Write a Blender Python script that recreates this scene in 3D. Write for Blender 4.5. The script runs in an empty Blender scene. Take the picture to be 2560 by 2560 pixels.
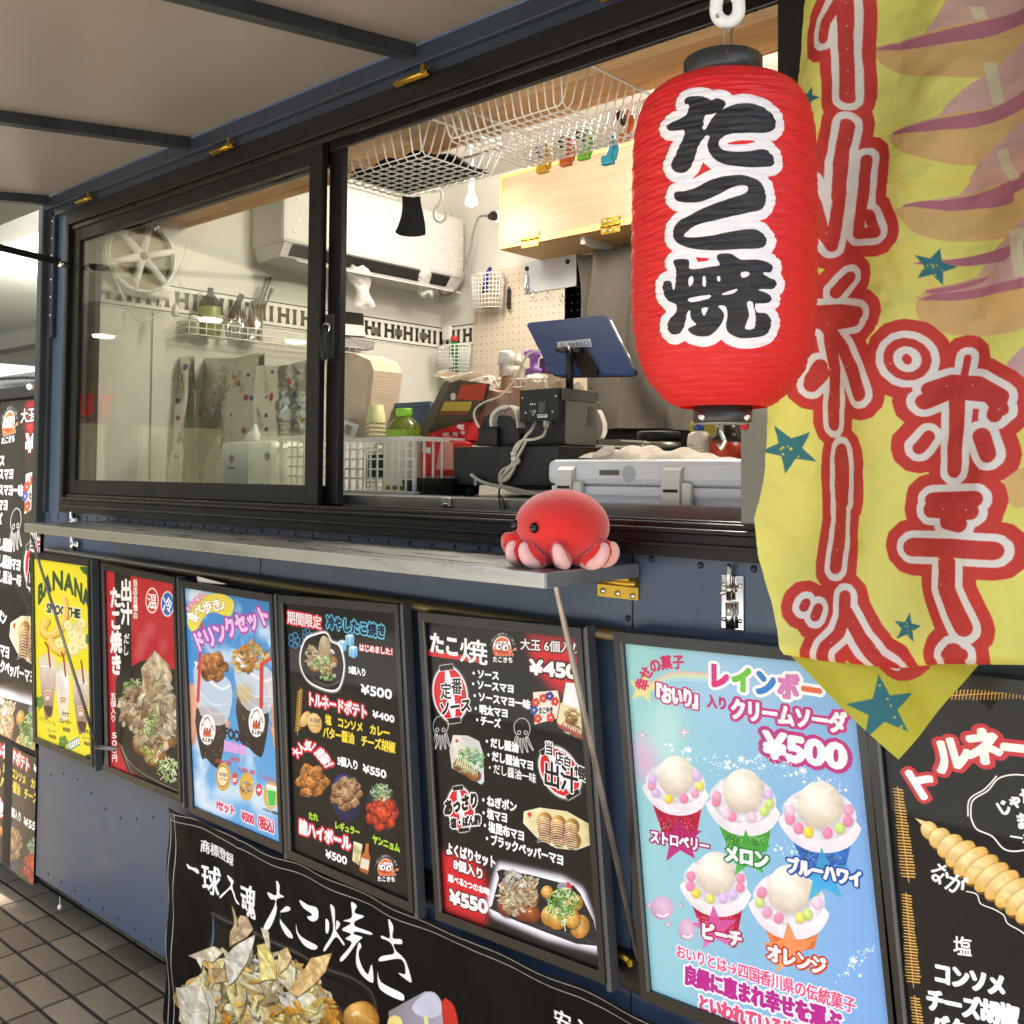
import bpy, bmesh, math, random
import numpy as np
from mathutils import Vector, Matrix
SC = bpy.context.scene
COL = SC.collection
rnd = random.Random(7)
NR = np.random.RandomState(11)

# ---------------------------------------------------------------- camera
CAM_Y, CAM_H = -1.53, 1.60
FPX, CX, CY = 2505.07, 1280.0, 1091.0          # focal length and principal point, in pixels of the 2560 px photograph
def _basis():
    a = np.array([-1500-CX, -(1159-CY), -FPX]); b = np.array([3540-CX, -(1200-CY), -FPX])
    Y = b/np.linalg.norm(b); X = -a/np.linalg.norm(a); X = X-(X@Y)*Y; X /= np.linalg.norm(X)
    return np.array([X, Y, np.cross(X, Y)])
RB = _basis()
cam_d = bpy.data.cameras.new('camera'); cam = bpy.data.objects.new('camera', cam_d); COL.objects.link(cam)
cam_d.sensor_width = 36; cam_d.lens = FPX/2560*36
cam_d.shift_x = 0.0; cam_d.shift_y = (CY-1280)/2560
cam_d.clip_start = 0.02; cam_d.clip_end = 400
cam.matrix_world = Matrix([[*RB[0], 0], [*RB[1], CAM_Y], [*RB[2], CAM_H], [0, 0, 0, 1]])
SC.camera = cam

# ---------------------------------------------------------------- world, sun, exposure
SUN_EL, SUN_ROT = math.radians(74), math.radians(155)
w = bpy.data.worlds.new('World'); SC.world = w; w.use_nodes = True
nt = w.node_tree; bgn = nt.nodes['Background']
sky = nt.nodes.new('ShaderNodeTexSky'); sky.sky_type = 'NISHITA'; sky.sun_disc = False
sky.sun_elevation = SUN_EL; sky.sun_rotation = SUN_ROT; sky.dust_density = 3.0; sky.air_density = 1.0; sky.ozone_density = 0.6
nt.links.new(sky.outputs[0], bgn.inputs[0]); bgn.inputs[1].default_value = 0.15
sl = bpy.data.lights.new('sun', 'SUN'); sl.energy = 4.0; sl.angle = math.radians(4); sl.color = (1, .97, .93)
so = bpy.data.objects.new('sun', sl); COL.objects.link(so)
_az = SUN_ROT
sdir = Vector((math.sin(_az)*math.cos(SUN_EL), math.cos(_az)*math.cos(SUN_EL), math.sin(SUN_EL)))
so.rotation_euler = sdir.to_track_quat('Z', 'Y').to_euler(); so.location = (2, -6, 8)
SC.view_settings.view_transform = 'Standard'; SC.view_settings.look = 'None'
SC.view_settings.exposure = 1.86; SC.view_settings.gamma = 1; SC.view_settings.use_curve_mapping = False
SC.render.engine = 'CYCLES'
SC.cycles.max_bounces = 8; SC.cycles.diffuse_bounces = 4; SC.cycles.glossy_bounces = 4
SC.cycles.transparent_max_bounces = 12; SC.cycles.use_denoising = True; SC.cycles.sample_clamp_indirect = 6
SC.cycles.caustics_reflective = False; SC.cycles.caustics_refractive = False

# ---------------------------------------------------------------- measuring: a photo pixel meets a plane of the place
def ray(u, v):
    return RB @ np.array([(u-CX)/FPX, -(v-CY)/FPX, -1.0])
def PY(u, v, y):
    r = ray(u, v); t = (y-CAM_Y)/r[1]; return Vector((r[0]*t, y, CAM_H+r[2]*t))
def PX(u, v, x):
    r = ray(u, v); t = x/r[0]; return Vector((x, CAM_Y+r[1]*t, CAM_H+r[2]*t))
def PZ(u, v, z):
    r = ray(u, v); t = (z-CAM_H)/r[2]; return Vector((r[0]*t, CAM_Y+r[1]*t, z))
def crop(x0, y0, k):
    return lambda x, y: (x0+x/k, y0+y/k)
c1 = crop(0, 0, 2.1467); c2 = crop(800, 0, 2.1467); c3 = crop(1560, 0, 1.932)
c4 = crop(0, 450, 2.146); c5 = crop(180, 500, 2.2735); c6 = crop(800, 600, 2.76); c7 = crop(1200, 600, 2.76); c8 = crop(1200, 1150, 2.76)
cA = crop(0, 950, 2.0333); cB = crop(240, 1400, 2.575); cC = crop(680, 1480, 2.4158); cD = crop(1040, 1500, 3.7154)
cE = crop(1040, 1960, 3.7154); cF = crop(1530, 1560, 1.9324); cG = crop(2100, 1560, 1.9326); cK = crop(1860, 500, 2.5757)
cL = crop(1860, 1150, 2.5757); cR = crop(1080, 860, 4.6); cS = crop(1480, 900, 4.025); cH = crop(0, 2160, 4.025)
cT = crop(1600, 0, 3.864); cN = crop(400, 1980, 2.76); cP = crop(1000, 2200, 2.76); cQ = crop(1560, 200, 2.7596); cJ = crop(0, 480, 1.932)

# ---------------------------------------------------------------- materials
def srgb(c):
    if isinstance(c, str):
        c = tuple(int(c[i:i+2], 16)/255 for i in (0, 2, 4))
    return tuple((x/12.92 if x <= .04045 else ((x+.055)/1.055)**2.4) for x in c[:3])
MATS = {}
def mat(name, col, rough=.5, metal=0., vary=.0, scale=8., bump=0., bscale=60., coat=0., spec=.5, trans=0., sheen=0., stretch=None, emis=0., sss=0.):
    if name in MATS: return MATS[name]
    m = bpy.data.materials.new(name); MATS[name] = m; m.use_nodes = True
    n = m.node_tree.nodes; L = m.node_tree.links; b = n['Principled BSDF']
    c = (*srgb(col), 1)
    b.inputs['Base Color'].default_value = c; b.inputs['Roughness'].default_value = rough; b.inputs['Metallic'].default_value = metal
    b.inputs['Coat Weight'].default_value = coat; b.inputs['Coat Roughness'].default_value = .06
    b.inputs['Specular IOR Level'].default_value = spec; b.inputs['Transmission Weight'].default_value = trans
    if sheen: b.inputs['Sheen Weight'].default_value = sheen; b.inputs['Sheen Roughness'].default_value = .5
    if emis: b.inputs['Emission Color'].default_value = c; b.inputs['Emission Strength'].default_value = emis
    if vary or bump:
        tc = n.new('ShaderNodeTexCoord'); src = tc.outputs['Object']
        if stretch:
            mp = n.new('ShaderNodeMapping'); mp.inputs['Scale'].default_value = stretch; L.new(src, mp.inputs[0]); src = mp.outputs[0]
    if vary:
        t = n.new('ShaderNodeTexNoise'); t.inputs['Scale'].default_value = scale; t.inputs['Detail'].default_value = 6; L.new(src, t.inputs['Vector'])
        r = n.new('ShaderNodeMapRange'); r.inputs[1].default_value = .3; r.inputs[2].default_value = .7; r.inputs[3].default_value = 1-vary; r.inputs[4].default_value = 1+vary
        L.new(t.outputs[0], r.inputs[0])
        mx = n.new('ShaderNodeVectorMath'); mx.operation = 'SCALE'; mx.inputs[0].default_value = c[:3]; L.new(r.outputs[0], mx.inputs['Scale']); L.new(mx.outputs[0], b.inputs['Base Color'])
        r2 = n.new('ShaderNodeMapRange'); r2.inputs[1].default_value = .3; r2.inputs[2].default_value = .7; r2.inputs[3].default_value = max(0.02, rough*.8); r2.inputs[4].default_value = min(1, rough*1.25)
        L.new(t.outputs[0], r2.inputs[0]); L.new(r2.outputs[0], b.inputs['Roughness'])
    if bump:
        t2 = n.new('ShaderNodeTexNoise'); t2.inputs['Scale'].default_value = bscale; t2.inputs['Detail'].default_value = 4; L.new(src, t2.inputs['Vector'])
        bp = n.new('ShaderNodeBump'); bp.inputs['Strength'].default_value = bump; bp.inputs['Distance'].default_value = .01; L.new(t2.outputs[0], bp.inputs['Height']); L.new(bp.outputs[0], b.inputs['Normal'])
    return m
def wear(m, col, scale, lo, hi, amt=.5, stretch=(1, 1, 1)):
    """scuffs and stains: a second, patchy colour"""
    n = m.node_tree.nodes; L = m.node_tree.links; b = n['Principled BSDF']; tc = n.new('ShaderNodeTexCoord'); mp = n.new('ShaderNodeMapping'); mp.inputs['Scale'].default_value = stretch; L.new(tc.outputs['Object'], mp.inputs[0])
    t = n.new('ShaderNodeTexNoise'); t.inputs['Scale'].default_value = scale; t.inputs['Detail'].default_value = 9; t.inputs['Roughness'].default_value = .7; L.new(mp.outputs[0], t.inputs['Vector'])
    r = n.new('ShaderNodeMapRange'); r.inputs[1].default_value = lo; r.inputs[2].default_value = hi; r.inputs[4].default_value = amt; L.new(t.outputs[0], r.inputs[0])
    mx = n.new('ShaderNodeMixRGB'); L.new(r.outputs[0], mx.inputs[0]); mx.inputs[2].default_value = (*srgb(col), 1); s = b.inputs['Base Color']
    if s.is_linked: L.new(s.links[0].from_socket, mx.inputs[1])
    else: mx.inputs[1].default_value = s.default_value
    L.new(mx.outputs[0], s)
def glassmat(name, tint=(1, 1, 1), refl=1.0, rough=0.0):
    """thin pane: see-through with a real mirror-like film reflection"""
    if name in MATS: return MATS[name]
    m = bpy.data.materials.new(name); MATS[name] = m; m.use_nodes = True
    n = m.node_tree.nodes; L = m.node_tree.links; n.remove(n['Principled BSDF']); out = n['Material Output']
    fr = n.new('ShaderNodeLayerWeight'); fr.inputs[0].default_value = .5
    pw = n.new('ShaderNodeMath'); pw.operation = 'POWER'; pw.inputs[1].default_value = 5; L.new(fr.outputs['Facing'], pw.inputs[0])
    ml = n.new('ShaderNodeMath'); ml.operation = 'MULTIPLY_ADD'; ml.inputs[1].default_value = .45; ml.inputs[2].default_value = .04*refl; ml.use_clamp = True; L.new(pw.outputs[0], ml.inputs[0])
    g = n.new('ShaderNodeBsdfGlossy'); g.inputs['Roughness'].default_value = rough
    t = n.new('ShaderNodeBsdfTransparent'); t.inputs[0].default_value = (*tint, 1)
    mx = n.new('ShaderNodeMixShader'); L.new(ml.outputs[0], mx.inputs[0]); L.new(t.outputs[0], mx.inputs[1]); L.new(g.outputs[0], mx.inputs[2]); L.new(mx.outputs[0], out.inputs[0])
    return m
def filmmat(name, col, alpha=.4, rough=.15, bump=.6, bscale=25):
    """thin crinkled translucent plastic"""
    if name in MATS: return MATS[name]
    m = mat(name, col, rough, bump=bump, bscale=bscale); m.node_tree.nodes['Principled BSDF'].inputs['Alpha'].default_value = alpha
    return m
def imgmat(name, img, rough=.45, coat=0., bump=0., bscale=40., translucent=0., emis=0., spec=.5, bdist=.01):
    m = bpy.data.materials.new(name); m.use_nodes = True
    n = m.node_tree.nodes; L = m.node_tree.links; b = n['Principled BSDF']
    t = n.new('ShaderNodeTexImage'); t.image = img; t.extension = 'EXTEND'; t.interpolation = 'Cubic'
    uv = n.new('ShaderNodeUVMap'); uv.uv_map = 'UVMap'; L.new(uv.outputs[0], t.inputs[0])
    L.new(t.outputs[0], b.inputs['Base Color']); b.inputs['Roughness'].default_value = rough; b.inputs['Specular IOR Level'].default_value = spec
    b.inputs['Coat Weight'].default_value = coat; b.inputs['Coat Roughness'].default_value = .04
    if emis:
        L.new(t.outputs[0], b.inputs['Emission Color']); b.inputs['Emission Strength'].default_value = emis
    if bump:
        tc = n.new('ShaderNodeTexCoord'); t2 = n.new('ShaderNodeTexNoise'); t2.inputs['Scale'].default_value = bscale; t2.inputs['Detail'].default_value = 5; L.new(tc.outputs['Object'], t2.inputs['Vector'])
        bp = n.new('ShaderNodeBump'); bp.inputs['Strength'].default_value = bump; bp.inputs['Distance'].default_value = bdist; L.new(t2.outputs[0], bp.inputs['Height']); L.new(bp.outputs[0], b.inputs['Normal'])
    if translucent:
        tr = n.new('ShaderNodeBsdfTranslucent'); L.new(t.outputs[0], tr.inputs[0]); mx = n.new('ShaderNodeMixShader'); mx.inputs[0].default_value = translucent
        L.new(b.outputs[0], mx.inputs[1]); L.new(tr.outputs[0], mx.inputs[2]); L.new(mx.outputs[0], n['Material Output'].inputs[0])
    return m

# ---------------------------------------------------------------- objects
def tag(o, label=None, cat=None, group=None, kind=None):
    if label: o['label'] = label
    if cat: o['category'] = cat
    if group: o['group'] = group
    if kind: o['kind'] = kind
    return o
def thing(name, label, cat, loc=(0, 0, 0), group=None):
    o = bpy.data.objects.new(name, None); COL.objects.link(o); o.location = loc; o.empty_display_size = .05
    return tag(o, label, cat, group)
def wloc(o):
    v = Vector((0, 0, 0))
    while o: v += o.location; o = o.parent
    return v
class MB:
    def __init__(s): s.v = []; s.f = []; s.mi = []; s.sm = []; s.uv = {}
    def face(s, idx, mi=0, sm=False): s.f.append(tuple(idx)); s.mi.append(mi); s.sm.append(sm)
    def add(s, vs, fs, mi=0, sm=False):
        o = len(s.v); s.v += [tuple(p) for p in vs]
        for f in fs: s.face([o+i for i in f], mi, sm)
        return o
    def box(s, a, b, mi=0, rot=None, piv=None, bev=0):
        a = Vector(a); b = Vector(b); lo = [min(a[i], b[i]) for i in range(3)]; hi = [max(a[i], b[i]) for i in range(3)]
        if bev:
            bm = bmesh.new(); bmesh.ops.create_cube(bm, size=1)
            for q in bm.verts: q.co = Vector([(lo[i]+hi[i])/2+q.co[i]*(hi[i]-lo[i]) for i in range(3)])
            bev = min(bev, .45*min(hi[i]-lo[i] for i in range(3)))
            bmesh.ops.bevel(bm, geom=bm.edges[:], offset=bev, segments=2, affect='EDGES', profile=.5)
            bm.verts.index_update(); vs = [q.co.copy() for q in bm.verts]; fs = [[q.index for q in f.verts] for f in bm.faces]; bm.free()
        else:
            vs = [Vector((x, y, z)) for x in (lo[0], hi[0]) for y in (lo[1], hi[1]) for z in (lo[2], hi[2])]
            fs = [(0, 1, 3, 2), (4, 6, 7, 5), (0, 4, 5, 1), (2, 3, 7, 6), (0, 2, 6, 4), (1, 5, 7, 3)]
        if rot is not None:
            pv = Vector(piv) if piv is not None else (a+b)/2
            vs = [pv+rot @ (Vector(p)-pv) for p in vs]
        s.add(vs, fs, mi); return s
    def prism(s, poly, ext, mi=0, sm=False):
        """closed polygon of 3-D points pushed along ext"""
        n = len(poly); e = Vector(ext); p = [Vector(q) for q in poly]
        o = s.add(p+[q+e for q in p], [], mi); s.face(list(range(o+n-1, o-1, -1)), mi); s.face(list(range(o+n, o+2*n)), mi)
        for i in range(n): j = (i+1) % n; s.face([o+i, o+j, o+n+j, o+n+i], mi, sm)
        return s
    def tube(s, path, r, n=8, mi=0, closed=False, cap=True):
        P = [Vector(p) for p in path]; m = len(P); R = r if hasattr(r, '__len__') else [r]*m
        T = []
        for i in range(m):
            a = P[(i-1) % m] if (closed or i > 0) else P[i]; b = P[(i+1) % m] if (closed or i < m-1) else P[i]
            t = (b-a); T.append(t.normalized() if t.length > 1e-9 else Vector((0, 0, 1)))
        u = T[0].orthogonal().normalized(); vs = []
        for i in range(m):
            u = (u-T[i]*u.dot(T[i])); u = u.normalized() if u.length > 1e-6 else T[i].orthogonal().normalized()
            w_ = T[i].cross(u)
            for k in range(n): a = 2*math.pi*k/n; vs.append(P[i]+(u*math.cos(a)+w_*math.sin(a))*R[i])
        fs = []
        for i in range(m if closed else m-1):
            j = (i+1) % m
            for k in range(n): l = (k+1) % n; fs.append((i*n+k, i*n+l, j*n+l, j*n+k))
        o = s.add(vs, fs, mi, True)
        if cap and not closed: s.face([o+k for k in range(n-1, -1, -1)], mi); s.face([o+(m-1)*n+k for k in range(n)], mi)
        return s
    def lathe(s, prof, c, n=24, mi=0, axis='Z', sm=True, sq=None, cap=True):
        c = Vector(c); vs = []
        for r, h in prof:
            for k in range(n):
                a = 2*math.pi*k/n; x, y = math.cos(a), math.sin(a)
                if sq:
                    q = (abs(x)**sq+abs(y)**sq)**(-1/sq); x *= q; y *= q
                p = (r*x, r*y, h)
                if axis == 'Y': p = (p[0], p[2], p[1])
                if axis == 'X': p = (p[2], p[0], p[1])
                vs.append(c+Vector(p))
        m = len(prof); fs = [(i*n+k, i*n+(k+1) % n, (i+1)*n+(k+1) % n, (i+1)*n+k) for i in range(m-1) for k in range(n)]
        o = s.add(vs, fs, mi, sm)
        if cap:
            if prof[0][0] > 1e-5: s.face([o+k for k in range(n-1, -1, -1)], mi)
            if prof[-1][0] > 1e-5: s.face([o+(m-1)*n+k for k in range(n)], mi)
        return s
    def ellipsoid(s, c, r, n=20, m=12, mi=0, rot=None):
        c = Vector(c); vs = []
        for i in range(m+1):
            t = math.pi*i/m
            for k in range(n):
                a = 2*math.pi*k/n; p = Vector((r[0]*math.sin(t)*math.cos(a), r[1]*math.sin(t)*math.sin(a), r[2]*math.cos(t)))
                vs.append(c+(rot @ p if rot is not None else p))
        s.add(vs, [(i*n+k, (i+1)*n+k, (i+1)*n+(k+1) % n, i*n+(k+1) % n) for i in range(m) for k in range(n)], mi, True); return s
    def grid(s, fn, nu, nv, mi=0, sm=True, uvfn=None):
        vs = [fn(i/nu, j/nv) for j in range(nv+1) for i in range(nu+1)]
        o = s.add(vs, [(j*(nu+1)+i, j*(nu+1)+i+1, (j+1)*(nu+1)+i+1, (j+1)*(nu+1)+i) for j in range(nv) for i in range(nu)], mi, sm)
        if uvfn:
            for j in range(nv+1):
                for i in range(nu+1): s.uv[o+j*(nu+1)+i] = uvfn(i/nu, j/nv)
        return s
    def build(s, name, m, parent=None, label=None, cat=None, kind=None, group=None, mods=None):
        me = bpy.data.meshes.new(name); off = wloc(parent) if parent else Vector((0, 0, 0))
        me.from_pydata([tuple(Vector(p)-off) for p in s.v], [], s.f)
        ms = m if isinstance(m, (list, tuple)) else [m]
        for q in ms: me.materials.append(q)
        me.polygons.foreach_set('material_index', s.mi); me.polygons.foreach_set('use_smooth', s.sm)
        if s.uv:
            ul = me.uv_layers.new(name='UVMap')
            for lp in me.loops: ul.data[lp.index].uv = s.uv.get(lp.vertex_index, (0, 0))
        bm = bmesh.new(); bm.from_mesh(me); bmesh.ops.recalc_face_normals(bm, faces=bm.faces[:]); bm.to_mesh(me); bm.free()
        me.update()
        o = bpy.data.objects.new(name, me); COL.objects.link(o)
        if parent: o.parent = parent
        tag(o, label, cat, group, kind)
        if mods: mods(o)
        return o
def pbox(c, p, q, y, dy, **k):
    """box whose front face is seen between two photo points, standing at depth y"""
    a = PY(*c(*p), y); b = PY(*c(*q), y)
    return (a.x, y, a.z), (b.x, y+dy, b.z)
def ppoly(c, pts, y): return [PY(*c(*p), y) for p in pts]
def spl(pts, n=8, closed=False):
    P = [np.array(p, float) for p in pts]; m = len(P); out = []
    for i in range(m if closed else m-1):
        if closed: a, b, c, d = P[(i-1) % m], P[i], P[(i+1) % m], P[(i+2) % m]
        else: a, b, c, d = P[max(i-1, 0)], P[i], P[i+1], P[min(i+2, m-1)]
        for k in range(n):
            t = k/n; out.append(.5*((2*b)+(c-a)*t+(2*a-5*b+4*c-d)*t*t+(3*b-a-3*c+d)*t**3))
    if not closed: out.append(P[-1])
    return out
def copy_tree(o, parent=None):
    c = o.copy(); COL.objects.link(c); c.parent = parent
    for ch in list(o.children): copy_tree(ch, c)
    return c

# ---------------------------------------------------------------- printing: vector artwork drawn here, laid out on the sheet it is printed on
_fc = bpy.data.curves.new('type', 'FONT'); _fo = bpy.data.objects.new('type', _fc); COL.objects.link(_fo); _fc.resolution_u = 3
_GL = {}
def glyph(ch):
    if ch in _GL: return _GL[ch]
    _fc.body = ch
    dg = bpy.context.evaluated_depsgraph_get(); me = bpy.data.meshes.new_from_object(_fo.evaluated_get(dg))
    n = len(me.vertices); v = np.zeros(n*3)
    if n: me.vertices.foreach_get('co', v)
    v = v.reshape(-1, 3)[:, :2]; tr = [list(p.vertices) for p in me.polygons]
    if ord(ch) > 0x2000 and ch not in '’': adv, x0 = .97, 0
    elif n: x0 = v[:, 0].min()-.035; adv = v[:, 0].max()-x0+.035
    else: x0, adv = 0, .3
    T = [np.stack([(v[t, 0]-x0), (v[t, 1]+.08)/.92], 1) for t in tr]
    bpy.data.meshes.remove(me); _GL[ch] = (adv, T); return _GL[ch]
def homog(src, dst):
    A = []; b = []
    for (x, y), (u, v) in zip(src, dst):
        A += [[x, y, 1, 0, 0, 0, -u*x, -u*y], [0, 0, 0, x, y, 1, -v*x, -v*y]]; b += [u, v]
    return np.append(np.linalg.solve(np.array(A, float), np.array(b, float)), 1).reshape(3, 3)
def _noise(n=512, o=6, seed=3):
    r = np.random.RandomState(seed); out = np.zeros((n, n)); amp = 1
    for k in range(o):
        g = 4*2**k; a = r.rand(g+1, g+1); x = np.linspace(0, g, n, endpoint=False); i = x.astype(int); f = x-i; f = f*f*(3-2*f)
        A = a[i][:, i]; B = a[i][:, i+1]; C_ = a[i+1][:, i]; D_ = a[i+1][:, i+1]; fx = f[None, :]; fy = f[:, None]
        out += amp*((A*(1-fx)+B*fx)*(1-fy)+(C_*(1-fx)+D_*fx)*fy); amp *= .55
    return (out-out.min())/(out.max()-out.min())
NZ = _noise()
def noise_at(y0, x0, h, w, s=1.0, seed=0):
    yy = ((np.arange(h)+y0)*s+seed*97).astype(int) % 512; xx = ((np.arange(w)+x0)*s+seed*53).astype(int) % 512
    return NZ[yy][:, xx]
def c_(h): return np.array([int(h[i:i+2], 16)/255 for i in (0, 2, 4)]) if isinstance(h, str) else np.array(h, float)
def star(cx, cy, r, k=.42, rot=0, n=5, sx=1.0):
    return [(cx+sx*(r if i % 2 == 0 else r*k)*math.sin(rot+math.pi*i/n), cy-(r if i % 2 == 0 else r*k)*math.cos(rot+math.pi*i/n)) for i in range(2*n)]
def blur1(a, r):
    if r < 1: return a
    for ax in (0, 1):
        p = np.pad(a, [(r+1, r) if i == ax else (0, 0) for i in (0, 1)]); cs = np.cumsum(p, axis=ax)
        n = a.shape[ax]; i = np.arange(n); a = (np.take(cs, i+2*r+1, ax)-np.take(cs, i, ax))/(2*r+1)
    return a
class Art:
    def __init__(s, W, H, bg, quad=None, c=None, back=None):
        s.W, s.H = W, H; s.a = np.ones((H, W, 3), np.float32)*c_(bg).astype(np.float32)
        s.Hm = homog(quad, [(0, 0), (W, 0), (W, H), (0, H)]) if quad else None
        s.c = c or (lambda x, y: (x, y)); s.fn = back
    def M(s, pts):
        q = np.array([s.c(*p) for p in pts], float)
        if s.fn is not None: return np.array([s.fn(*p) for p in q])
        if s.Hm is None: return q
        r = np.c_[q, np.ones(len(q))] @ s.Hm.T; return r[:, :2]/r[:, 2:]
    # --- coverage
    def raster(s, polys, SS=3, orient=True):
        E = []; lo = np.array([1e9, 1e9]); hi = -lo
        for p in polys:
            if len(p) < 3: continue
            if orient:
                x, y = p[:, 0], p[:, 1]
                if (x*np.roll(y, -1)-y*np.roll(x, -1)).sum() < 0: p = p[::-1]
            E.append(np.stack([p, np.roll(p, -1, 0)], 1)); lo = np.minimum(lo, p.min(0)); hi = np.maximum(hi, p.max(0))
        if not E: return None
        x0 = int(max(0, math.floor(lo[0]))); y0 = int(max(0, math.floor(lo[1]))); x1 = int(min(s.W, math.ceil(hi[0])+1)); y1 = int(min(s.H, math.ceil(hi[1])+1))
        if x1 <= x0 or y1 <= y0: return None
        w, h = x1-x0, y1-y0; e = np.concatenate(E); X0 = e[:, 0, 0]-x0; X1 = e[:, 1, 0]-x0; Y0 = (e[:, 0, 1]-y0)*SS; Y1 = (e[:, 1, 1]-y0)*SS
        sg = np.where(Y1 > Y0, 1.0, -1.0); ya = np.minimum(Y0, Y1); yb = np.maximum(Y0, Y1)
        r0 = np.clip(np.ceil(ya-.5), 0, h*SS).astype(int); r1 = np.clip(np.ceil(yb-.5), 0, h*SS).astype(int); cnt = r1-r0; ok = cnt > 0
        X0, X1, Y0, Y1, sg, r0, cnt = X0[ok], X1[ok], Y0[ok], Y1[ok], sg[ok], r0[ok], cnt[ok]
        if not len(cnt): return None
        idx = np.repeat(np.arange(len(cnt)), cnt); off = np.arange(cnt.sum())-np.repeat(np.cumsum(cnt)-cnt, cnt); rr = r0[idx]+off
        t = (rr+.5-Y0[idx])/(Y1[idx]-Y0[idx]); xx = np.clip(X0[idx]+t*(X1[idx]-X0[idx]), 0, w); i = np.minimum(xx.astype(int), w-1); f = xx-i
        D = np.bincount(rr*(w+1)+i, sg[idx]*(1-f), (h*SS)*(w+1))+np.bincount(rr*(w+1)+i+1, sg[idx]*f, (h*SS)*(w+1)+1)[:(h*SS)*(w+1)]
        cov = np.clip(np.abs(np.cumsum(D.reshape(h*SS, w+1), 1)[:, :w]), 0, 1).reshape(h, SS, w).mean(1)
        return (x0, y0, cov)
    def grow(s, m, r):
        if m is None: return None
        x0, y0, c = m
        if r <= 0: return m
        p = int(math.ceil(r))+2; c = np.pad(c, p)
        steps = [r] if r < 2.5 else [r*.5, r*.5] if r < 9 else [r*.4, r*.3, r*.3]
        for q in steps:
            o = c.copy(); nd = 12
            for k in range(nd):
                a = 2*math.pi*k/nd; dx = q*math.cos(a); dy = q*math.sin(a); ix, iy = int(round(dx)), int(round(dy))
                o = np.maximum(o, np.roll(np.roll(c, iy, 0), ix, 1))
            c = o
        x0 -= p; y0 -= p; h, w = c.shape; a = max(0, -x0); b = max(0, -y0); c = c[b:min(h, s.H-y0), a:min(w, s.W-x0)]
        return (x0+a, y0+b, c) if c.size else None
    def soft(s, m, r):
        if m is None: return None
        x0, y0, c = m; p = 2*r+2; c = np.pad(c, p); c = blur1(blur1(c, r), r); x0 -= p; y0 -= p; h, w = c.shape
        a = max(0, -x0); b = max(0, -y0); c = c[b:min(h, s.H-y0), a:min(w, s.W-x0)]
        return (x0+a, y0+b, c) if c.size else None
    def put(s, m, col, al=1.0):
        if m is None: return
        x0, y0, c = m; h, w = c.shape
        if callable(col): col = col(x0, y0, w, h)
        else: col = c_(col)
        t = s.a[y0:y0+h, x0:x0+w]; k = (c*al)[..., None]; t += k*(col-t)
    # --- shading helpers give a colour per pixel
    def lin(s, ca, cb, ang=90, nz=0., sc=2., seed=0):
        ca, cb = c_(ca), c_(cb)
        def f(x0, y0, w, h):
            X = np.linspace(0, 1, w)[None, :, None]; Y = np.linspace(0, 1, h)[:, None, None]; a = math.radians(ang)
            t = X*math.cos(a)+Y*math.sin(a); t = (t-t.min())/(t.max()-t.min()+1e-9); col = ca+(cb-ca)*t
            if nz: col = col*(1+nz*(noise_at(y0, x0, h, w, sc, seed)[..., None]-.5)*2)
            return np.clip(col, 0, 1)
        return f
    def rad(s, ca, cb, ox=-.3, oy=-.35, p=1.3, nz=0., sc=2., seed=0, cc=None):
        ca, cb = c_(ca), c_(cb)
        def f(x0, y0, w, h):
            X = np.linspace(-1, 1, w)[None, :, None]; Y = np.linspace(-1, 1, h)[:, None, None]
            t = np.clip(np.sqrt((X-ox)**2+(Y-oy)**2)/1.35, 0, 1)**p; col = ca+(cb-ca)*t
            if nz: col = col*(1+nz*(noise_at(y0, x0, h, w, sc, seed)[..., None]-.5)*2)
            return np.clip(col, 0, 1)
        return f
    def nzc(s, ca, cb, sc=1., seed=0, k=1.6):
        ca, cb = c_(ca), c_(cb)
        def f(x0, y0, w, h):
            t = np.clip((noise_at(y0, x0, h, w, sc, seed)[..., None]-.5)*k+.5, 0, 1); return ca+(cb-ca)*t
        return f
    # --- shapes, in the measuring coordinates
    def poly(s, pts, col, al=1., sm=0, out=(), soft=0, sh=None):
        if sm: pts = spl(pts, sm, True)
        m = s.raster([s.M(pts)])
        for r, oc in out: s.put(s.grow(m, r), oc, al)
        s.put(s.soft(m, soft) if soft else m, col, al); return m
    def ell(s, c, rx, ry, col, al=1., rot=0, out=(), soft=0, n=28):
        a = math.radians(rot); pts = [(c[0]+rx*math.cos(t)*math.cos(a)-ry*math.sin(t)*math.sin(a), c[1]+rx*math.cos(t)*math.sin(a)+ry*math.sin(t)*math.cos(a)) for t in np.linspace(0, 2*math.pi, n, endpoint=False)]
        return s.poly(pts, col, al, out=out, soft=soft)
    def smask(s, paths, closed=False):
        """paths: list of (points, width or (w0,w1)) round-ended strokes, in measuring units"""
        P = []
        for pts, wd in paths:
            pts = [np.array(p, float) for p in pts]; n = len(pts)
            W = np.linspace(wd[0], wd[1], n) if isinstance(wd, tuple) else np.full(n, wd)
            for i in range(n):
                P.append(s.M([(pts[i][0]+W[i]/2*math.cos(t), pts[i][1]+W[i]/2*math.sin(t)) for t in np.linspace(0, 2*math.pi, 12, endpoint=False)]))
                if i < n-1:
                    d = pts[i+1]-pts[i]; L = np.hypot(*d)
                    if L < 1e-6: continue
                    nn = np.array([-d[1], d[0]])/L
                    P.append(s.M([pts[i]+nn*W[i]/2, pts[i+1]+nn*W[i+1]/2, pts[i+1]-nn*W[i+1]/2, pts[i]-nn*W[i]/2]))
        return s.raster(P)
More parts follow.
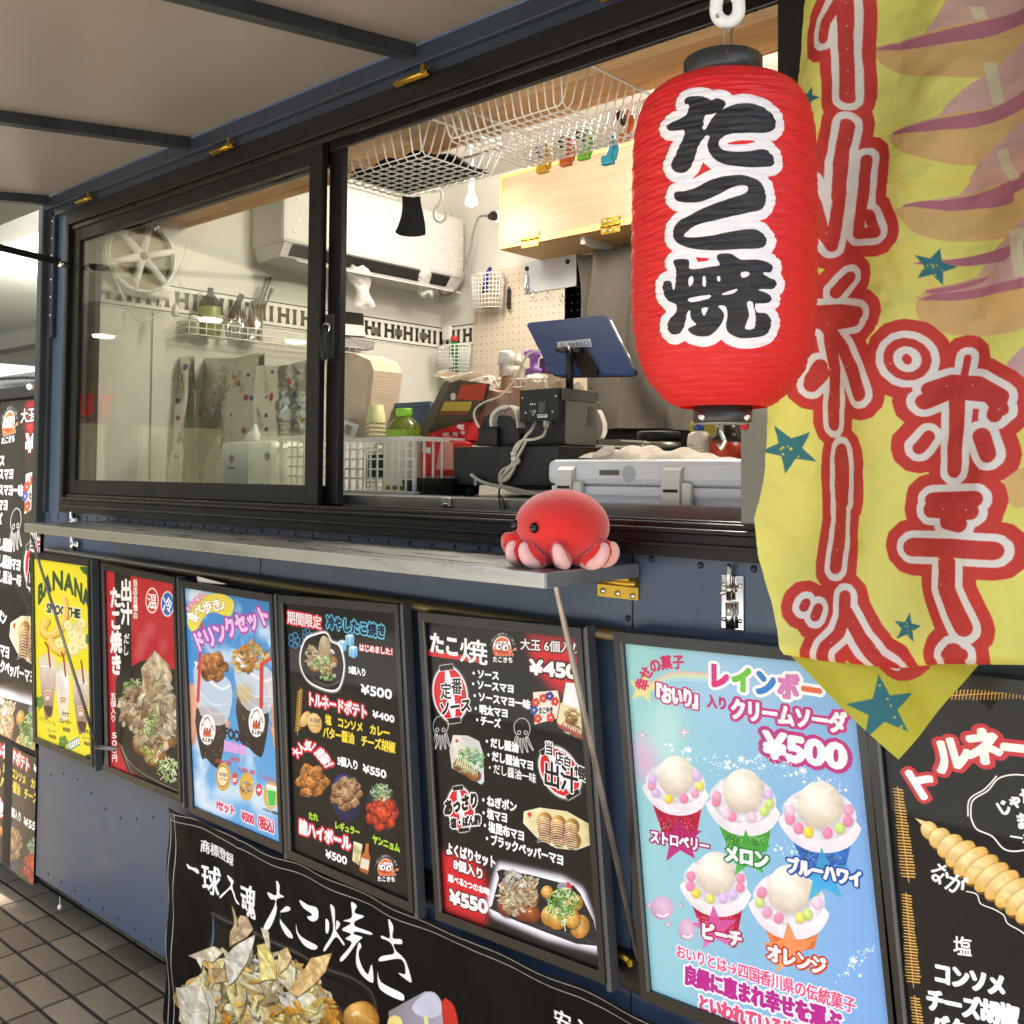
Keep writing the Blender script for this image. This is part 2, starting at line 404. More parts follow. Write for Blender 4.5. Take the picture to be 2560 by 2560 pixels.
    def stroke(s, pts, wd, col, al=1., out=(), sm=0):
        if sm: pts = spl(pts, sm)
        m = s.smask([(pts, wd)])
        for r, oc in out: s.put(s.grow(m, r), oc, al)
        s.put(m, col, al); return m
    # --- lettering
    def _ink(s, polys, col, bold, out, glow, al=1., hc=1e3):
        bold = min(bold, s.bk*hc); out = [(min(r, .12*hc), c) for r, c in out]
        m = s.raster(polys, orient=True)
        if bold: m = s.grow(m, bold)
        if glow: s.put(s.soft(s.grow(m, glow[0]), max(1, int(glow[0]*.8))), glow[1], .95)
        for r, oc in out: s.put(s.grow(m, r), oc)
        s.put(m, col, al); return m
    def text(s, t, p0, p1, h, col='ffffff', bold=1., out=(), glow=None, h1=None, al=1.):
        """t runs from p0 to p1 (middle line), h high, all in measuring units"""
        h1 = h if h1 is None else h1; s.bk = .022 if sum(ord(q) >= 0x4e00 for q in t)*2 > len(t) else .06
        q = s.M([(p0[0], p0[1]-h/2), (p1[0], p1[1]-h1/2), (p1[0], p1[1]+h1/2), (p0[0], p0[1]+h/2)])
        A = [glyph(ch) for ch in t]; tot = sum(a for a, _ in A); x = 0; P = []
        for a, T in A:
            for tri in T:
                u = ((tri[:, 0]+x)/tot)[:, None]; v = (1-tri[:, 1])[:, None]
                P.append((q[0]*(1-u)+q[1]*u)*(1-v)+(q[3]*(1-u)+q[2]*u)*v)
            x += a
        return s._ink(P, col, bold, out, glow, al, float(np.hypot(*(q[3]-q[0]))))
    def arc(s, t, pts, h, col='ffffff', bold=1., out=(), glow=None, wk=1., up=False):
        s.bk = .06
        L = [np.array(p) for p in spl(pts, 12)]; d = np.r_[0, np.cumsum([np.hypot(*(L[i+1]-L[i])) for i in range(len(L)-1)])]
        A = [glyph(ch) for ch in t]; tot = sum(a for a, _ in A); x = 0; P = []
        for a, T in A:
            m = (x+a/2)/tot*d[-1]; i = min(max(np.searchsorted(d, m)-1, 0), len(L)-2); f = (m-d[i])/(d[i+1]-d[i]+1e-9); c = L[i]*(1-f)+L[i+1]*f
            i0, i1 = max(i-3, 0), min(i+4, len(L)-1); tg = (L[i1]-L[i0]); tg /= np.hypot(*tg); nn = np.array([0., 1.]) if up else np.array([-tg[1], tg[0]]); hw = a/tot*d[-1]/2*wk
            q = s.M([c-tg*hw-nn*h/2, c+tg*hw-nn*h/2, c+tg*hw+nn*h/2, c-tg*hw+nn*h/2])
            for tri in T:
                u = (tri[:, 0]/a)[:, None]; v = (1-tri[:, 1])[:, None]; P.append((q[0]*(1-u)+q[1]*u)*(1-v)+(q[3]*(1-u)+q[2]*u)*v)
            x += a
        return s._ink(P, col, bold, out, glow, hc=float(np.hypot(*(q[3]-q[0]))))
    def vtext(s, t, p0, p1, wd, col='ffffff', bold=1., out=(), wd1=None):
        s.bk = .045
        p0 = np.array(p0, float); p1 = np.array(p1, float); n = len(t); wd1 = wd if wd1 is None else wd1; P = []
        for k, ch in enumerate(t):
            a, T = glyph('｜' if ch == 'ー' else ch); A = p0+(p1-p0)*(k+.04)/n; B = p0+(p1-p0)*(k+.96)/n; w0 = (wd+(wd1-wd)*k/n)/2
            q = s.M([A-(w0, 0), A+(w0, 0), B+(w0, 0), B-(w0, 0)])
            for tri in T:
                u = (tri[:, 0]/a)[:, None]; v = (1-tri[:, 1])[:, None]; P.append((q[0]*(1-u)+q[1]*u)*(1-v)+(q[3]*(1-u)+q[2]*u)*v)
        return s._ink(P, col, bold, out, None, hc=float(np.hypot(*(q[1]-q[0]))))
    # --- food
    def flakes(s, reg, n, size, cols, seed=0, asp=1.7, shadow=.35, ang=None, sm=1, dk=.45):
        r = random.Random(seed); xs = [p[0] for p in reg]; ys = [p[1] for p in reg]
        def inside(x, y):
            k = False
            for i in range(len(reg)):
                (ax, ay), (bx, by) = reg[i], reg[i-1]
                if (ay > y) != (by > y) and x < (bx-ax)*(y-ay)/(by-ay)+ax: k = not k
            return k
        i = 0; tries = 0
        while i < n and tries < n*30:
            tries += 1; x = r.uniform(min(xs), max(xs)); y = r.uniform(min(ys), max(ys))
            if not inside(x, y): continue
            i += 1; a = r.uniform(0, math.pi) if ang is None else math.radians(ang+r.uniform(-35, 35)); L = size*r.uniform(.35, 1.15); W = L/asp*r.uniform(.35, 1.1); m = r.randint(7, 10); bd = r.uniform(-.35, .35)*W
            pts = []
            for k in range(m):
                t = 2*math.pi*k/m+r.uniform(-.25, .25); rr = r.uniform(.62, 1.12); px = L/2*rr*math.cos(t); py = W/2*rr*math.sin(t)+bd*(1-(2*px/L)**2)*1.6
                pts.append((x+px*math.cos(a)-py*math.sin(a), y+px*math.sin(a)+py*math.cos(a)))
            c0 = c_(r.choice(cols)); 
            if shadow: s.poly([(px+size*.06, py+size*.08) for px, py in pts], c0*.25, shadow)
            s.poly(pts, s.lin(np.clip(c0*1.16, 0, 1), c0*r.uniform(dk, .88), r.choice([0, 45, 90, 135, 180, 250]), nz=.22, sc=6, seed=i), r.choice([.96, .85, .75]), sm=sm)
            q = [pts[(j+m//2) % m] for j in range(m//2)]; h = .5
            if r.random() < .6: s.poly([pts[0], pts[1], pts[2], (x+r.uniform(-.15, .15)*L, y), pts[-1]], c0*r.choice([.5, .7, 1.2 if max(c0) < .8 else 1.0]), .4, sm=0)
            if r.random() < .7: s.stroke([pts[0], (x+r.uniform(-.1, .1)*L, y+r.uniform(-.1, .1)*L), pts[m//2]], size*.022, c0*.5, .5)
            if r.random() < .5: s.stroke(q, size*.02, np.clip(c0*1.25, 0, 1), .7)
    def onions(s, c, rx, ry, n, size, seed=0, cols=('7fae4a', 'a9cc6a', 'd6e6b0', '5d8f35', 'eef2d8', '3f7a2c')):
        r = random.Random(seed)
        for i in range(n):
            t = r.uniform(0, 6.28); q = math.sqrt(r.random()); x = c[0]+rx*q*math.cos(t); y = c[1]+ry*q*math.sin(t); z = size*r.uniform(.6, 1.2); col = c_(r.choice(cols)); k = r.random()
            if k < .55:
                a = r.uniform(0, 6.28); pts = [(x+z*.5*math.cos(a+u), y+z*.42*math.sin(a+u)) for u in np.linspace(0, 4.6, 8)]; s.stroke([(p[0]+z*.1, p[1]+z*.12) for p in pts], z*.26, '1c2a10', .35); s.stroke(pts, z*.24, col)
            else:
                a = r.uniform(0, 3.14); s.stroke([(x-z*.7*math.cos(a), y-z*.7*math.sin(a)), (x+z*.2*math.sin(a), y), (x+z*.7*math.cos(a), y+z*.7*math.sin(a))], z*.3, col)
    def ball(s, c, rx, ry, seed=0, hi='f2c46a', lo='8a4a16', rot=0, sauce=None):
        s.ell((c[0]+rx*.08, c[1]+ry*.12), rx*1.04, ry*1.04, '140a05', .5, rot, soft=2)
        s.ell(c, rx, ry, s.rad(hi, lo, nz=.22, sc=4, seed=seed), 1, rot)
        if sauce: s.ell((c[0], c[1]+ry*.1), rx*.85, ry*.75, s.nzc(sauce, '3a1206', 3, seed), .75, rot, soft=2)
        s.ell((c[0]-rx*.3, c[1]-ry*.4), rx*.22, ry*.13, 'fff2cf', .6, rot-20, soft=1)
    def karaage(s, c, r0, n, seed=0, hi='e0a860', lo='7a4318'):
        r = random.Random(seed)
        for i in range(n):
            a = 2*math.pi*i/max(1, n-1); d = 0 if i == n-1 else .62*r0; x, y = c[0]+d*math.cos(a), c[1]+d*math.sin(a)*1.1; q = r0*r.uniform(.42, .55)
            pts = [(x+q*r.uniform(.75, 1.2)*math.cos(t), y+q*r.uniform(.75, 1.2)*math.sin(t)) for t in np.linspace(0, 6.28, 11)[:-1]]
            s.poly([(p[0]+r0*.04, p[1]+r0*.06) for p in pts], '160b04', .6, sm=3); s.poly(pts, s.rad(hi, lo, r.uniform(-.5, .1), -.4, nz=.5, sc=5, seed=seed+i), sm=3)
            for k in range(22):
                t = r.uniform(0, 6.28); d_ = math.sqrt(r.random())*.85; z = q*r.uniform(.06, .2); X, Y = x+q*d_*math.cos(t), y+q*d_*math.sin(t); s.poly([(X+z*r.uniform(.5, 1.3)*math.cos(u), Y+z*r.uniform(.4, 1.)*math.sin(u)) for u in (0, 1.1, 2.3, 3.4, 4.6, 5.5)], r.choice([hi, hi, np.clip(c_(hi)*1.2, 0, 1), lo, c_(lo)*.6]), r.uniform(.4, .8))
    def image(s, name):
        A = np.ones((s.H, s.W, 4), np.float32); A[..., :3] = np.clip(s.a, 0, 1)[::-1]
        im = bpy.data.images.new(name, s.W, s.H, alpha=False); im.colorspace_settings.name = 'sRGB'
        im.pixels.foreach_set(A.ravel()); im.update(); im.pack(); return im
    def emblem(s, c, k, t1='一球入魂極たこ焼き', t2='たこきち'):
        """round octopus face in a headband with the shop's words around it; k = face radius"""
        x, y = c; w = '101010'
        face = [(x-k*.95, y-k*.1), (x-k*.6, y-k*.8), (x, y-k*1.05), (x+k*.65, y-k*.75), (x+k*.9, y), (x+k*.8, y+k*.5), (x, y+k*.8), (x-k*.85, y+k*.55)]
        s.poly(face, 'e8703a', sm=4, out=((max(1.2, k*.05), 'ffffff'),))
        s.poly([(x-k*.9, y-k*.3), (x-k*.2, y-k*.62), (x+k*.75, y-k*.5), (x+k*.8, y-k*.15), (x-k*.1, y-k*.3), (x-k*.85, y)], 'f4f4f4', sm=3)
        for q in (-.35, .1, .5): s.ell((x+k*q, y-k*.42), k*.08, k*.09, '3a6ac0', n=10)
        for i in range(6):
            a = x-k*.9+i*k*.36; s.stroke([(a, y+k*.35), (a+k*.1, y+k*.85), (a+k*.25, y+k*.95)], k*.26, 'e05f28', out=((1, 'ffffff'),))
        s.ell((x-k*.42, y+k*.02), k*.36, k*.4, 'fdfdfd', out=((1, w),)); s.ell((x+k*.34, y+k*.14), k*.36, k*.42, 'fdfdfd', out=((1, w),))
        s.ell((x-k*.32, y+k*.04), k*.11, k*.16, w); s.ell((x+k*.42, y+k*.18), k*.11, k*.16, w)
        s.poly([(x-k*.75, y+k*.4), (x, y+k*.5), (x+k*.75, y+k*.5), (x+k*.55, y+k*.78), (x-k*.55, y+k*.72)], 'c84a1c', sm=2)
        s.stroke([(x+k*.8, y+k*.6), (x+k*1.5, y+k*.35)], k*.08, 'f0d0a0'); s.ell((x+k*1.45, y+k*.3), k*.2, k*.18, 'e88a70')
        s.arc(t1, [(x-k*1.35, y-k*.1), (x-k*.85, y-k*1.05), (x, y-k*1.45), (x+k*.95, y-k*1.0), (x+k*1.4, y-k*.1)], k*.34, 'ffffff', bold=.3)
        if t2: s.text(t2, (x-k*1.1, y+k*1.45), (x+k*1.2, y+k*1.55), k*.65, 'ffffff', bold=1)
def artquad(corners): return [tuple(p) for p in corners]

# ---------------------------------------------------------------- the place: ground, street, truck
def pj(p):
    c = RB.T @ (np.array(p, float)-np.array([0, CAM_Y, CAM_H])); return (CX+FPX*c[0]/-c[2], CY-FPX*c[1]/-c[2])
M_blue = mat('blue_painted_panel', '43546a', .42, vary=.06, scale=3, bump=.05, bscale=220, coat=.15)
M_blued = mat('blue_painted_trim', '27303c', .45, vary=.1, scale=6, bump=.04)
M_black = mat('black_anodised_aluminium', '151210', .42, vary=.06, scale=12, spec=.35)
M_black2 = mat('dark_bronze_aluminium', '2a2521', .3, metal=.4, vary=.08, scale=20)
M_rubber = mat('black_rubber', '141312', .65)
M_steel = mat('brushed_stainless', 'b4b4b0', .3, metal=.9, vary=.025, scale=6, stretch=(1, 5, 5), bump=.01, bscale=60)
M_steeld = mat('dull_steel', '7d7a74', .35, metal=.75, vary=.12, scale=20)
M_chrome = mat('chrome', 'd8d8d8', .12, metal=1)
M_brass = mat('brass', 'b39238', .3, metal=.9, vary=.15, scale=40)
M_white = mat('white_interior_panel', 'dfddd2', .55, vary=.03, scale=2)
M_ceil = mat('awning_underside', '97918a', .33, vary=.05, scale=1.0, bump=.05, bscale=160, spec=.4)
M_rib = mat('awning_rib_paint', '2c3034', .45, vary=.35, scale=14, bump=.1, bscale=60)
M_plast = mat('white_plastic', 'e9e8e2', .4, vary=.02)
wear(M_blue, '8b97a3', 9, .66, .74, .35); wear(M_blue, '1d242c', 2.2, .55, .8, .3, (1, 1, .3)); wear(M_ceil, '7f7664', 1.3, .5, .75, .45, (1, .5, 1)); wear(M_rib, '80807a', 6, .62, .72, .5); wear(M_black, '5a5650', 16, .68, .76, .4)
M_bulb = mat('lit_bulb', 'fff0d0', .4, emis=14)

ground = MB(); ground.box((-60, -40, -.3), (30, 60, -.004)); G_ = ground.build('ground', mat('grout', '1d1914', .8, vary=.2, scale=10), kind='structure')
TM = [mat('floor_tile_%d' % i, c, .42, vary=.16, scale=5, bump=.06, bscale=80) for i, c in enumerate(('7e705a', '756852', '877963', '6d604c'))]
TX, TY = .2028, .0985
def tile_mesh(m):
    b = MB(); b.box((-TX/2+.0045, -TY/2+.0075, -.02), (TX/2-.0045, TY/2-.0075, .002), bev=.002); o = b.build('tile', m, G_); me = o.data; bpy.data.objects.remove(o); return me
TMs = [tile_mesh(m) for m in TM]
_t0 = PZ(*cH(770, 695), 0); n_t = 0; rest = MB()
for j in range(-34, 22):
    for i in range(-22, 40):
        x = _t0.x+(i+.5)*TX; y = _t0.y+(j+.5)*TY; u, v = pj((x, y, 0))
        if x > 2.5 or y < -3.4: continue
        vis = -60 < u < 480 and 2130 < v < 2620
        if vis and n_t < 290:
            o = bpy.data.objects.new('tile', TMs[NR.randint(4)]); COL.objects.link(o); o.parent = G_; o.location = (x, y, NR.uniform(-.0012, .0012)); n_t += 1
        else: rest.add([(x-TX/2+.004, y-TY/2+.004, .001), (x+TX/2-.004, y-TY/2+.004, .001), (x+TX/2-.004, y+TY/2-.004, .001), (x-TX/2+.004, y+TY/2-.004, .001)], [(0, 1, 2, 3)])
rest.build('tile_field', TM[0], G_, kind='stuff')

b = MB(); b.box((-60, -40, -.02), (30, -3.41, 0)); b.build('forecourt', mat('pale_paving', 'c9c8c2', .7, vary=.08, scale=1.5), kind='structure')  # out-of-view paving, put in pale to bounce light up under the awning
# truck
X0, X1 = -3.60, 1.25; ZS = .185; ZT = 2.545
TR = thing('food_truck', 'dark blue food truck body with its serving window open and awning raised', 'food truck', (-1.2, .9, 0))
def part(mb, name, m, **k): return mb.build(name, m, TR, **k)
WL, WR, WB, WT = -3.44, -.62, 1.453, 2.487
b = MB(); b.box((X0, .0, ZS), (X1, .045, WB)); side = part(b, 'side_panel', M_blue)
b = MB(); b.box((X0, .0, WB), (WL-.001, .045, ZT)); part(b, 'side_panel', M_blue)
b = MB(); b.box((WR+.001, .0, WB), (X1, .045, ZT)); part(b, 'side_panel', M_blue)
b = MB(); b.box((WL-.001, .002, WT), (WR+.001, .045, ZT)); b.box((X0, .0, ZT+.001), (X1, .045, 3.08)); part(b, 'top_panel', M_blued)
b = MB(); b.box((X0, .045, ZS), (X0+.04, 1.9, 3.08)); b.box((X1-.04, .045, ZS), (X1, 1.9, 3.08)); b.box((X0+.04, 1.86, ZS), (X1-.04, 1.9, 3.08)); part(b, 'box_wall', M_blued)
b = MB(); b.box((X0, 0, 3.081), (X1, 1.9, 3.12)); part(b, 'roof', M_blued)
b = MB(); b.box((X0+.1, .06, .24), (X1-.1, 1.8, .4)); part(b, 'chassis', M_rubber)
for xx in (-3.0, .75):
    b = MB(); b.lathe([(.05, -.02), (.28, -.02), (.31, .02), (.31, .16), (.28, .2), (.05, .2)], (xx, .2, .31), 28, axis='Y'); wz = part(b, 'wheel', M_rubber)
# seam, rivets, screws
b = MB()
xs = PY(1582, 1450, 0).x
b.box((xs-.0012, -.0012, WB-.001), (xs+.0012, .001, ZS+.01)); part(b, 'panel_seam', M_rubber); b = MB(); xs2 = PY(*cB(1060, 60), 0).x; b.box((xs2-.001, -.0012, WB-.001), (xs2+.001, .001, ZS+.01)); part(b, 'panel_seam', M_rubber)
b = MB(); R_ = [(c8(60, 615)), (c8(1183, 683)), (c8(1522, 727)), (c8(1890, 752)), (c8(1020, 1092)), cE(62, 645), (660, 1466)]
for u, v in R_: p = PY(u, v, 0); b.lathe([(.0001, -.0035), (.004, -.003), (.0065, 0)], (p.x, 0, p.z), 12, axis='Y')
for i in range(34):
    x = -3.56+i*.072
    for z in (1.44, 1.428) if i < 30 else (): b.lathe([(.0001, -.003), (.0032, -.0025), (.005, 0)], (x, -.0005, z), 8, axis='Y')
for i in range(11): b.lathe([(.0001, -.002), (.003, -.002), (.005, 0)], (-3.5+i*.1, 0, .215), 8, axis='Y'); b.lathe([(.0001, -.002), (.003, -.002), (.005, 0)], (-3.5+i*.1, 0, .55+.03*math.sin(i)), 8, axis='Y')
part(b, 'rivet', M_blued, kind='stuff')
# left corner post with its row of screws
b = MB(); b.box((X0-.034, -.034, ZS+1.2), (X0+.006, .01, ZT+.02), bev=.004); b.box((X0+.006, -.012, 1.45), (X0+.03, -.0005, ZT)); post = part(b, 'corner_post', mat('post_paint', '35393a', .4, vary=.15, scale=9))
b = MB(); b.box((X0+.034, -.016, 2.06), (X0+.058, -.0012, 2.51), bev=.002); part(b, 'hinge_strip', M_blued)
for v in (1160, 1253, 1347, 1478): 
    p = PY(*c1(355, v), -.016); b = MB(); b.lathe([(.0001, -.004), (.004, -.003), (.005, 0)], (X0+.046, -.016, p.z), 10, axis='Y'); part(b, 'screw', M_chrome)
for q in ((348, 608), (345, 709)):
    p = PY(*c4(*q), -.016); b = MB(); b.lathe([(.0001, -.004), (.004, -.003), (.005, 0)], (X0+.046, -.016, p.z), 10, axis='Y'); part(b, 'screw', M_chrome)
# awning: panel hinged above the window, dropping slightly outward
sl_ = .125
def AW(x, d, dz=0): return Vector((x, -.03-d, 2.562-sl_*d+dz))
ang = math.atan(sl_)
def rib(mb, x0, x1, d0, d1, h0, h1):
    vs = [AW(x, d, z) for x in (x0, x1) for d in (d0, d1) for z in (h0, h1)]
    mb.add(vs, [(0, 1, 3, 2), (4, 6, 7, 5), (0, 4, 5, 1), (2, 3, 7, 6), (0, 2, 6, 4), (1, 5, 7, 3)])
AX0, AX1, AD = X0+.01, -.02, 1.12
b = MB(); rib(b, AX0, AX1, 0, AD, 0, .012); awn = part(b, 'awning', M_ceil)
b = MB(); rib(b, AX0, AX1, -.01, AD+.01, .0125, .03); b.build('awning_skin', M_blued, TR)
for xx in (AX0+.015, -2.63, -1.67, -.71, AX1-.018):
    b = MB(); rib(b, xx-.017, xx+.017, .0, AD-.03, -.03, -.0005); b.build('awning_rib', M_rib, TR)
    b = MB(); rib(b, xx-.006, xx+.006, -.004, .0, -.026, -.01); b.build('weld', M_chrome, TR)
b = MB(); rib(b, AX0, AX1, AD-.03, AD, -.03, -.0005); b.build('awning_rib', M_rib, TR)
b = MB(); b.box((X0, -.03, ZT-.03), (X1, -.001, ZT+.012), bev=.003); b.box((X0, -.016, ZT-.055), (X1, -.001, ZT-.031)); part(b, 'awning_hinge_rail', M_blued)
for q, k in (((460, 1080), c1), ((1200, 808), c1), ((500, 430), c2), ((1640, -40), c2)):
    p = PY(*k(*q), -.03); b = MB(); b.box((p.x-.055, -.035, p.z-.004), (p.x+.055, -.031, p.z+.012)); b.tube([(p.x-.055, -.037, p.z+.004), (p.x+.055, -.037, p.z+.004)], .0055, 10); b.box((p.x+.04, -.045, p.z), (p.x+.052, -.035, p.z+.02)); part(b, 'hinge', M_brass)
# gas strut from the post to the awning's outer edge
p = PY(151, 660, -.045); b = MB()
for dz in (0, .012): b.tube([p+Vector((0, 0, dz)), AW(AX0+.02, .95, -.03)+Vector((0, 0, dz))], .006, 8)
part(b, 'gas_strut', M_rubber); b = MB(); b.lathe([(.003, -.018), (.011, -.016), (.013, -.008), (.011, 0), (.006, .03)], (p.x, p.y+.01, p.z), 14, axis='Y'); part(b, 'ball_joint', M_chrome)
# window: frame, sashes, panes
def F(name, boxes, m=M_black, parent=TR, **k):
    b = MB()
    for q in boxes: b.box(q[0], q[1], bev=.0025)
    return b.build(name, m, parent, **k)
WF = F('window_frame', [((WL, -.022, WT-.05), (WR, .06, WT)), ((WL, -.022, WB), (WR, .06, WB+.044)), ((WL, -.021, WB+.0445), (WL+.022, .06, WT-.0505)), ((WR-.155, -.021, WB+.0445), (WR, .06, WT-.0505))])
F('window_track', [((WL+.02, -.03, WB+.0445), (WR-.15, -.023, WB+.052)), ((WL, -.030, WB+.02), (WR, -.0225, WB+.026)), ((WL+.02, -.012, WB+.045), (WR-.1555, -.004, WB+.062)), ((WL+.02, .012, WB+.045), (WR-.1555, .018, WB+.058)), ((WL+.02, .04, WB+.045), (WR-.1555, .05, WB+.064)), ((WL+.02, -.012, WT-.067), (WR-.1555, -.004, WT-.0505)), ((WL+.02, .018, WT-.08), (WR-.1555, .03, WT-.0505))], M_black2, WF)
def sash(x0, x1, y, sl, sr, top, bot):
    s = F('sash', [((x0, y, WB+.0625), (x0+sl, y+.02, WT-.052)), ((x1-sr, y, WB+.0625), (x1, y+.02, WT-.052)), ((x0+sl+.0005, y+.001, WT-.052-top), (x1-sr-.0005, y+.019, WT-.0525)), ((x0+sl+.0005, y+.001, WB+.063), (x1-sr-.0005, y+.019, WB+.0625+bot))], M_black)
    b = MB(); b.box((x0+sl, y+.008, WB+.0625+bot), (x1-sr, y+.012, WT-.052-top)); b.build('pane', glassmat('window_glass', (.96, .97, .95), 1.5), s)
    F('seal', [((x0+sl-.001, y-.0012, WB+.0625+bot-.004), (x1-sr+.001, y-.0002, WB+.0625+bot)), ((x0+sl-.001, y-.0012, WT-.052-top), (x1-sr+.001, y-.0002, WT-.052-top+.003))], M_rubber, s); return s
S1 = sash(-3.415, -2.025, -.006, .052, .052, .058, .048)
S2 = sash(-3.36, -1.985, .026, .052, .05, .058, .048)
p = PY(*c6(75, 680), -.008); b = MB(); b.box((p.x-.016, -.014, p.z-.05), (p.x+.012, -.0065, p.z+.06), bev=.003); b.tube([(p.x-.004, -.02, p.z+.03), (p.x-.002, -.032, p.z+.02), (p.x+.002, -.034, p.z-.03), (p.x+.003, -.03, p.z-.055)], [.006, .009, .008, .006], 10); b.build('window_handle', M_rubber, S1)
b = MB(); b.lathe([(.012, -.004), (.015, -.002), (.015, .001)], (p.x-.004, -.018, p.z+.025), 16, axis='Y'); b.build('lock_ring', M_chrome, S1)
# interior shell
IX0, IY1, IZ = -3.5, 1.83, 2.98
b = MB(); b.box((IX0-.03, .0615, ZS+.1), (IX0, IY1, IZ)); part(b, 'end_wall', M_white)
b = MB(); b.box((IX0, IY1, ZS+.1), (X1-.06, IY1+.02, IZ)); part(b, 'back_wall', M_white)
b = MB(); b.box((IX0, .0615, IZ), (X1-.06, IY1, IZ+.02)); part(b, 'interior_ceiling', mat('ceiling_grey', 'bcb8ae', .6, vary=.04, scale=2))
b = MB(); b.box((X1-.1, .0615, ZS+.1), (X1-.07, IY1, IZ)); part(b, 'end_wall', M_white)
b = MB(); b.box((IX0, .0615, .3), (X1-.1, IY1, .33)); part(b, 'interior_floor', mat('truck_floor', '5a5650', .6))
# timber soffit just behind the window: planks
SOF = MB(); SOF.box((IX0, .0615, 2.565), (X1-.2, .46, 2.6)); soffit = part(SOF, 'soffit', mat('pine_core', 'b8925c', .6))
PW = [mat('pine_plank_%d' % i, c, .5, vary=.16, scale=3, stretch=(2, 22, 22), bump=.04, bscale=20) for i, c in enumerate(('e0b684', 'd3a570', 'e8c594', 'd9ab78', 'e3bd8c'))]
yy = .063
for j in range(7):
    xx = IX0-.2-rnd.random()*.5
    while xx < -.1:
        L = rnd.uniform(.5, 1.1); a, e = max(xx, IX0+.001), min(xx+L, X1-.25)
        if e > a: b = MB(); b.box((a+.0006, yy, 2.5485-rnd.random()*.0008), (e-.0006, yy+.0555, 2.5645)); b.build('plank', PW[rnd.randrange(5)], soffit)
        xx += L
    yy += .0567
b = MB(); b.box((IX0+.001, .4605, 2.53), (X1-.25, .47, 2.61)); b.build('soffit_edge', PW[1], soffit)
b = MB(); b.box((IX0+.002, .62, 2.70), (X1-.3, .66, 2.76)); b.box((IX0+.002, .66, 2.735), (X1-.3, .675, 2.745)); part(b, 'ceiling_rail', mat('grey_duct', '8f8d86', .45, vary=.06))
# worktop along the window and its steel front lip
CZ = 1.541
b = MB(); b.box((IX0+.001, .085, CZ-.03), (X1-.2, .72, CZ)); part(b, 'worktop', M_steel)
b = MB(); b.box((IX0+.001, .072, 1.33), (X1-.2, .084, CZ-.001)); b.box((IX0+.001, .0725, .4), (X1-.2, .0835, 1.3295)); part(b, 'worktop_front', M_steeld)
p = PY(*c6(878, 1812), .071); b = MB(); b.box((p.x-.016, .064, p.z-.011), (p.x+.016, .0715, p.z+.012), bev=.003); b.lathe([(.0001, -.004), (.004, -.003), (.005, 0)], (p.x+.002, .063, p.z-.003), 10, axis='Y'); part(b, 'catch_plate', M_chrome)
# back worktop (under the curtain)
b = MB(); b.box((-2.9, 1.2, 1.56), (X1-.2, 1.8, 1.6)); part(b, 'worktop', M_steeld)
# side window in the back wall is dark behind the curtain
b = MB(); b.box((-2.72, IY1-.012, 1.62), (-1.2, IY1-.002, 2.5)); part(b, 'back_window', M_black)
# outside shelf
SH = [((-3.10, -.268, 1.4335), (-1.0635, -.004, 1.4365)), ((-3.10, -.272, 1.4105), (-1.0605, -.2685, 1.4365)), ((-1.063, -.2685, 1.4105), (-1.0595, -.004, 1.4368)), ((-3.105, -.2685, 1.4105), (-3.1005, -.004, 1.4368))]
shelf = F('counter_shelf', SH, M_steel)
b = MB(); b.box((-3.098, -.267, 1.412), (-1.0645, -.006, 1.4325)); b.build('shelf_core', M_steeld, shelf)
p = PY(*c8(840, 855), -.002); q = PY(*c8(1100, 960), -.002)
b = MB(); b.box((-1.155, -.004, 1.368), (-1.062, -.0005, 1.392)); b.tube([(-1.155, -.008, 1.398), (-1.062, -.008, 1.398)], .007, 12); b.box((-1.15, -.03, 1.4045), (-1.065, -.002, 1.409)); hg = b.build('shelf_hinge', M_brass, TR)
for i in range(3): b = MB(); b.lathe([(.0001, -.0035), (.005, -.003), (.006, 0)], (-1.142+i*.034, -.004, 1.379-i*.002), 12, axis='Y'); b.build('screw', M_chrome, hg)
ra = PY(*c8(520, 850), -.235); rb = PY(1597, 2400, -.02)
b = MB(); b.tube([ra+Vector((-.002, 0, .003)), ra, ra*.98+rb*.02, rb], .0052, 10); sr = b.build('stay_rod', mat('weathered_steel', 'a8a098', .35, metal=.8, vary=.2, scale=20), TR)
b = MB(); r1 = PY(*cP(1500, 505), -.02); r2 = PY(*cP(1600, 565), -.02); b.tube([r1, r2], .006, 10); b.lathe([(.0065, -.008), (.0065, .004)], (r2.x, r2.y, r2.z), 12, axis='Y'); b.build('stay_bracket', M_brass, TR)
la = PY(*cA(155, 790), -.255); lb = PY(*cA(490, 1865), -.09)
b = MB()
for d in (0, .009): b.tube([la+Vector((d*.2, 0, 0)), lb+Vector((d, 0, 0))], .0035, 8)
b.tube([lb, lb+Vector((.05, .03, -.003)), lb+Vector((.07, .07, .0))], .007, 8); b.build('stay_rod', M_steeld, TR)
for q in ((375, 715), (378, 835)):
    p = PY(*cA(*q), -.01); b = MB(); b.tube([p+Vector((0, -.005, .03)), p+Vector((0, -.005, -.03))], .01, 12); b.box(p+Vector((-.02, -.004, -.008)), p+Vector((.03, .0, .01)), bev=.002); part(b, 'latch', M_chrome)
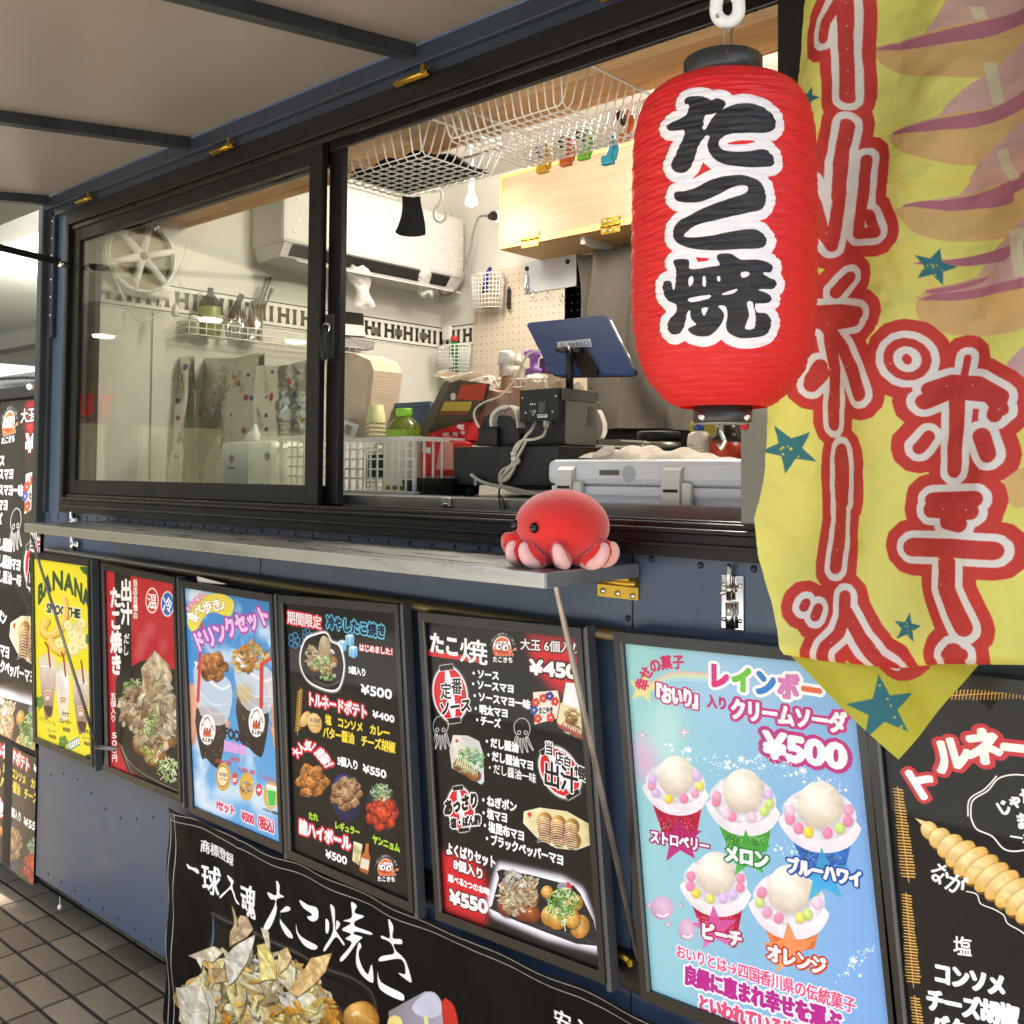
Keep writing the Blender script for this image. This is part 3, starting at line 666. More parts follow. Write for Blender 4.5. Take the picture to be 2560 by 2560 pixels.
# barrel bolt by the banner
a = PY(*c8(1665, 790), -.003); e = PY(*c8(1820, 1180), -.003); b = MB(); b.box((a.x, -.004, e.z), (e.x, -.0006, a.z), bev=.0015); bolt = part(b, 'barrel_bolt', M_chrome)
mx_ = (a.x+e.x)/2; b = MB(); b.tube([(mx_, -.011, e.z+.002), (mx_, -.011, e.z+.046)], .008, 14); b.tube([(mx_, -.011, e.z+.064), (mx_, -.011, e.z+.074)], .0075, 14); b.tube([(mx_-.002, -.011, e.z+.05), (mx_-.002, -.011, a.z+.012), (mx_-.002, -.011, a.z+.02)], [.0048, .0048, .0025], 12); b.tube([(mx_, -.011, a.z-.026), (mx_-.014, -.02, a.z-.03)], [.003, .0045], 10)
b.build('bolt_rod', mat('polished_steel', 'c9c9c4', .18, metal=1), bolt)
for sx in (a.x+.006, e.x-.006):
    for z in (a.z-.016, e.z+.016): b = MB(); b.lathe([(.0001, -.003), (.0035, -.0025), (.0045, 0)], (sx, -.004, z), 12, axis='Y'); b.build('screw', M_chrome, bolt)
# small knob hanging under the skirt
p = PY(*cH(600, 435), .01); b = MB(); b.tube([p+Vector((0, 0, .035)), p], .0015, 6); b.ellipsoid(p, (.007, .007, .009)); part(b, 'skirt_knob', M_plast)
# lower dark rail and the hanging rods for the menu frames
F('lower_rail', [((-2.7, -.012, .665), (X1, -.0008, .735))], M_black)
b = MB(); b.tube([(-3.52, -.022, 1.318), (-.1, -.022, 1.296)], .0125, 14); part(b, 'hanging_rod', mat('bronze_tube', '6e6044', .35, metal=.8, vary=.1, scale=20))
# cab in front of the box, seen past the corner
b = MB(); prof = [(.02, .25), (.02, 1.86), (.04, 1.93), (.10, 1.975), (.3, 2.02), (1.0, 2.06), (1.5, 2.0), (1.7, 1.85), (1.72, .25)]
b.prism([(-5.2, y, z) for y, z in prof], (1.58, 0, 0)); part(b, 'cab', mat('cab_grey_paint', '3c4043', .28, coat=.6, vary=.03))
p0 = PY(*cJ(0, 905), .03)
b = MB(); b.tube([PY(*cJ(-60, 905), .01), PY(*cJ(120, 895), .01), PY(*cJ(190, 898), .01), PY(*cJ(212, 910), .01), PY(*cJ(216, 935), .01)], .006, 8); part(b, 'cab_trim', M_rubber)
b = MB(); b.box((-5.19, -.012, 1.86), (-3.63, .02, 1.905), bev=.004); part(b, 'cab_rail', M_rubber)
p = PY(*cJ(140, 940), -.014); b = MB(); b.ellipsoid(p, (.012, .005, .008)); part(b, 'cab_lamp', M_bulb)
p = PY(*cJ(225, 790), .3); b = MB(); b.box(p+Vector((-.06, 0, -.03)), p+Vector((.05, .05, .03))); b.tube([p+Vector((-.05, .02, .02)), p+Vector((-.05, .02, .14))], .004, 6); b.tube([p+Vector((-.09, .02, .06)), p+Vector((-.02, .02, .08))], .004, 6); b.tube([p+Vector((-.05, .02, .14)), p+Vector((-.02, .02, .09))], .004, 6); part(b, 'roof_fitting', M_rubber)

# station forecourt around: canopy to the left, wall opposite that the panes and covers mirror
M_can = mat('canopy_plaster', 'cfd0c4', .7, vary=.03, scale=1)
b = MB(); b.box((-26, -1.2, 4.2), (-4.6, 14, 4.4)); cn = b.build('canopy', M_can, label='pale plastered canopy ceiling beyond the left end of the truck', cat='canopy')
for y in (2.2, 6.2): b = MB(); b.box((-26, y, 3.9), (-4.6, y+.35, 4.199)); b.build('beam', mat('canopy_beam', '8d8c82', .7, vary=.05, scale=2), cn)
b = MB(); b.tube([(-25, 1.0, 4.02), (-14, 1.0, 3.94), (-4.7, 1.0, 4.0)], .03, 10); b.build('pipe', M_rubber, cn)
b = MB(); b.box((-26, 13.4, 0), (-25.2, 13.8, 4.199)); b.box((-7, 13.4, 0), (-6.2, 13.8, 4.199)); b.build('pillar', M_can, cn)
FW = thing('station_wall', 'cream station wall with a bright glazed opening far behind the truck cab', 'wall', (-15, 9, 0))
b = MB(); b.box((-26, 9, 0), (-4.6, 9.3, 1.9)); b.box((-26, 9, 3.0), (-4.6, 9.3, 3.9)); b.box((-26, 9, 1.9), (-14.5, 9.3, 3.0)); b.box((-6.0, 9, 1.9), (-4.6, 9.3, 3.0)); b.build('wall_panel', mat('cream_wall', 'b9b199', .7, vary=.04, scale=1), FW)
b = MB(); b.box((-14.5, 9.12, 1.9), (-6.0, 9.16, 3.0)); b.build('lit_glazing', mat('lit_glazing', 'e9f0e4', .3, emis=1.1), FW)
for x in (-14.5, -12.4, -10.3, -8.2, -6.1): b = MB(); b.box((x, 9.0, 1.9), (x+.08, 9.11, 3.0)); b.build('mullion', M_can, FW)
for lx in (-7.5, -12):  # added fill lights with unseen fittings, to brighten the underside of the canopy
    b = MB(); b.box((lx-.6, 4.0, 4.12), (lx+.6, 4.2, 4.19), bev=.01); b.build('canopy_fill_fitting', M_bulb, label='ceiling light fitting under the pale canopy, %s one' % ('nearer' if lx > -10 else 'farther'), cat='lamp')
    l = bpy.data.lights.new('canopy_fill_light', 'POINT'); l.energy = 260; l.shadow_soft_size = .4; l.color = (1, .97, .86); o = bpy.data.objects.new('canopy_fill_light', l); COL.objects.link(o); o.location = (lx, 4.1, 3.2)
# opposite building
OB = thing('opposite_building', 'shop building across the forecourt behind the photographer', 'building', (-4, -11, 0))
b = MB(); b.box((-18, -12, 0), (10, -11, 7.5)); b.build('wall_panel', mat('opposite_wall', 'cbcac4', .7, vary=.06, scale=.6), OB)
for i in range(9):
    b = MB(); b.box((-17+i*3, -10.99, .3), (-14.8+i*3, -10.95, 2.9)); b.build('shop_window', mat('shop_window', '5c6460', .15, coat=.5), OB)
    b = MB(); b.box((-17+i*3, -10.98, 4.1), (-14.8+i*3, -10.95, 5.6)); b.build('window', mat('upper_window', '8f9a9c', .15, coat=.5), OB)
AH = thing('arcade_building', 'pale arcade building on the left across the forecourt', 'building', (-15, -7, 0))
b = MB(); b.box((-16, -13, 0), (-14.5, -2.2, 9)); b.build('wall_panel', mat('arcade_wall', 'b8ad92', .7, vary=.06, scale=.6), AH)
for i in range(4):
    b = MB(); b.box((-14.49, -11.3+i*1.95, .4), (-14.45, -9.9+i*1.95, 2.27)); b.build('shop_window', mat('lit_shop_window', 'ded2a8', .3, emis=.16), AH)
M_sign = mat('red_sign_letters', 'd8281c', .4, emis=.4)
b = MB()
for y0_, y1_, z0_, z1_ in ((-5.26, -5.22, 2.42, 2.7), (-5.12, -5.08, 2.42, 2.7), (-5.22, -5.12, 2.39, 2.44)): b.box((-14.49, y0_, z0_), (-14.44, y1_, z1_))
b.build('sign_letter', M_sign, AH); b = MB()
for y0_, y1_, z0_, z1_ in ((-5.46, -5.42, 2.39, 2.65), (-5.54, -5.34, 2.652, 2.7)): b.box((-14.49, y0_, z0_), (-14.44, y1_, z1_))
b.build('sign_letter', M_sign, AH)
b = MB(); b.box((-14.48, -12.5, 3.0), (-7.2, -2.3, 3.25)); b.build('arcade_soffit', mat('arcade_soffit', 'b5ab92', .6), AH)
for x_, y_ in ((-8.26, -3.41), (-10.18, -3.32), (-8.96, -4.86)): b = MB(); b.lathe([(.07, -.02), (.08, 0)], (x_, y_, 2.998), 24); b.build('downlight', M_bulb, AH)
b = MB(); b.box((-18, -10.98, 3.1), (10, -10.2, 3.3)); b.build('shop_canopy', mat('shop_canopy', 'd8d4c8', .6), OB)

# printed sheets: corners (TL, TR, BR, BL) of each print as measured, then its artwork
Q1 = [(84.6, 1395), (222, 1415), (231, 1899), (92, 1842)]; Q2 = [(263.5, 1425), (436, 1459.5), (451, 1986), (275, 1914.6)]
Q3 = [(460.6, 1468), (678, 1504), (703, 2108.7), (485.4, 2015.5)]; Q4 = [(711, 1507), (990.6, 1531.8), (1027, 2254), (731.8, 2126)]
Q5 = [(1065.6, 1553.8), (1445, 1594), (1502, 2425), (1108.6, 2279)]; Q6 = [(1561, 1606.6), (2128, 1661), (2203, 2720), (1628, 2476)]
Q7 = [(2188, 1700), (2790, 1748), (2900, 3150), (2268, 2790)]
FL = ('e9d9b4', 'dcc496', 'f3e9cf', 'c9a878', 'efe2c2', 'b98f62')
def art_banana():
    s = Art(420, 600, 'efe12c', Q1, cA)
    s.poly([(405, 950), (450, 955), (455, 990), (425, 985)], '3c6a34', .9, sm=3)
    for i in range(4): s.stroke([(440, 985), (410+i*12, 950+i*3)], 5, '2f5f30')
    s.arc('BANANA', [(192, 1095), (250, 1030), (320, 1018), (395, 1062), (455, 1130)], 118, '34502c', bold=6, wk=.95, up=True)
    s.text('SMOOTHIE', (236, 1158), (408, 1190), 58, '35401f', bold=3.5, out=((6, 'f6f2d0'),))
    for p, w in (([(235, 1225), (215, 1270), (245, 1300), (300, 1270), (330, 1200)], 42), ([(255, 1330), (275, 1365), (310, 1385)], 40), ([(325, 1110), (333, 1180), (320, 1240)], 26)):
        s.stroke([(x+4, y+7) for x, y in p], w, 'c08a20', .8, sm=5); s.stroke(p, w*.85, 'eec558', sm=5); s.stroke([(x-5, y-6) for x, y in p], w*.3, 'f8e08a', .8, sm=5)
    for x, y, r in ((395, 1270, 30), (365, 1300, 28), (405, 1310, 28), (370, 1365, 34), (410, 1240, 24), (345, 1250, 24), (300, 1340, 24), (420, 1350, 22)):
        s.ell((x+2, y+3), r, r*1.15, 'c9a84a', .6); s.ell((x, y), r, r*1.15, s.rad('fbf3bc', 'e8d684', 0, 0, nz=.08)); s.ell((x, y), r*.3, r*.35, 'd6c06a', .6)
    for i, (x, y, tw, hh, c2) in enumerate(((240, 1465, 75, 250, '8a5e46'), (318, 1510, 66, 220, 'e4dccb'), (410, 1545, 74, 250, '7d5a46'))):
        lx = x
        s.poly([(x-tw*.6, y-20), (x-tw*.4, y-62), (x+tw*.3, y-70), (x+tw*.62, y-15)], 'd9d5d6', .75, sm=4)
        pts = [(x-tw*.52, y-10), (x+tw*.5, y), (x+tw*.36, y+hh*.9), (x+tw*.1, y+hh), (x-tw*.2, y+hh*.95)]
        s.poly(pts, s.lin('f1ece2', c2, 80, nz=.12), sm=4)
        s.stroke([(x-tw*.5, y-10), (x+tw*.5, y)], 7, 'f7f5f0', .9)
        for k in range(5): s.ell((x, y+hh*.5+k*7), tw*.27-k*2, 12, 'b4643c' if k % 2 else 'f0e0d0', .9)
        s.stroke([(x-12+i*6, y-130+i*8), (x+4, y-100), (x+14, y-2)], 8, 'a02a2c')
        if c2 != 'e4dccb': s.poly([(x-tw*.25, y+hh*.78), (x+tw*.36, y+hh*.8), (x+tw*.1, y+hh)], '35241c', .8, sm=3)
    s.text('バナナカフェ・オレ', (196, 1718), (284, 1752), 26, '3c3c26', .5); s.text('スムージー', (238, 1778), (286, 1790), 22, '3c3c26', .5); s.text('¥600', (246, 1806), (284, 1818), 22, '3c3c26', .8)
    s.text('バナナ', (312, 1698), (350, 1702), 26, '3c3c26', .6); s.text('スムージー', (300, 1730), (360, 1745), 24, '3c3c26', .6); s.text('¥500', (318, 1775), (355, 1782), 24, '3c3c26', .8)
    s.text('バナナチョコ', (408, 1778), (470, 1800), 24, '3c3c26', .6); s.text('スムージー', (415, 1812), (468, 1828), 22, '3c3c26', .5); s.text('¥600', (425, 1845), (465, 1855), 22, '3c3c26', .8)
    for x, y in ((200, 1640), (320, 1840), (455, 1320)):
        for a in range(5): s.ell((x+14*math.cos(a*1.3), y+18*math.sin(a*1.3)), 11, 15, '5f8a3c', n=9)
        s.stroke([(x, y), (x-2, y+42)], 4, '5f8a3c')
    s.poly([(345, 1850), (400, 1820), (404, 1850), (350, 1880)], 'eef3ee', out=((3, '3f8f86'),))
    for i in range(5): s.stroke([(352+i*10, 1852-i*5), (354+i*10, 1872-i*5)], 3, '6a8a86')
    s.poly([(430, 1925), (445, 1902), (475, 1912), (475, 1935)], '2f5a34', sm=3)
    return s
def bowl_food(s, k, seed):
    """broth-soaked octopus balls under bonito; k maps the art of cB crop"""
    s.poly([k(170, 760), k(230, 690), k(330, 650), k(470, 700), k(560, 800), k(560, 1560), k(430, 1500), k(250, 1390), k(150, 1150), k(135, 900)], s.lin('17120e', '2a2018', 60, nz=.3), sm=6)
    for i in range(3): s.stroke([k(145+i*10, 1180+i*10), k(240, 1330+i*26), k(420, 1440+i*26), k(540, 1490+i*14)], 7, 'b9b6b0' if i != 1 else '6d6a66', .55, sm=6)
    for x, y, r in ((330, 1180, 95), (450, 1130, 90), (300, 1050, 80), (420, 980, 90), (250, 960, 70), (380, 1260, 75)): s.ball(k(x, y), r, r*.95, seed+x, 'd8a35c', '6e3c16')
    s.onions(k(245, 840), 70, 70, 60, 20, seed); s.onions(k(355, 1150), 75, 170, 120, 20, seed+1); s.onions(k(470, 1350), 80, 80, 80, 22, seed+2, ('dfe8c6', 'b8cf88', '7fae4a', 'f2f4e4', '8fb85c'))
    s.flakes([k(150, 900), k(290, 820), k(480, 850), k(520, 1000), k(500, 1180), k(430, 1230), k(260, 1150), k(180, 1050)], 190, 100, ('c4b290', 'b39a72', 'd8cdb0', '9a7a54', 'cfc0a0', '8a6848'), seed, 1.5)
    s.poly([k(290, 700), k(380, 585), k(470, 680), k(490, 760), k(430, 960), k(350, 1010), k(280, 880), k(300, 790)], s.lin('cdbf9c', '8f7a54', 70, nz=.4, sc=5), sm=1)
    s.poly([k(376, 590), k(462, 690), k(470, 820), k(400, 1010), k(352, 1000), k(372, 800)], s.lin('dccfae', 'a39068', 100, nz=.3, sc=5), sm=1); s.flakes([k(300, 700), k(480, 690), k(480, 980), k(300, 960)], 14, 120, ('cfc0a0', 'a8926c', 'e2d6b8'), seed+31, 2.2)
    s.poly([k(310, 730), k(350, 700), k(345, 830), k(315, 800)], 'a06a48', .5, sm=3)
    s.flakes([k(400, 960), k(510, 900), k(520, 1100), k(420, 1140)], 26, 90, ('c9b894', 'a98a64', 'ddd2b6'), seed+5, 2.2, ang=60)
    s.onions(k(350, 1060), 45, 90, 46, 20, seed+7)
def art_dashi():
    s = Art(480, 680, 'b9242a', Q2, cB)
    s.a *= 1
    s.poly([(50, 60), (502, 150), (518, 745), (215, 700), (90, 900)], s.lin('c2262b', 'b01f28', 90, nz=.05, sc=.7))
    for x, y, r in ((300, 520, 40), (350, 450, 34), (280, 600, 36), (430, 560, 30)): s.ell((x, y), r, r*1.6, 'd98a86', .35, soft=9)
    s.poly([(118, 60), (222, 90), (232, 720), (132, 900), (145, 780), (120, 300)], '1c1512')
    s.poly([(60, 62), (118, 72), (126, 560), (140, 900), (120, 1330), (78, 1310)], s.lin('c42830', 'b4202a', 90, nz=.06, sc=.8))
    s.poly([(128, 760), (232, 690), (545, 720), (560, 1520), (330, 1430), (210, 1380), (120, 1120)], '17110e')
    bowl_food(s, lambda x, y: (x, y), 3)
    s.vtext('出汁', (192, 122), (196, 420), 74, 'fbf7f0', bold=4.5)
    s.vtext('たこ焼き', (122, 170), (130, 745), 74, 'fbf7f0', bold=3.5)
    s.vtext('当店自慢の', (252, 122), (254, 385), 30, 'fbf7f0', bold=1.6)
    s.vtext('だし', (198, 470), (190, 620), 38, 'fbf7f0', bold=1.4)
    s.vtext('五個入り', (108, 855), (110, 1045), 38, 'fbf7f0', bold=.8); s.vtext('500円', (115, 1105), (118, 1300), 36, 'fbf7f0', bold=1.2)
    for x, y, f, t in ((361, 262, 'c8322e', '温'), (459, 284, '2f6cc0', '冷')):
        s.ell((x, y), 42, 84, 'f4ece4'); s.ell((x, y), 36, 74, f); s.text(t, (x-30, y), (x+30, y+8), 96, 'ffffff', bold=2)
    s.poly([(78, 1310), (140, 1325), (310, 1415), (230, 1410), (80, 1330)], 'c42830')
    return s
def sky_bg(s, top, bot, cl='eef6fc', k=2.4, seed=1, th=.52):
    s.put((0, 0, np.ones((s.H, s.W))), s.lin(top, bot, 90))
    n = noise_at(0, 0, s.H, s.W, .7, seed); s.put((0, 0, np.clip((n-th)*k, 0, .8)), cl)
def cup(s, top, rx, ry, h, body, lo, tilt=0, al=1.):
    x, y = top
    s.poly([(x-rx, y), (x+rx, y+tilt), (x+rx*.72, y+h+tilt), (x+rx*.3, y+h+ry*.7+tilt), (x-rx*.3, y+h+ry*.5), (x-rx*.66, y+h)], s.lin(body, lo, 80, nz=.15, sc=4), al, sm=3)
def art_drink():
    s = Art(540, 750, '4a90d0', Q3, cB)
    sky_bg(s, '3d86cc', '6db0e2', k=3.0, seed=4)
    for x, y, rx, ry in ((620, 230, 60, 60), (700, 250, 90, 50), (1090, 470, 60, 50), (820, 640, 90, 60), (640, 1500, 80, 90), (900, 1500, 160, 60), (1100, 1560, 110, 90), (760, 1620, 120, 60)): s.ell((x, y), rx, ry, 'eaf3fa', .75, soft=14)
    # hands behind the cups
    for p, w in (([(600, 1180), (640, 1000), (625, 840)], 70), ([(840, 1060), (790, 1200)], 40), ([(1175, 1200), (1160, 980), (1120, 790)], 70), ([(930, 960), (950, 1050)], 40), ([(1150, 1100), (1190, 1230)], 60)): s.stroke(p, w, 'd99a78', sm=4); s.stroke([(x-6, y) for x, y in p], w*.5, 'e8b494', .7, sm=4)
    # cups with food lids
    for x, y, rx, dx in ((745, 970, 92, 0), (1015, 900, 100, 20)):
        cup(s, (x-10, y), rx, 30, 300, '4a3a34', '241a18', 50)
        for i in range(26): s.ell((x-70+NR.rand()*140, y+60+NR.rand()*260), 5, 6, 'a08a80', .5, n=8)
        s.poly([(x-rx*1.15, y-300+dx), (x+rx*1.3, y-170+dx), (x+rx*.95, y+95), (x-rx*.8, y+40)], 'd9dde2', .78, sm=4)
        s.stroke([(x-rx*1.15, y-300+dx), (x-rx*.6, y-215+dx), (x+rx*.6, y-130+dx), (x+rx*1.25, y-150+dx)], 16, 'eef0f2', .95, sm=6)
        s.stroke([(x-rx*.95, y-120+dx), (x, y-30+dx), (x+rx*1.1, y-30+dx)], 9, 'f4f6f8', .6, sm=6)
        s.stroke([(x-rx*.9, y-60+dx), (x, y+30+dx), (x+rx, y+30+dx)], 7, 'f4f6f8', .5, sm=6)
    s.karaage((752, 700), 85, 7, 5, 'c98a50', '7a4420'); s.flakes([(880, 600), (1000, 530), (1100, 580), (1090, 680), (960, 740), (890, 690)], 70, 80, ('e8b45c', 'd99c3e', 'f1cd84', 'c98430'), 8, 1.9)
    s.ell((950, 870), 60, 60, 'd9a850', .5, soft=10)
    s.stroke([(682, 420), (655, 920)], 20, 'cf3a3c'); s.stroke([(1062, 960), (1065, 680), (1145, 630)], 24, 'd23a3c', sm=0); s.stroke([(690, 420), (662, 920)], 5, 'ef7a74', .8)
    for x, y in ((716, 1104), (1033, 1057)):
        s.ell((x, y), 52, 98, 'fbfaf8'); s.ell((x, y+8), 24, 34, 'b5562e'); s.ell((x, y-10), 15, 18, 'f6efe8'); s.ell((x-2, y-2), 6, 8, '301510')
        for i in range(4): s.stroke([(x-24+i*12, y+22), (x-20+i*14, y+44)], 9, 'c0582c')
        s.arc('一球入魂極たこ焼き', [(x-40, y), (x-22, y-58), (x+8, y-72), (x+40, y+8)], 16, '4a2a20', .1); s.text('たこきち', (x-34, y+62), (x+38, y+72), 24, '241510', .8)
    s.poly([(585, 400), (600, 300), (680, 240), (790, 215), (880, 260), (880, 330), (850, 370), (750, 340), (690, 380), (650, 450), (610, 465)], 'eddc52', sm=5)
    s.arc('食べ歩き♪', [(605, 400), (650, 335), (730, 300), (800, 290), (860, 300)], 82, 'ffffff', bold=2.4, out=((2.5, 'b89a20'),))
    s.arc('片手で楽らく', [(585, 330), (640, 265), (705, 212)], 40, 'f0e0ec', bold=.8, out=((2, 'd0507a'),))
    s.arc('ドリンクセット', [(625, 545), (740, 500), (880, 430), (1000, 390), (1105, 350)], 128, 'f0c8ee', bold=6, out=((12, 'b04aa8'),))
    s.text('FOOD', (828, 1120), (958, 1155), 82, '222226', bold=4, out=()); s.text('DRINK', (828, 1205), (965, 1240), 62, 'd9a6e0', bold=4, out=((5, 'd9a6e0'),))
    s.text('からあげ（3個）', (768, 1300), (880, 1322), 28, 'd2405a', 1); s.text('お好きな', (864, 1285), (928, 1302), 26, 'd2405a', 1); s.text('たこ焼き（4個）', (916, 1355), (1030, 1385), 28, 'd2405a', 1); s.text('ソフトドリンク', (1068, 1408), (1180, 1445), 30, 'd2405a', 1)
    for x, y in ((818, 1405), (968, 1468), (1125, 1525)): s.ell((x, y), 48, 88, 'e0b04a')
    s.ell((815, 1400), 36, 62, 'f3e2b4', out=((2, '3a2414'),)); s.text('本日販売', (790, 1385), (845, 1395), 24, '30241a', .8); s.text('しておりません', (788, 1412), (846, 1424), 14, '30241a', .1)
    s.ball((960, 1470), 34, 32, 4); s.flakes([(930, 1430), (1000, 1440), (1000, 1500), (940, 1510)], 26, 30, FL, 3)
    s.poly([(1098, 1455), (1160, 1475), (1150, 1590), (1110, 1590)], s.lin('f0f6f0', '5cc45a', 90), sm=0, out=((2, 'f8fff8'),)); s.poly([(1100, 1490), (1158, 1500), (1150, 1590), (1112, 1590)], '4cc456')
    for x, y, t in ((893, 1418, 'or'), (1047, 1488, '+')): s.ell((x, y), 20, 40, 'd2484e'); s.text(t, (x-15, y), (x+15, y), 44, 'ffffff', 2)
    s.text('※アルコール類は除く', (1070, 1608), (1184, 1645), 18, '28303a', .6)
    s.text('1セット', (775, 1575), (895, 1620), 58, 'd8385c', 2.4, out=((4, 'f7e9f0'),), h1=62); s.text('¥500（税込）', (935, 1645), (1170, 1735), 66, 'd8385c', 2.4, out=((4, 'f7e9f0'),), h1=80)
    return s
def tray_food(s, seed=1):
    """black tray of sauce balls under bonito and green-onion balls; art in the cE crop"""
    T = [(795, 800), (1360, 930), (1520, 1020), (1695, 1510), (1200, 1380), (720, 1180), (705, 1130), (770, 880)]
    m = s.raster([s.M(T)]); s.put(s.soft(s.grow(m, 26), 9), 'f4f2ff', .95); s.put(s.grow(m, 10), 'f7f6ff')
    s.poly(T, s.lin('17161a', '2c2b30', 70), sm=2)
    s.stroke([(720, 1170), (1160, 1330), (1560, 1440), (1690, 1505)], 16, '3b3c46', .9)
    s.poly([(1310, 950), (1360, 915), (1420, 940), (1440, 1010), (1330, 1000)], 'a8adc0', .8, sm=3); s.poly([(1395, 925), (1430, 930), (1448, 990), (1420, 1000)], 'd83038', sm=3)
    for x, y, rx, ry in ((860, 1130, 110, 110), (1010, 1180, 110, 105), (880, 1010, 90, 80), (1060, 1060, 90, 90), (1080, 1220, 80, 80)): s.ball((x, y), rx, ry, seed+x, 'b8642c', '5c2210', 10)
    for x, y, rx, ry in ((1215, 1010, 55, 60), (1250, 1230, 90, 100), (1310, 1270, 90, 90), (1520, 1330, 90, 110), (1470, 1110, 80, 80), (1450, 1260, 70, 90)): s.ball((x, y), rx, ry, seed+x, 'f3cc74', 'a8681e', 10)
    s.flakes([(760, 1000), (850, 850), (980, 860), (1110, 880), (1120, 1100), (1000, 1180), (960, 1240), (850, 1180), (760, 1080)], 210, 100, FL, seed, 2.0)
    s.flakes([(840, 820), (960, 840), (1000, 960), (860, 960)], 12, 150, ('f1ead8', 'e6dac0', 'f8f4e8'), seed+3, 1.5)
    s.onions((1360, 1110), 150, 130, 190, 34, seed); s.onions((1370, 1230), 45, 90, 40, 30, seed+2)
    s.stroke([(1370, 1230), (1385, 1370)], 9, 'dcecc0')
def chochin(s, c, rx, ry, rot=0):
    x, y = c; a = math.radians(rot)
    def R(px, py): return (x+px*math.cos(a)-py*math.sin(a), y+px*math.sin(a)+py*math.cos(a))
    B = [R(rx*math.cos(t), ry*math.sin(t)) for t in np.linspace(0, 6.28, 30)[:-1]]
    m = s.raster([s.M(B)]); s.put(s.soft(s.grow(m, 9), 4), 'ffffff'); s.put(s.grow(m, 5), 'ffffff'); s.put(m, 'd8232c')
    for q in (-.75, 0, .75):
        s.poly([R(rx*(q-.17)*math.sqrt(max(0, 1-(t)**2)) if abs(q) > .1 else rx*(-.24)*math.sqrt(max(0, 1-t*t)), ry*t) for t in np.linspace(-.98, .98, 12)]+[R(rx*(q+.17)*math.sqrt(max(0, 1-t*t)) if abs(q) > .1 else rx*.24*math.sqrt(max(0, 1-t*t)), ry*t) for t in np.linspace(.98, -.98, 12)], 'fdfdfd' if abs(q) < .1 else 'd8232c')
    for k in (-1, 1): s.poly([R(-rx*.42, k*ry*.9), R(rx*.42, k*ry*.9), R(rx*.42, k*ry*1.1), R(-rx*.42, k*ry*1.1)], '1c1712', out=((1.5, 'ffffff'),))
def line_octopus(s, c, k, fl=1):
    x, y = c; col = 'd8d8d4'; w = k*.06
    s.stroke([(x-fl*k*.3, y+k*.55), (x-fl*k*.55, y-k*.1), (x-fl*k*.35, y-k*.75), (x+fl*k*.15, y-k*.95), (x+fl*k*.6, y-k*.55), (x+fl*k*.6, y), (x+fl*k*.35, y+k*.5)], w, col, sm=6)
    for q in (-.1, .38): s.ell((x+fl*k*q-fl*k*.12, y+k*.12), k*.15, k*.18, col); s.ell((x+fl*k*q-fl*k*.12, y+k*.12), k*.09, k*.11, '1c1c1c')
    for i, (dx, dy, ex) in enumerate(((-.35, .5, -.75), (-.2, .65, -.35), (0, .7, 0), (.2, .65, .3), (.38, .5, .6))):
        s.stroke([(x+fl*k*dx, y+k*dy*.8), (x+fl*k*(dx+ex)*.55, y+k*(dy+.5)), (x+fl*k*(dx+ex*.6), y+k*(dy+.95))], w, col, sm=5)
        s.stroke([(x+fl*k*(dx+.13), y+k*dy*.8), (x+fl*k*((dx+ex)*.55+.14), y+k*(dy+.5)), (x+fl*k*(dx+ex*.6+.06), y+k*(dy+.95))], w, col, sm=5)
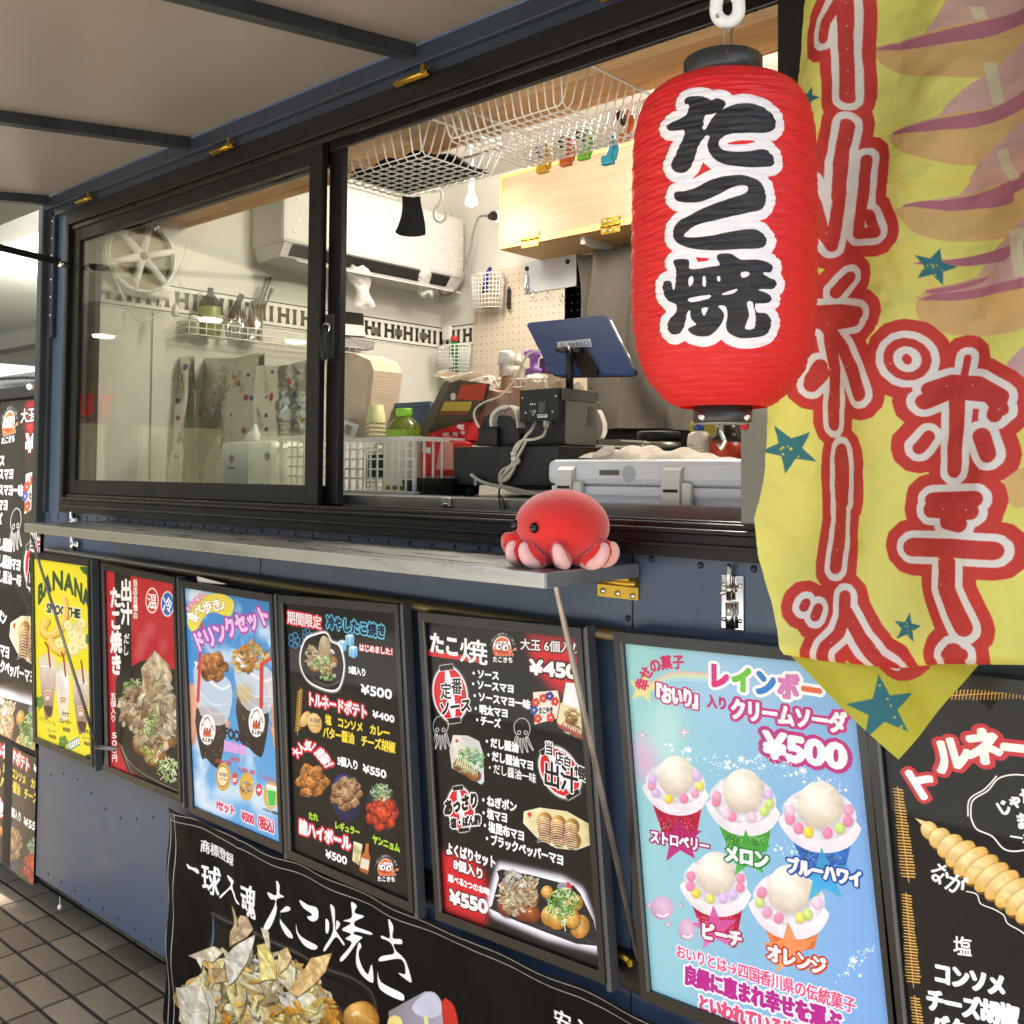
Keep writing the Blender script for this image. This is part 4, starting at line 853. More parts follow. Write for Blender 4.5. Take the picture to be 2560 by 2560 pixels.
def art_menu():
    """black octopus-ball menu"""
    s = Art(720, 1030, '15120f', Q5, cD)
    s.put((0, 0, np.ones((s.H, s.W))), s.nzc('0b0907', '13110e', .5, 3, 1.2))
    def redglow(poly, r): m = s.raster([s.M(poly)]); s.put(s.soft(m, r), 'd41a26'); return m
    redglow([(1010, 250), (1560, 250), (1600, 820), (1340, 900), (1180, 760), (1050, 560)], 22)
    s.poly([(108, 462), (600, 545), (610, 592), (110, 522)], 'e02430')
    s.text('たこ', (120, 392), (400, 440), 190, 'ffffff', 6); s.text('焼', (400, 460), (660, 500), 220, 'ffffff', 7)
    s.emblem((800, 435), 82)
    O = ((4, '3a1210'),)
    s.text('大玉 6個入り', (965, 410), (1540, 452), 105, 'ffffff', 4, out=O); s.text('¥450', (1050, 620), (1500, 665), 165, 'ffffff', 7, out=((6, '4a1012'),))
    chochin(s, (315, 880), 150, 250, -8)
    for t, p, q, h in (('定', (225, 850), (325, 850), 150), ('番', (325, 800), (425, 810), 150), ('ソース', (215, 1020), (510, 975), 120)): s.text(t, p, q, h, '17120f', 3, out=((4, 'ffffff'),))
    M = lambda t, a, b, h: s.text(t, a, b, h, 'fbfbf8', 2.2)
    M('・ソース', (500, 682), (770, 710), 84); M('・ソースマヨ', (495, 780), (912, 832), 84); M('・ソースマヨ一味', (510, 890), (1062, 982), 86); M('・明太マヨ', (520, 1010), (856, 1062), 86); M('・チーズ', (535, 1115), (785, 1158), 86)
    # takoyaki paper and box
    s.poly([(1085, 862), (1312, 845), (1335, 950), (1305, 1110), (1100, 1166)], 'f1e2d4')
    for x, y, c in ((1180, 920, 'd8402c'), (1240, 900, '3a3488'), (1110, 960, 'd8402c'), (1290, 950, 'd8402c'), (1130, 1110, 'd8402c'), (1250, 1100, 'd8402c'), (1095, 1030, '3a4ea0')):
        for a in range(5): s.ell((x+22*math.cos(a*1.257), y+24*math.sin(a*1.257)), 19, 21, c, n=10)
        s.ell((x, y), 10, 10, 'f4d8c0')
    s.text('たこやき', (1140, 1035), (1270, 1030), 62, '2b2030', 1)
    s.poly([(1390, 770), (1540, 785), (1545, 1030), (1355, 975)], 'f4f4f2'); s.poly([(1340, 960), (1545, 1030), (1570, 1320), (1380, 1240), (1305, 1140)], 'e8d8a8')
    for x, y in ((1400, 1180), (1470, 1220), (1540, 1260), (1440, 1120)): s.ball((x, y), 55, 50, x, 'b07a3c', '5c3414')
    s.flakes([(1360, 1040), (1470, 1010), (1540, 1080), (1500, 1150), (1390, 1120)], 40, 60, ('d0a868', 'b98a4c', 'e4cc98', '9a6c38'), 5, 3)
    for i in range(9): s.stroke([(1345+i*22, 1170+i*10), (1360+i*22, 1130+i*11), (1375+i*22, 1175+i*12)], 6, 'f0ead0', .9, sm=3)
    s.poly([(1305, 1150), (1570, 1290), (1570, 1315), (1320, 1190)], 'b04a50', .9)
    line_octopus(s, (222, 1200), 120, 1); line_octopus(s, (990, 1225), 125, -1)
    # boxed green-onion photo
    s.poly([(342, 1262), (480, 1268), (585, 1320), (625, 1440), (632, 1700), (605, 1725), (330, 1570), (308, 1400)], s.lin('e9dccb', 'c7d6dc', 20, nz=.1), sm=1)
    for x, y in ((400, 1540), (470, 1590), (540, 1640)): s.ball((x, y), 60, 55, x, 'b98448', '6c3c1c')
    s.onions((490, 1500), 140, 120, 150, 26, 4, ('5c9a48', '2f7a50', '9cc06c', '3a8a5c', 'd8e8b8')); s.ell((378, 1318), 14, 16, 'd04038')
    for i in range(9): s.stroke([(350+i*22, 1520+i*14), (380+i*22, 1440+i*14), (392+i*22, 1530+i*15)], 6, 'f0ecd0', .9, sm=3)
    M('・だし醤油', (625, 1315), (950, 1385), 90); M('・だし醤油マヨ', (640, 1440), (1092, 1550), 92); M('・だし醤油一味', (652, 1558), (1115, 1670), 94)
    chochin(s, (1335, 1610), 160, 240, -30)
    for t, p, q, h in (('当', (1195, 1380), (1270, 1395), 120), ('店', (1290, 1470), (1370, 1490), 130), ('自', (1365, 1510), (1440, 1540), 130), ('慢', (1465, 1590), (1575, 1640), 120), ('出汁', (1180, 1610), (1500, 1700), 230)): s.text(t, p, q, h, '17120f', 4, out=((4, 'ffffff'),))
    s.c = cE
    chochin(s, (415, 240), 115, 195, -8)
    for t, p, q, h in (('あっさり', (258, 235), (575, 150), 140), ('塩・ぽん酢', (318, 375), (598, 340), 90)): s.text(t, p, q, h, '17120f', 3, out=((4, 'ffffff'),))
    M('・ねぎポン', (590, 150), (935, 225), 96); M('・塩マヨ', (595, 270), (850, 325), 96); M('・塩昆布マヨ', (605, 385), (1008, 495), 98); M('・ブラックペッパーマヨ', (625, 505), (1372, 720), 100)
    redglow([(150, 620), (480, 650), (640, 800), (680, 1100), (640, 1400), (100, 1300)], 20)
    s.text('よくばりセット', (275, 600), (742, 740), 110, 'ffffff', 3.4, out=((3, '2a1210'),)); s.text('8個入り', (345, 745), (628, 850), 100, 'ffffff', 3.4, out=((3, '2a1210'),))
    s.text('選べる2つのお味', (292, 872), (684, 1012), 66, 'ffffff', 1.6); s.text('¥550', (305, 1040), (665, 1145), 155, 'ffffff', 6.5, out=((5, '4a1012'),))
    # wooden boat
    s.poly([(1005, 270), (1150, 235), (1400, 270), (1625, 400), (1640, 560), (1480, 620), (1300, 600), (1120, 500), (998, 370)], s.lin('f3eabc', 'd8c88e', 40, nz=.12, sc=3), out=((2, 'f8f2d4'),))
    s.poly([(1070, 300), (1300, 262), (1480, 310), (1580, 430), (1540, 560), (1300, 560), (1130, 450)], 'e6d9a4', .8, sm=4); s.poly([(1030, 290), (1055, 268), (1078, 290), (1055, 325)], 'd83a34')
    for r_ in range(3):
        for q in range(2): s.ball((1190+r_*125+q*15, 350+r_*28+q*130), 68, 78, r_*7+q, 'e8b860', '84501c', 15)
        s.ball((1190+r_*120, 430+r_*30), 60, 60, r_+30, 'c98a44', '6e3c16')
    for r_ in range(3):
        for i in range(11): x = 1125+r_*125; y = 330+i*22+r_*28; s.stroke([(x, y+6), (x+50, y-10), (x+112, y+8)], 7, 'f4f0e4', .92, sm=4)
    for i in range(60): s.ell((1240+NR.rand()*230, 400+NR.rand()*120), 6, 3, '2a2418', .7, rot=NR.rand()*180, n=6)
    tray_food(s); s.c = cD
    return s
def art_season():
    """black seasonal menu"""
    s = Art(660, 940, '15120f', Q4, cC)
    s.put((0, 0, np.ones((s.H, s.W))), s.nzc('0b0907', '13110e', .5, 9, 1.2))
    s.text('期間限定', (88, 150), (292, 185), 76, 'ffffff', 2.5, out=((6, 'e0263c'),)); s.text('冷やしたこ焼き', (322, 178), (680, 240), 76, '0f1830', 2.6, out=((6, '6cc8ea'),)); 
    s.text('はじめました！', (520, 330), (745, 362), 42, 'ffffff', 1, out=((4, 'e0263c'),))
    for x, y, k in ((130, 290, 34), (205, 255, 28)):
        for a in range(5): s.ell((x+k*.62*math.cos(a*1.26), y+k*.9*math.sin(a*1.26)), k*.5, k*.62, '3f9fd0', n=14); s.ell((x+k*.62*math.cos(a*1.26), y+k*.9*math.sin(a*1.26)), k*.36, k*.46, '12202c', n=14)
        s.stroke([(x+10, y+20), (x+60, y+45)], 6, '3f9fd0')
    for x, y in ((415, 320), (462, 285), (482, 355)):
        s.poly([(x-26, y-24), (x, y-36), (x+28, y-26), (x+28, y+28), (x+4, y+42), (x-26, y+28)], s.lin('bfe6f6', '3a9ad6', 70)); s.poly([(x-24, y-22), (x, y-34), (x+27, y-25), (x+2, y-12)], 'dff4fb'); s.stroke([(x+2, y-12), (x+4, y+40)], 4, 'e6f6fc', .8)
    T = [(200, 290), (262, 258), (320, 250), (350, 300), (400, 330), (425, 440), (400, 560), (340, 585), (230, 540), (180, 470), (170, 380)]
    m = s.raster([s.M(spl(T, 4, True))]); s.put(s.soft(s.grow(m, 10), 4), 'ffffff'); s.put(s.grow(m, 5), 'ffffff'); s.put(m, '17130f')
    for x, y in ((260, 440), (320, 460), (290, 400), (350, 420)): s.ball((x, y), 42, 40, x, 'c98a44', '6e3c16')
    s.flakes([(200, 340), (290, 290), (370, 370), (380, 450), (300, 470), (210, 430)], 60, 55, FL, 6, 1.6); s.poly([(275, 370), (285, 285), (310, 262), (345, 300), (335, 390)], s.lin('cfc0a0', '9a8460', 80, nz=.2), sm=3)
    s.onions((300, 430), 60, 50, 80, 14, 3); s.onions((330, 505), 50, 22, 50, 13, 5)
    for i in range(3): s.stroke([(235, 505+i*12), (320, 555+i*6), (400, 530+i*6)], 4, '8a8a88', .6, sm=5)
    s.text('5個入り', (455, 462), (562, 484), 46, 'ffffff', 2.2); s.text('¥500', (528, 578), (722, 612), 72, 'ffffff', 3.4)
    s.text('トルネードポテト', (208, 636), (570, 722), 78, 'ffffff', 3, out=((6, 'e0263c'),)); s.text('¥400', (600, 728), (736, 762), 52, 'ffffff', 2.6)
    # spiral potato, potatoes
    for i in range(26):
        y = 590+i*9.6; x = 166-i*.6; s.stroke([(x-14, y+6), (x+14, y-7)], 5, 'e8b848' if i % 2 else 'c88c28')
    s.stroke([(168, 570), (150, 860)], 3, 'd8b870')
    s.ell((195, 762), 27, 52, s.rad('f2d48e', 'c89a4e'), rot=25); s.ell((252, 786), 42, 62, s.rad('f6dca0', 'd8a85a'), rot=-10)
    s.text('本日販売', (222, 765), (284, 776), 30, '33281a', 1); s.text('しておりません', (220, 795), (286, 806), 14, '33281a', .1)
    Y = 'f2d83c'
    s.text('塩　コンソメ　カレー', (314, 762), (708, 848), 60, Y, 2.2); s.text('バター醤油　チーズ胡椒', (300, 838), (740, 935), 66, Y, 2.2)
    s.arc('大人気！唐揚げ', [(130, 980), (190, 925), (262, 945), (345, 1048)], 58, 'ffffff', 2, out=((6, 'd82438'),))
    s.text('5個入り', (388, 1010), (515, 1042), 56, 'ffffff', 2.4); s.text('¥550', (540, 1055), (686, 1095), 60, 'ffffff', 3)
    s.karaage((235, 1140), 92, 7, 2, 'dc9c4c', '8a4c1a')
    s.ell((438, 1240), 88, 150, s.rad('2c3f8c', '10183c'), 1, -8); s.karaage((440, 1215), 92, 8, 12, 'c9a67a', '6e4a2c')
    s.ell((655, 1310), 92, 150, s.rad('262a3c', '14161e'), 1, -8); s.karaage((660, 1330), 95, 8, 21, 'e05a34', '8a1c10'); s.onions((655, 1205), 62, 50, 110, 18, 6, ('8fae7c', 'b8caa0', '5f8a5c', 'd4dcc4', '4a7048'))
    G = 'b4e03c'
    s.text('たれ', (215, 1345), (272, 1360), 46, G, 1.6); s.text('レギュラー', (370, 1400), (524, 1448), 48, G, 1.8); s.text('ヤンニョム', (600, 1485), (768, 1545), 52, G, 1.8)
    s.text('陸ハイボール', (160, 1410), (468, 1520), 84, 'ffffff', 3, out=((6, 'e0263c'),)); s.text('¥500', (316, 1575), (446, 1620), 60, 'ffffff', 2.8)
    s.poly([(486, 1500), (540, 1520), (520, 1650), (478, 1620)], s.lin('f4ecc0', 'd8c88a', 60, nz=.3, sc=5)); s.poly([(560, 1515), (578, 1515), (576, 1570), (588, 1600), (574, 1705), (520, 1680), (532, 1590), (552, 1565)], s.lin('d8803c', 'a84c24', 80)); s.poly([(532, 1600), (582, 1618), (574, 1680), (524, 1662)], 'e9dcc4')
    s.emblem((682, 1660), 48)
    return s
def art_soda():
    s = Art(850, 1500, 'a9c9e8', Q6, cF)
    s.put((0, 0, np.ones((s.H, s.W))), s.lin('9fd6d2', '7aa8e6', 12)); 
    s.ell((150, 650), 90, 110, 'eab0d4', .8, soft=30); s.ell((600, 300), 260, 200, 'a9cdf0', .5, soft=60); s.ell((250, 520), 90, 160, 'bfe6dc', .7, soft=30)
    for i in range(5): s.stroke([(130, 330-i*4+i*9), (240, 250+i*9), (330, 232+i*9), (470, 240+i*9)], 12, ('f4b9a0', 'f6cfa4', 'f2e6ac', 'c8e6c0', 'b8dcf0')[i], .55, sm=6)
    s.poly(star(150, 310, 80, .45, .2), 'f2e08c', .8, sm=0)
    s.arc('幸せの菓子', [(135, 318), (165, 232), (232, 190), (345, 182)], 66, 'd0245c', 2.5, wk=.95)
    s.text('『おいり』', (186, 325), (440, 368), 88, 'ffffff', 4, out=((6, 'c0206c'),)); s.text('入り', (455, 368), (555, 385), 62, 'c0206c', 2.5)
    cols = ('d8287c', '6cc43c', '2c7cd0', 'd07cb8', 'e0683c')
    for i, ch in enumerate('レインボー'):
        x = 462+i*112; y = 242+i*17; s.text(ch, (x, y), (x+100, y+15), 120, cols[i], 9, out=((18, 'f4f4f8'),))
    for i, ch in enumerate('レインボー'):
        x = 462+i*112; y = 242+i*17; s.text(ch, (x, y), (x+100, y+15), 120, cols[i], 9)
    s.text('クリームソーダ', (568, 405), (1130, 478), 98, 'fdf6fa', 5, out=((11, 'c0307c'),)); s.text('¥500', (725, 572), (1132, 635), 150, 'fdf8fb', 11, out=((24, 'b8287c'),)); s.text('¥500', (725, 572), (1132, 635), 150, 'fdf8fb', 11)
    rs = random.Random(4)
    for (x0, y0), (x1, y1), n in (((240, 590), (620, 700), 50), ((480, 680), (900, 650), 60), ((640, 640), (1130, 800), 90), ((760, 1060), (900, 1120), 26), ((1100, 1700), (1250, 1560), 50)):
        for k in range(n):
            t = rs.random(); x = x0+(x1-x0)*t+rs.gauss(0, 14); y = y0+(y1-y0)*t+rs.gauss(0, 22); r = rs.choice([2, 2.5, 3, 4, 9]); 
            if r > 8: s.poly(star(x, y, rs.uniform(9, 15), .3, rs.random(), 5), 'ffffff', .9)
            else: s.ell((x, y), r, r, 'ffffff', .85, n=8)
    for x, y, r in ((365, 605, 24), (622, 650, 26), (918, 705, 28), (1162, 1620, 28)): s.poly(star(x, y, r, .28, .3, 8), 'ffffff')
    for x, y, r in ((145, 535, 24), (346, 522, 34), (178, 1358, 20), (270, 1450, 18), (328, 1358, 14)): s.poly(star(x, y, r, .18, 0, 4), 'fdeef2', out=((1.5, 'c8788c'),))
    for x, y, rx, ry in ((240, 1370, 56, 58), (360, 1475, 44, 54)): s.ell((x, y), rx, ry, s.rad('e8c4dc', 'c88cb4', .1, -.2), .9); s.stroke([(x-rx*.4, y+ry*.55), (x+rx*.1, y+ry*.72), (x+rx*.5, y+ry*.5)], 9, 'ffffff', .8, sm=4)
    def soda(x, y, rx, ry, h, c1_, c2_, sd):
        r = random.Random(sd)
        s.poly([(x-rx*.97, y+ry*.2), (x+rx*.97, y+ry*.45), (x+rx*.72, y+h), (x+rx*.2, y+h+18), (x-rx*.45, y+h-8)], s.lin(c1_, c2_, 90, nz=.25, sc=6, seed=sd), sm=0)
        for i in range(70): s.ell((x+r.uniform(-.6, .6)*rx, y+r.uniform(.7, 1.0)*h), 3, 4, 'ffe8ea', .45, n=6)
        s.poly([(x-rx, y), (x+rx, y+ry*.3), (x+rx*.9, y+ry*1.15), (x+rx*.3, y+ry*1.5), (x-rx*.4, y+ry*1.35), (x-rx*.92, y+ry*.75)], s.lin('f8f4f4', 'e8dfe6', 90, nz=.05), sm=3)
        s.ell((x, y), rx, ry, s.rad('fbfafc', 'd3ccd8', 0, -.2, nz=.14, sc=4, seed=sd), rot=8); s.ell((x, y), rx*1.02, ry*1.03, 'ffffff', 0)
        pts = [(x+rx*1.0*math.cos(t), y+ry*math.sin(t)+rx*.1*math.cos(t)) for t in np.linspace(-.3, 3.5, 16)]; s.stroke(pts, 5, 'f6ece8', .7)
        s.ell((x+6, y-ry*.28+8), rx*.64, ry*.86, 'a99a98', .5, soft=6); s.ell((x, y-ry*.38), rx*.6, ry*.88, s.rad('fcf8ec', 'cdbfa6', -.2, -.35, p=1.8, nz=.05, sc=4, seed=sd))
        pc = ('f0a0bc', 'ecd24a', 'c8dc80', 'd6b6e4', 'f4c8d8', 'f08cae', 'dcdc6a')
        for k in range(8):
            t = -.35+k*.55+r.uniform(-.15, .15); px, py = x+rx*.82*math.cos(t), y+ry*.72*math.sin(t)+4; c = r.choice(pc); s.ell((px+2, py+3), rx*.14, rx*.16, '9a7880', .4, soft=2); s.ell((px, py), rx*.14, rx*.165, s.rad(np.clip(c_(c)*1.12, 0, 1), c_(c)*.88))
    soda(305, 765, 142, 105, 250, 'c8163c', 'a81038', 1); soda(630, 845, 158, 118, 250, '5cb848', '3a8c2c', 2); soda(1000, 915, 178, 125, 250, '3c84d8', '2460b0', 3)
    soda(497, 1240, 152, 115, 240, 'c81848', 'b01040', 4); soda(852, 1325, 172, 132, 240, 'e88440', 'd8682c', 5)
    for x, y, r, c in ((322, 1040, 120, 'b81c6c'), (652, 1110, 122, '44a83c'), (1020, 1215, 140, '3ca4d8'), (495, 1470, 115, 'd85ca8'), (858, 1570, 135, 'f0965c')): s.poly(star(x, y, r, .42, -.08), s.lin(c_(c)*.92, np.clip(c_(c)*1.08, 0, 1), 90), .9)
    O = lambda c: ((6, c),)
    s.text('ストロベリー', (180, 1020), (468, 1072), 62, 'ffffff', 2.5, out=O('a01c60')); s.text('メロン', (540, 1100), (752, 1140), 84, 'ffffff', 3.5, out=O('2c8030')); s.text('ブルーハワイ', (840, 1158), (1205, 1232), 80, 'ffffff', 3, out=O('2c4ca0'))
    s.text('ピーチ', (425, 1475), (625, 1525), 80, 'ffffff', 3, out=O('b0204c')); s.text('オレンジ', (745, 1580), (1030, 1655), 86, 'ffffff', 3.2, out=O('c83c24'))
    s.text('おいりとは→四国香川県の伝統菓子', (305, 1575), (1175, 1845), 66, 'e8487c', 3, out=((5, 'fbf0f6'),), h1=78)
    s.text('良縁に恵まれ幸せを運ぶ', (345, 1690), (1105, 1925), 92, 'b8208c', 4.5, out=((7, 'fbf0f6'),), h1=104); s.text('といわれている米菓子です', (412, 1825), (1150, 2060), 82, 'e8487c', 3, out=((6, 'fbf0f6'),), h1=96)
    return s
def art_tornado():
    s = Art(800, 1500, '171512', Q7, cG)
    s.put((0, 0, np.ones((s.H, s.W))), s.nzc('0d0b09', '171411', .4, 5, 1.2))
    def spiral(a, b, n, r, c1_='f0cc70', c2_='b8741e'):
        a, b = np.array(a, float), np.array(b, float); d = b-a; L = np.hypot(*d); d /= L; nn = np.array([-d[1], d[0]])
        s.stroke([a-d*14, b+d*26], 5, 'd8b070')
        for i in range(n):
            p = a+(b-a)*i/(n-1); k = r*(.6+.4*i/n)*rnd.uniform(.85, 1.1); q = [p-nn*k+d*6, p+nn*k-d*6]
            s.stroke(q, (8, 4), c2_); s.stroke([q[0]-d*2, q[1]-d*2], (5, 3), c1_)
    spiral((545, 345), (980, 325), 26, 36); spiral((278, 795), (328, 1215), 30, 36); spiral((318, 1305), (352, 1725), 30, 36); spiral((360, 1805), (410, 2230), 30, 36)
    R = 'c8323c'
    A = [('ト', (315, 805), (450, 720), 165), ('ル', (450, 650), (620, 600), 165), ('ネ', (600, 600), (780, 580), 170), ('ー', (770, 590), (960, 610), 170), ('ド', (960, 610), (1130, 650), 170)]
    for ch, a, b, h in A: s.arc(ch, [a, ((a[0]+b[0])/2, (a[1]+b[1])/2-1), b], h, 'ffffff', 9, out=((26, R),))
    for ch, a, b, h in A: s.arc(ch, [a, ((a[0]+b[0])/2, (a[1]+b[1])/2-1), b], h, 'ffffff', 9)
    # cloud
    C = [(632, 930), (640, 850), (715, 800), (770, 740), (870, 725), (1000, 760), (1080, 900), (1040, 1040), (900, 1085), (800, 1085), (735, 1020), (660, 985)]
    for o in (0, 14): s.stroke([(x-o, y-o*.6) for x, y in (C+[C[0]] if not o else C[:4])], 8, 'f4f4f2', sm=6)
    s.arc('じゃがいも', [(760, 900), (840, 850), (960, 800), (1060, 790)], 72, 'fafaf8', 2.5); s.arc('まるごと', [(850, 950), (960, 930), (1060, 900)], 78, 'fafaf8', 3); s.text('一本！', (820, 1020), (1010, 1050), 70, 'fafaf8', 3)
    # big potato
    P0, P1 = np.array([430., 990.]), np.array([1080., 1480.])
    s.poly([(358, 930), (420, 950), (430, 990), (410, 980)], 'ecd6a0'); d = (P1-P0)/np.hypot(*(P1-P0)); nn = np.array([-d[1], d[0]])
    for i in range(14):
        p = P0+(P1-P0)*i/13; r = 40+60*min(1, i/4); s.ell(p+d*14+nn*4, 44, r*1.02, '8a5a20', .9, rot=math.degrees(math.atan2(d[1], d[0]))+14, soft=2)
        s.ell(p, 46, r, s.rad('f7e2a8', 'd9a850', -.3, -.3, nz=.12, sc=4, seed=i), 1, rot=math.degrees(math.atan2(d[1], d[0]))+14); s.ell(p+d*24-nn*6, 12, r*.75, 'c08434', .6, rot=math.degrees(math.atan2(d[1], d[0]))+14, soft=2)
    s.arc('なが', [(455, 1160), (500, 1215), (600, 1270)], 100, 'f6f6f4', 1.5); s.stroke([(610, 1285), (660, 1300), (680, 1345), (740, 1370), (790, 1400), (810, 1440), (870, 1475), (900, 1500)], 6, 'f6f6f4', sm=6)
    s.text('塩', (545, 1545), (635, 1556), 92, 'ffffff', 4.5); s.text('コンソメ', (450, 1675), (800, 1745), 105, 'ffffff', 5.5); s.text('チーズ胡椒', (415, 1805), (862, 1895), 105, 'ffffff', 5.5); s.text('バター醤油', (440, 1930), (880, 2030), 108, 'ffffff', 5.5)
    return s
QB = [(425, 2028), (1910, 2700), (1910, 3300), (424, 2700)]
def art_banner():
    """black cloth: title in brush letters over a tray piled with bonito"""
    s = Art(1500, 900, '14110d', QBN, cN)
    s.put((0, 0, np.ones((s.H, s.W))), s.nzc('0c0a08', '15120e', .6, 2, 1.2))
    g = 'b8b8b0'
    s.stroke([(72, 148), (300, 205), (700, 405), (1100, 560), (1520, 755), (1932, 940), (2400, 1140), (3200, 1500), (4400, 2050)], 5, g, sm=4); s.stroke([(78, 195), (300, 250), (700, 460), (1100, 620), (1520, 815), (1932, 985), (2400, 1190), (3200, 1560), (4400, 2110)], 5, g, sm=4)
    s.stroke([(72, 148), (72, 600), (58, 900), (70, 1700)], 5, g, sm=4); s.stroke([(108, 150), (112, 600), (96, 900), (104, 1700)], 5, g, sm=4); s.stroke([(75, 195), (108, 152)], 4, g)
    s.text('商標登録', (288, 362), (524, 470), 84, 'f4f4f2', 2.2)
    B = 'fcfcfa'
    s.poly([(190, 490), (225, 512), (270, 520), (288, 548), (275, 560), (235, 535), (200, 525)], B, sm=3)
    s.text('球', (300, 580), (414, 630), 190, B, 4); s.text('魂', (572, 725), (676, 770), 220, B, 4)
    s.poly([(465, 572), (520, 610), (505, 660), (558, 775), (520, 740), (488, 670), (430, 728), (424, 712), (490, 640), (470, 600)], B, sm=3)
    # brush title たこ焼き traced from the cloth
    for p in ([(812, 610), (835, 640), (828, 700), (862, 722), (800, 745), (800, 820), (768, 935), (722, 950), (780, 800), (790, 748), (762, 740), (742, 690), (800, 712)],
              [(820, 830), (870, 788), (908, 792), (905, 815), (850, 832)], [(828, 838), (826, 885), (905, 970), (916, 1010), (870, 990), (822, 905)],
              [(975, 740), (1030, 775), (1090, 800), (1098, 870), (1065, 888), (1030, 855), (1060, 842), (1000, 790)], [(955, 905), (975, 975), (1080, 1035), (1108, 1060), (1085, 1080), (1010, 1050), (955, 975)],
              [(1192, 770), (1225, 800), (1215, 930), (1235, 980), (1275, 1045), (1262, 1055), (1215, 1000), (1155, 1090), (1145, 1070), (1195, 960), (1198, 860)], [(1148, 872), (1172, 900), (1165, 970), (1148, 960)], [(1232, 880), (1258, 905), (1225, 950), (1220, 930)],
              [(1325, 758), (1360, 785), (1350, 830), (1405, 860), (1355, 890), (1362, 925), (1458, 970), (1452, 985), (1365, 960), (1350, 975), (1405, 1000), (1375, 1030), (1260, 1165), (1245, 1140), (1330, 1040), (1285, 1010), (1330, 975), (1265, 945), (1330, 900), (1280, 880), (1335, 858)],
              [(1378, 1040), (1402, 1060), (1380, 1110), (1400, 1190), (1450, 1250), (1478, 1180), (1495, 1290), (1470, 1305), (1395, 1260), (1352, 1180)],
              [(1590, 870), (1630, 920), (1620, 1000), (1685, 1005), (1690, 1040), (1625, 1045), (1640, 1090), (1690, 1130), (1720, 1180), (1745, 1305), (1700, 1290), (1650, 1245), (1700, 1250), (1680, 1150), (1530, 1165), (1535, 1130), (1620, 1110), (1600, 1040), (1530, 1010), (1530, 990), (1595, 1000)],
              [(1520, 1225), (1545, 1300), (1670, 1380), (1692, 1410), (1680, 1435), (1580, 1380), (1530, 1330)]): s.poly(p, B, sm=4)
    # tray
    s.poly([(360, 850), (380, 822), (430, 830), (900, 1060), (1400, 1300), (1500, 1380), (1560, 1700), (1560, 1900), (200, 1900), (235, 1335), (330, 1090)], s.lin('2a241e', '18130e', 30, nz=.2), sm=1)
    s.stroke([(370, 860), (395, 845), (900, 1085), (1380, 1320), (1480, 1400), (1520, 1600)], 16, '6c6a68', .55, sm=4); s.stroke([(365, 880), (350, 1100), (250, 1340)], 12, '5c8cb0', .8, sm=4); s.stroke([(395, 880), (900, 1120), (1350, 1360), (1440, 1450), (1480, 1650)], 26, '0d0a08', .8, sm=4)
    s.stroke([(1180, 1440), (1260, 1500), (1240, 1600)], 20, '8a8478', .3, sm=4)
    for x, y, r in ((1395, 1560, 130), (1150, 1560, 120), (950, 1500, 130), (700, 1550, 130), (450, 1600, 130)): s.ball((x, y), r, r*.9, x, 'e0aa54', '7a4818', 0)
    W1 = ('f1e2b4', 'e6c984', 'd8b060', 'f6efd8', 'cfa05c', 'efdcae', 'b98a4c')
    W2 = ('f3e6bc', 'eed89a', 'e6c074', 'f7f0dc', 'dfb468', 'f1e1b4', 'e9cf94', 'f5e9c6')
    RG_ = [(150, 1430), (300, 1260), (480, 1130), (700, 1100), (900, 1180), (1100, 1290), (1210, 1500), (1220, 1800), (150, 1800)]
    s.flakes(RG_, 120, 150, W1, 4, 2.0, .5, None, 2, .4)
    s.flakes(RG_, 90, 240, W2, 24, 1.7, .5, 75, 2, .6)
    s.flakes([(170, 1500), (330, 1300), (480, 1190), (700, 1180), (880, 1250), (1050, 1340), (1150, 1550), (1150, 1800), (150, 1800)], 60, 310, W2, 41, 1.9, .5, 65, 3, .68)
    s.flakes(RG_, 70, 120, ('f0c060', 'd89838', 'f6dc98', 'e8b050'), 9, 2.4, .45, None, 2, .6)
    for p, a_, b_ in (([(122, 1345), (280, 1335), (330, 1500), (330, 1700), (170, 1700)], 'f0ecda', 'd8cfae'), ([(200, 1130), (370, 1065), (440, 1100), (370, 1170), (300, 1150), (290, 1220), (255, 1150)], 'f4eedc', 'd6c7a0'), ([(445, 1150), (560, 1040), (660, 985), (610, 1180), (540, 1280), (480, 1330)], 'f2efe4', 'd4cdb6'), ([(500, 1060), (505, 960), (560, 850), (610, 860), (650, 940), (600, 1000)], 'dcc8a4', 'a88e64'), ([(500, 780), (540, 860), (545, 920), (530, 900)], 'e6d3a0', 'c8a868'), ([(670, 1060), (740, 1040), (810, 1180), (800, 1290), (700, 1300)], 'f6ecb4', 'e8cc60'), ([(830, 1100), (880, 1070), (915, 1140), (890, 1200), (830, 1250)], 'f1e2b0', 'c8a464'), ([(905, 1370), (1010, 1210), (1060, 1140), (1190, 1110), (1160, 1230), (1060, 1330), (970, 1400)], 'f0d8a0', 'dcae6c'), ([(370, 1210), (450, 1220), (470, 1300), (390, 1310)], 'cdb98c', '9a7c50'), ([(710, 930), (760, 960), (770, 1080), (740, 1050)], 'f4f0dc', 'd4c49c')):
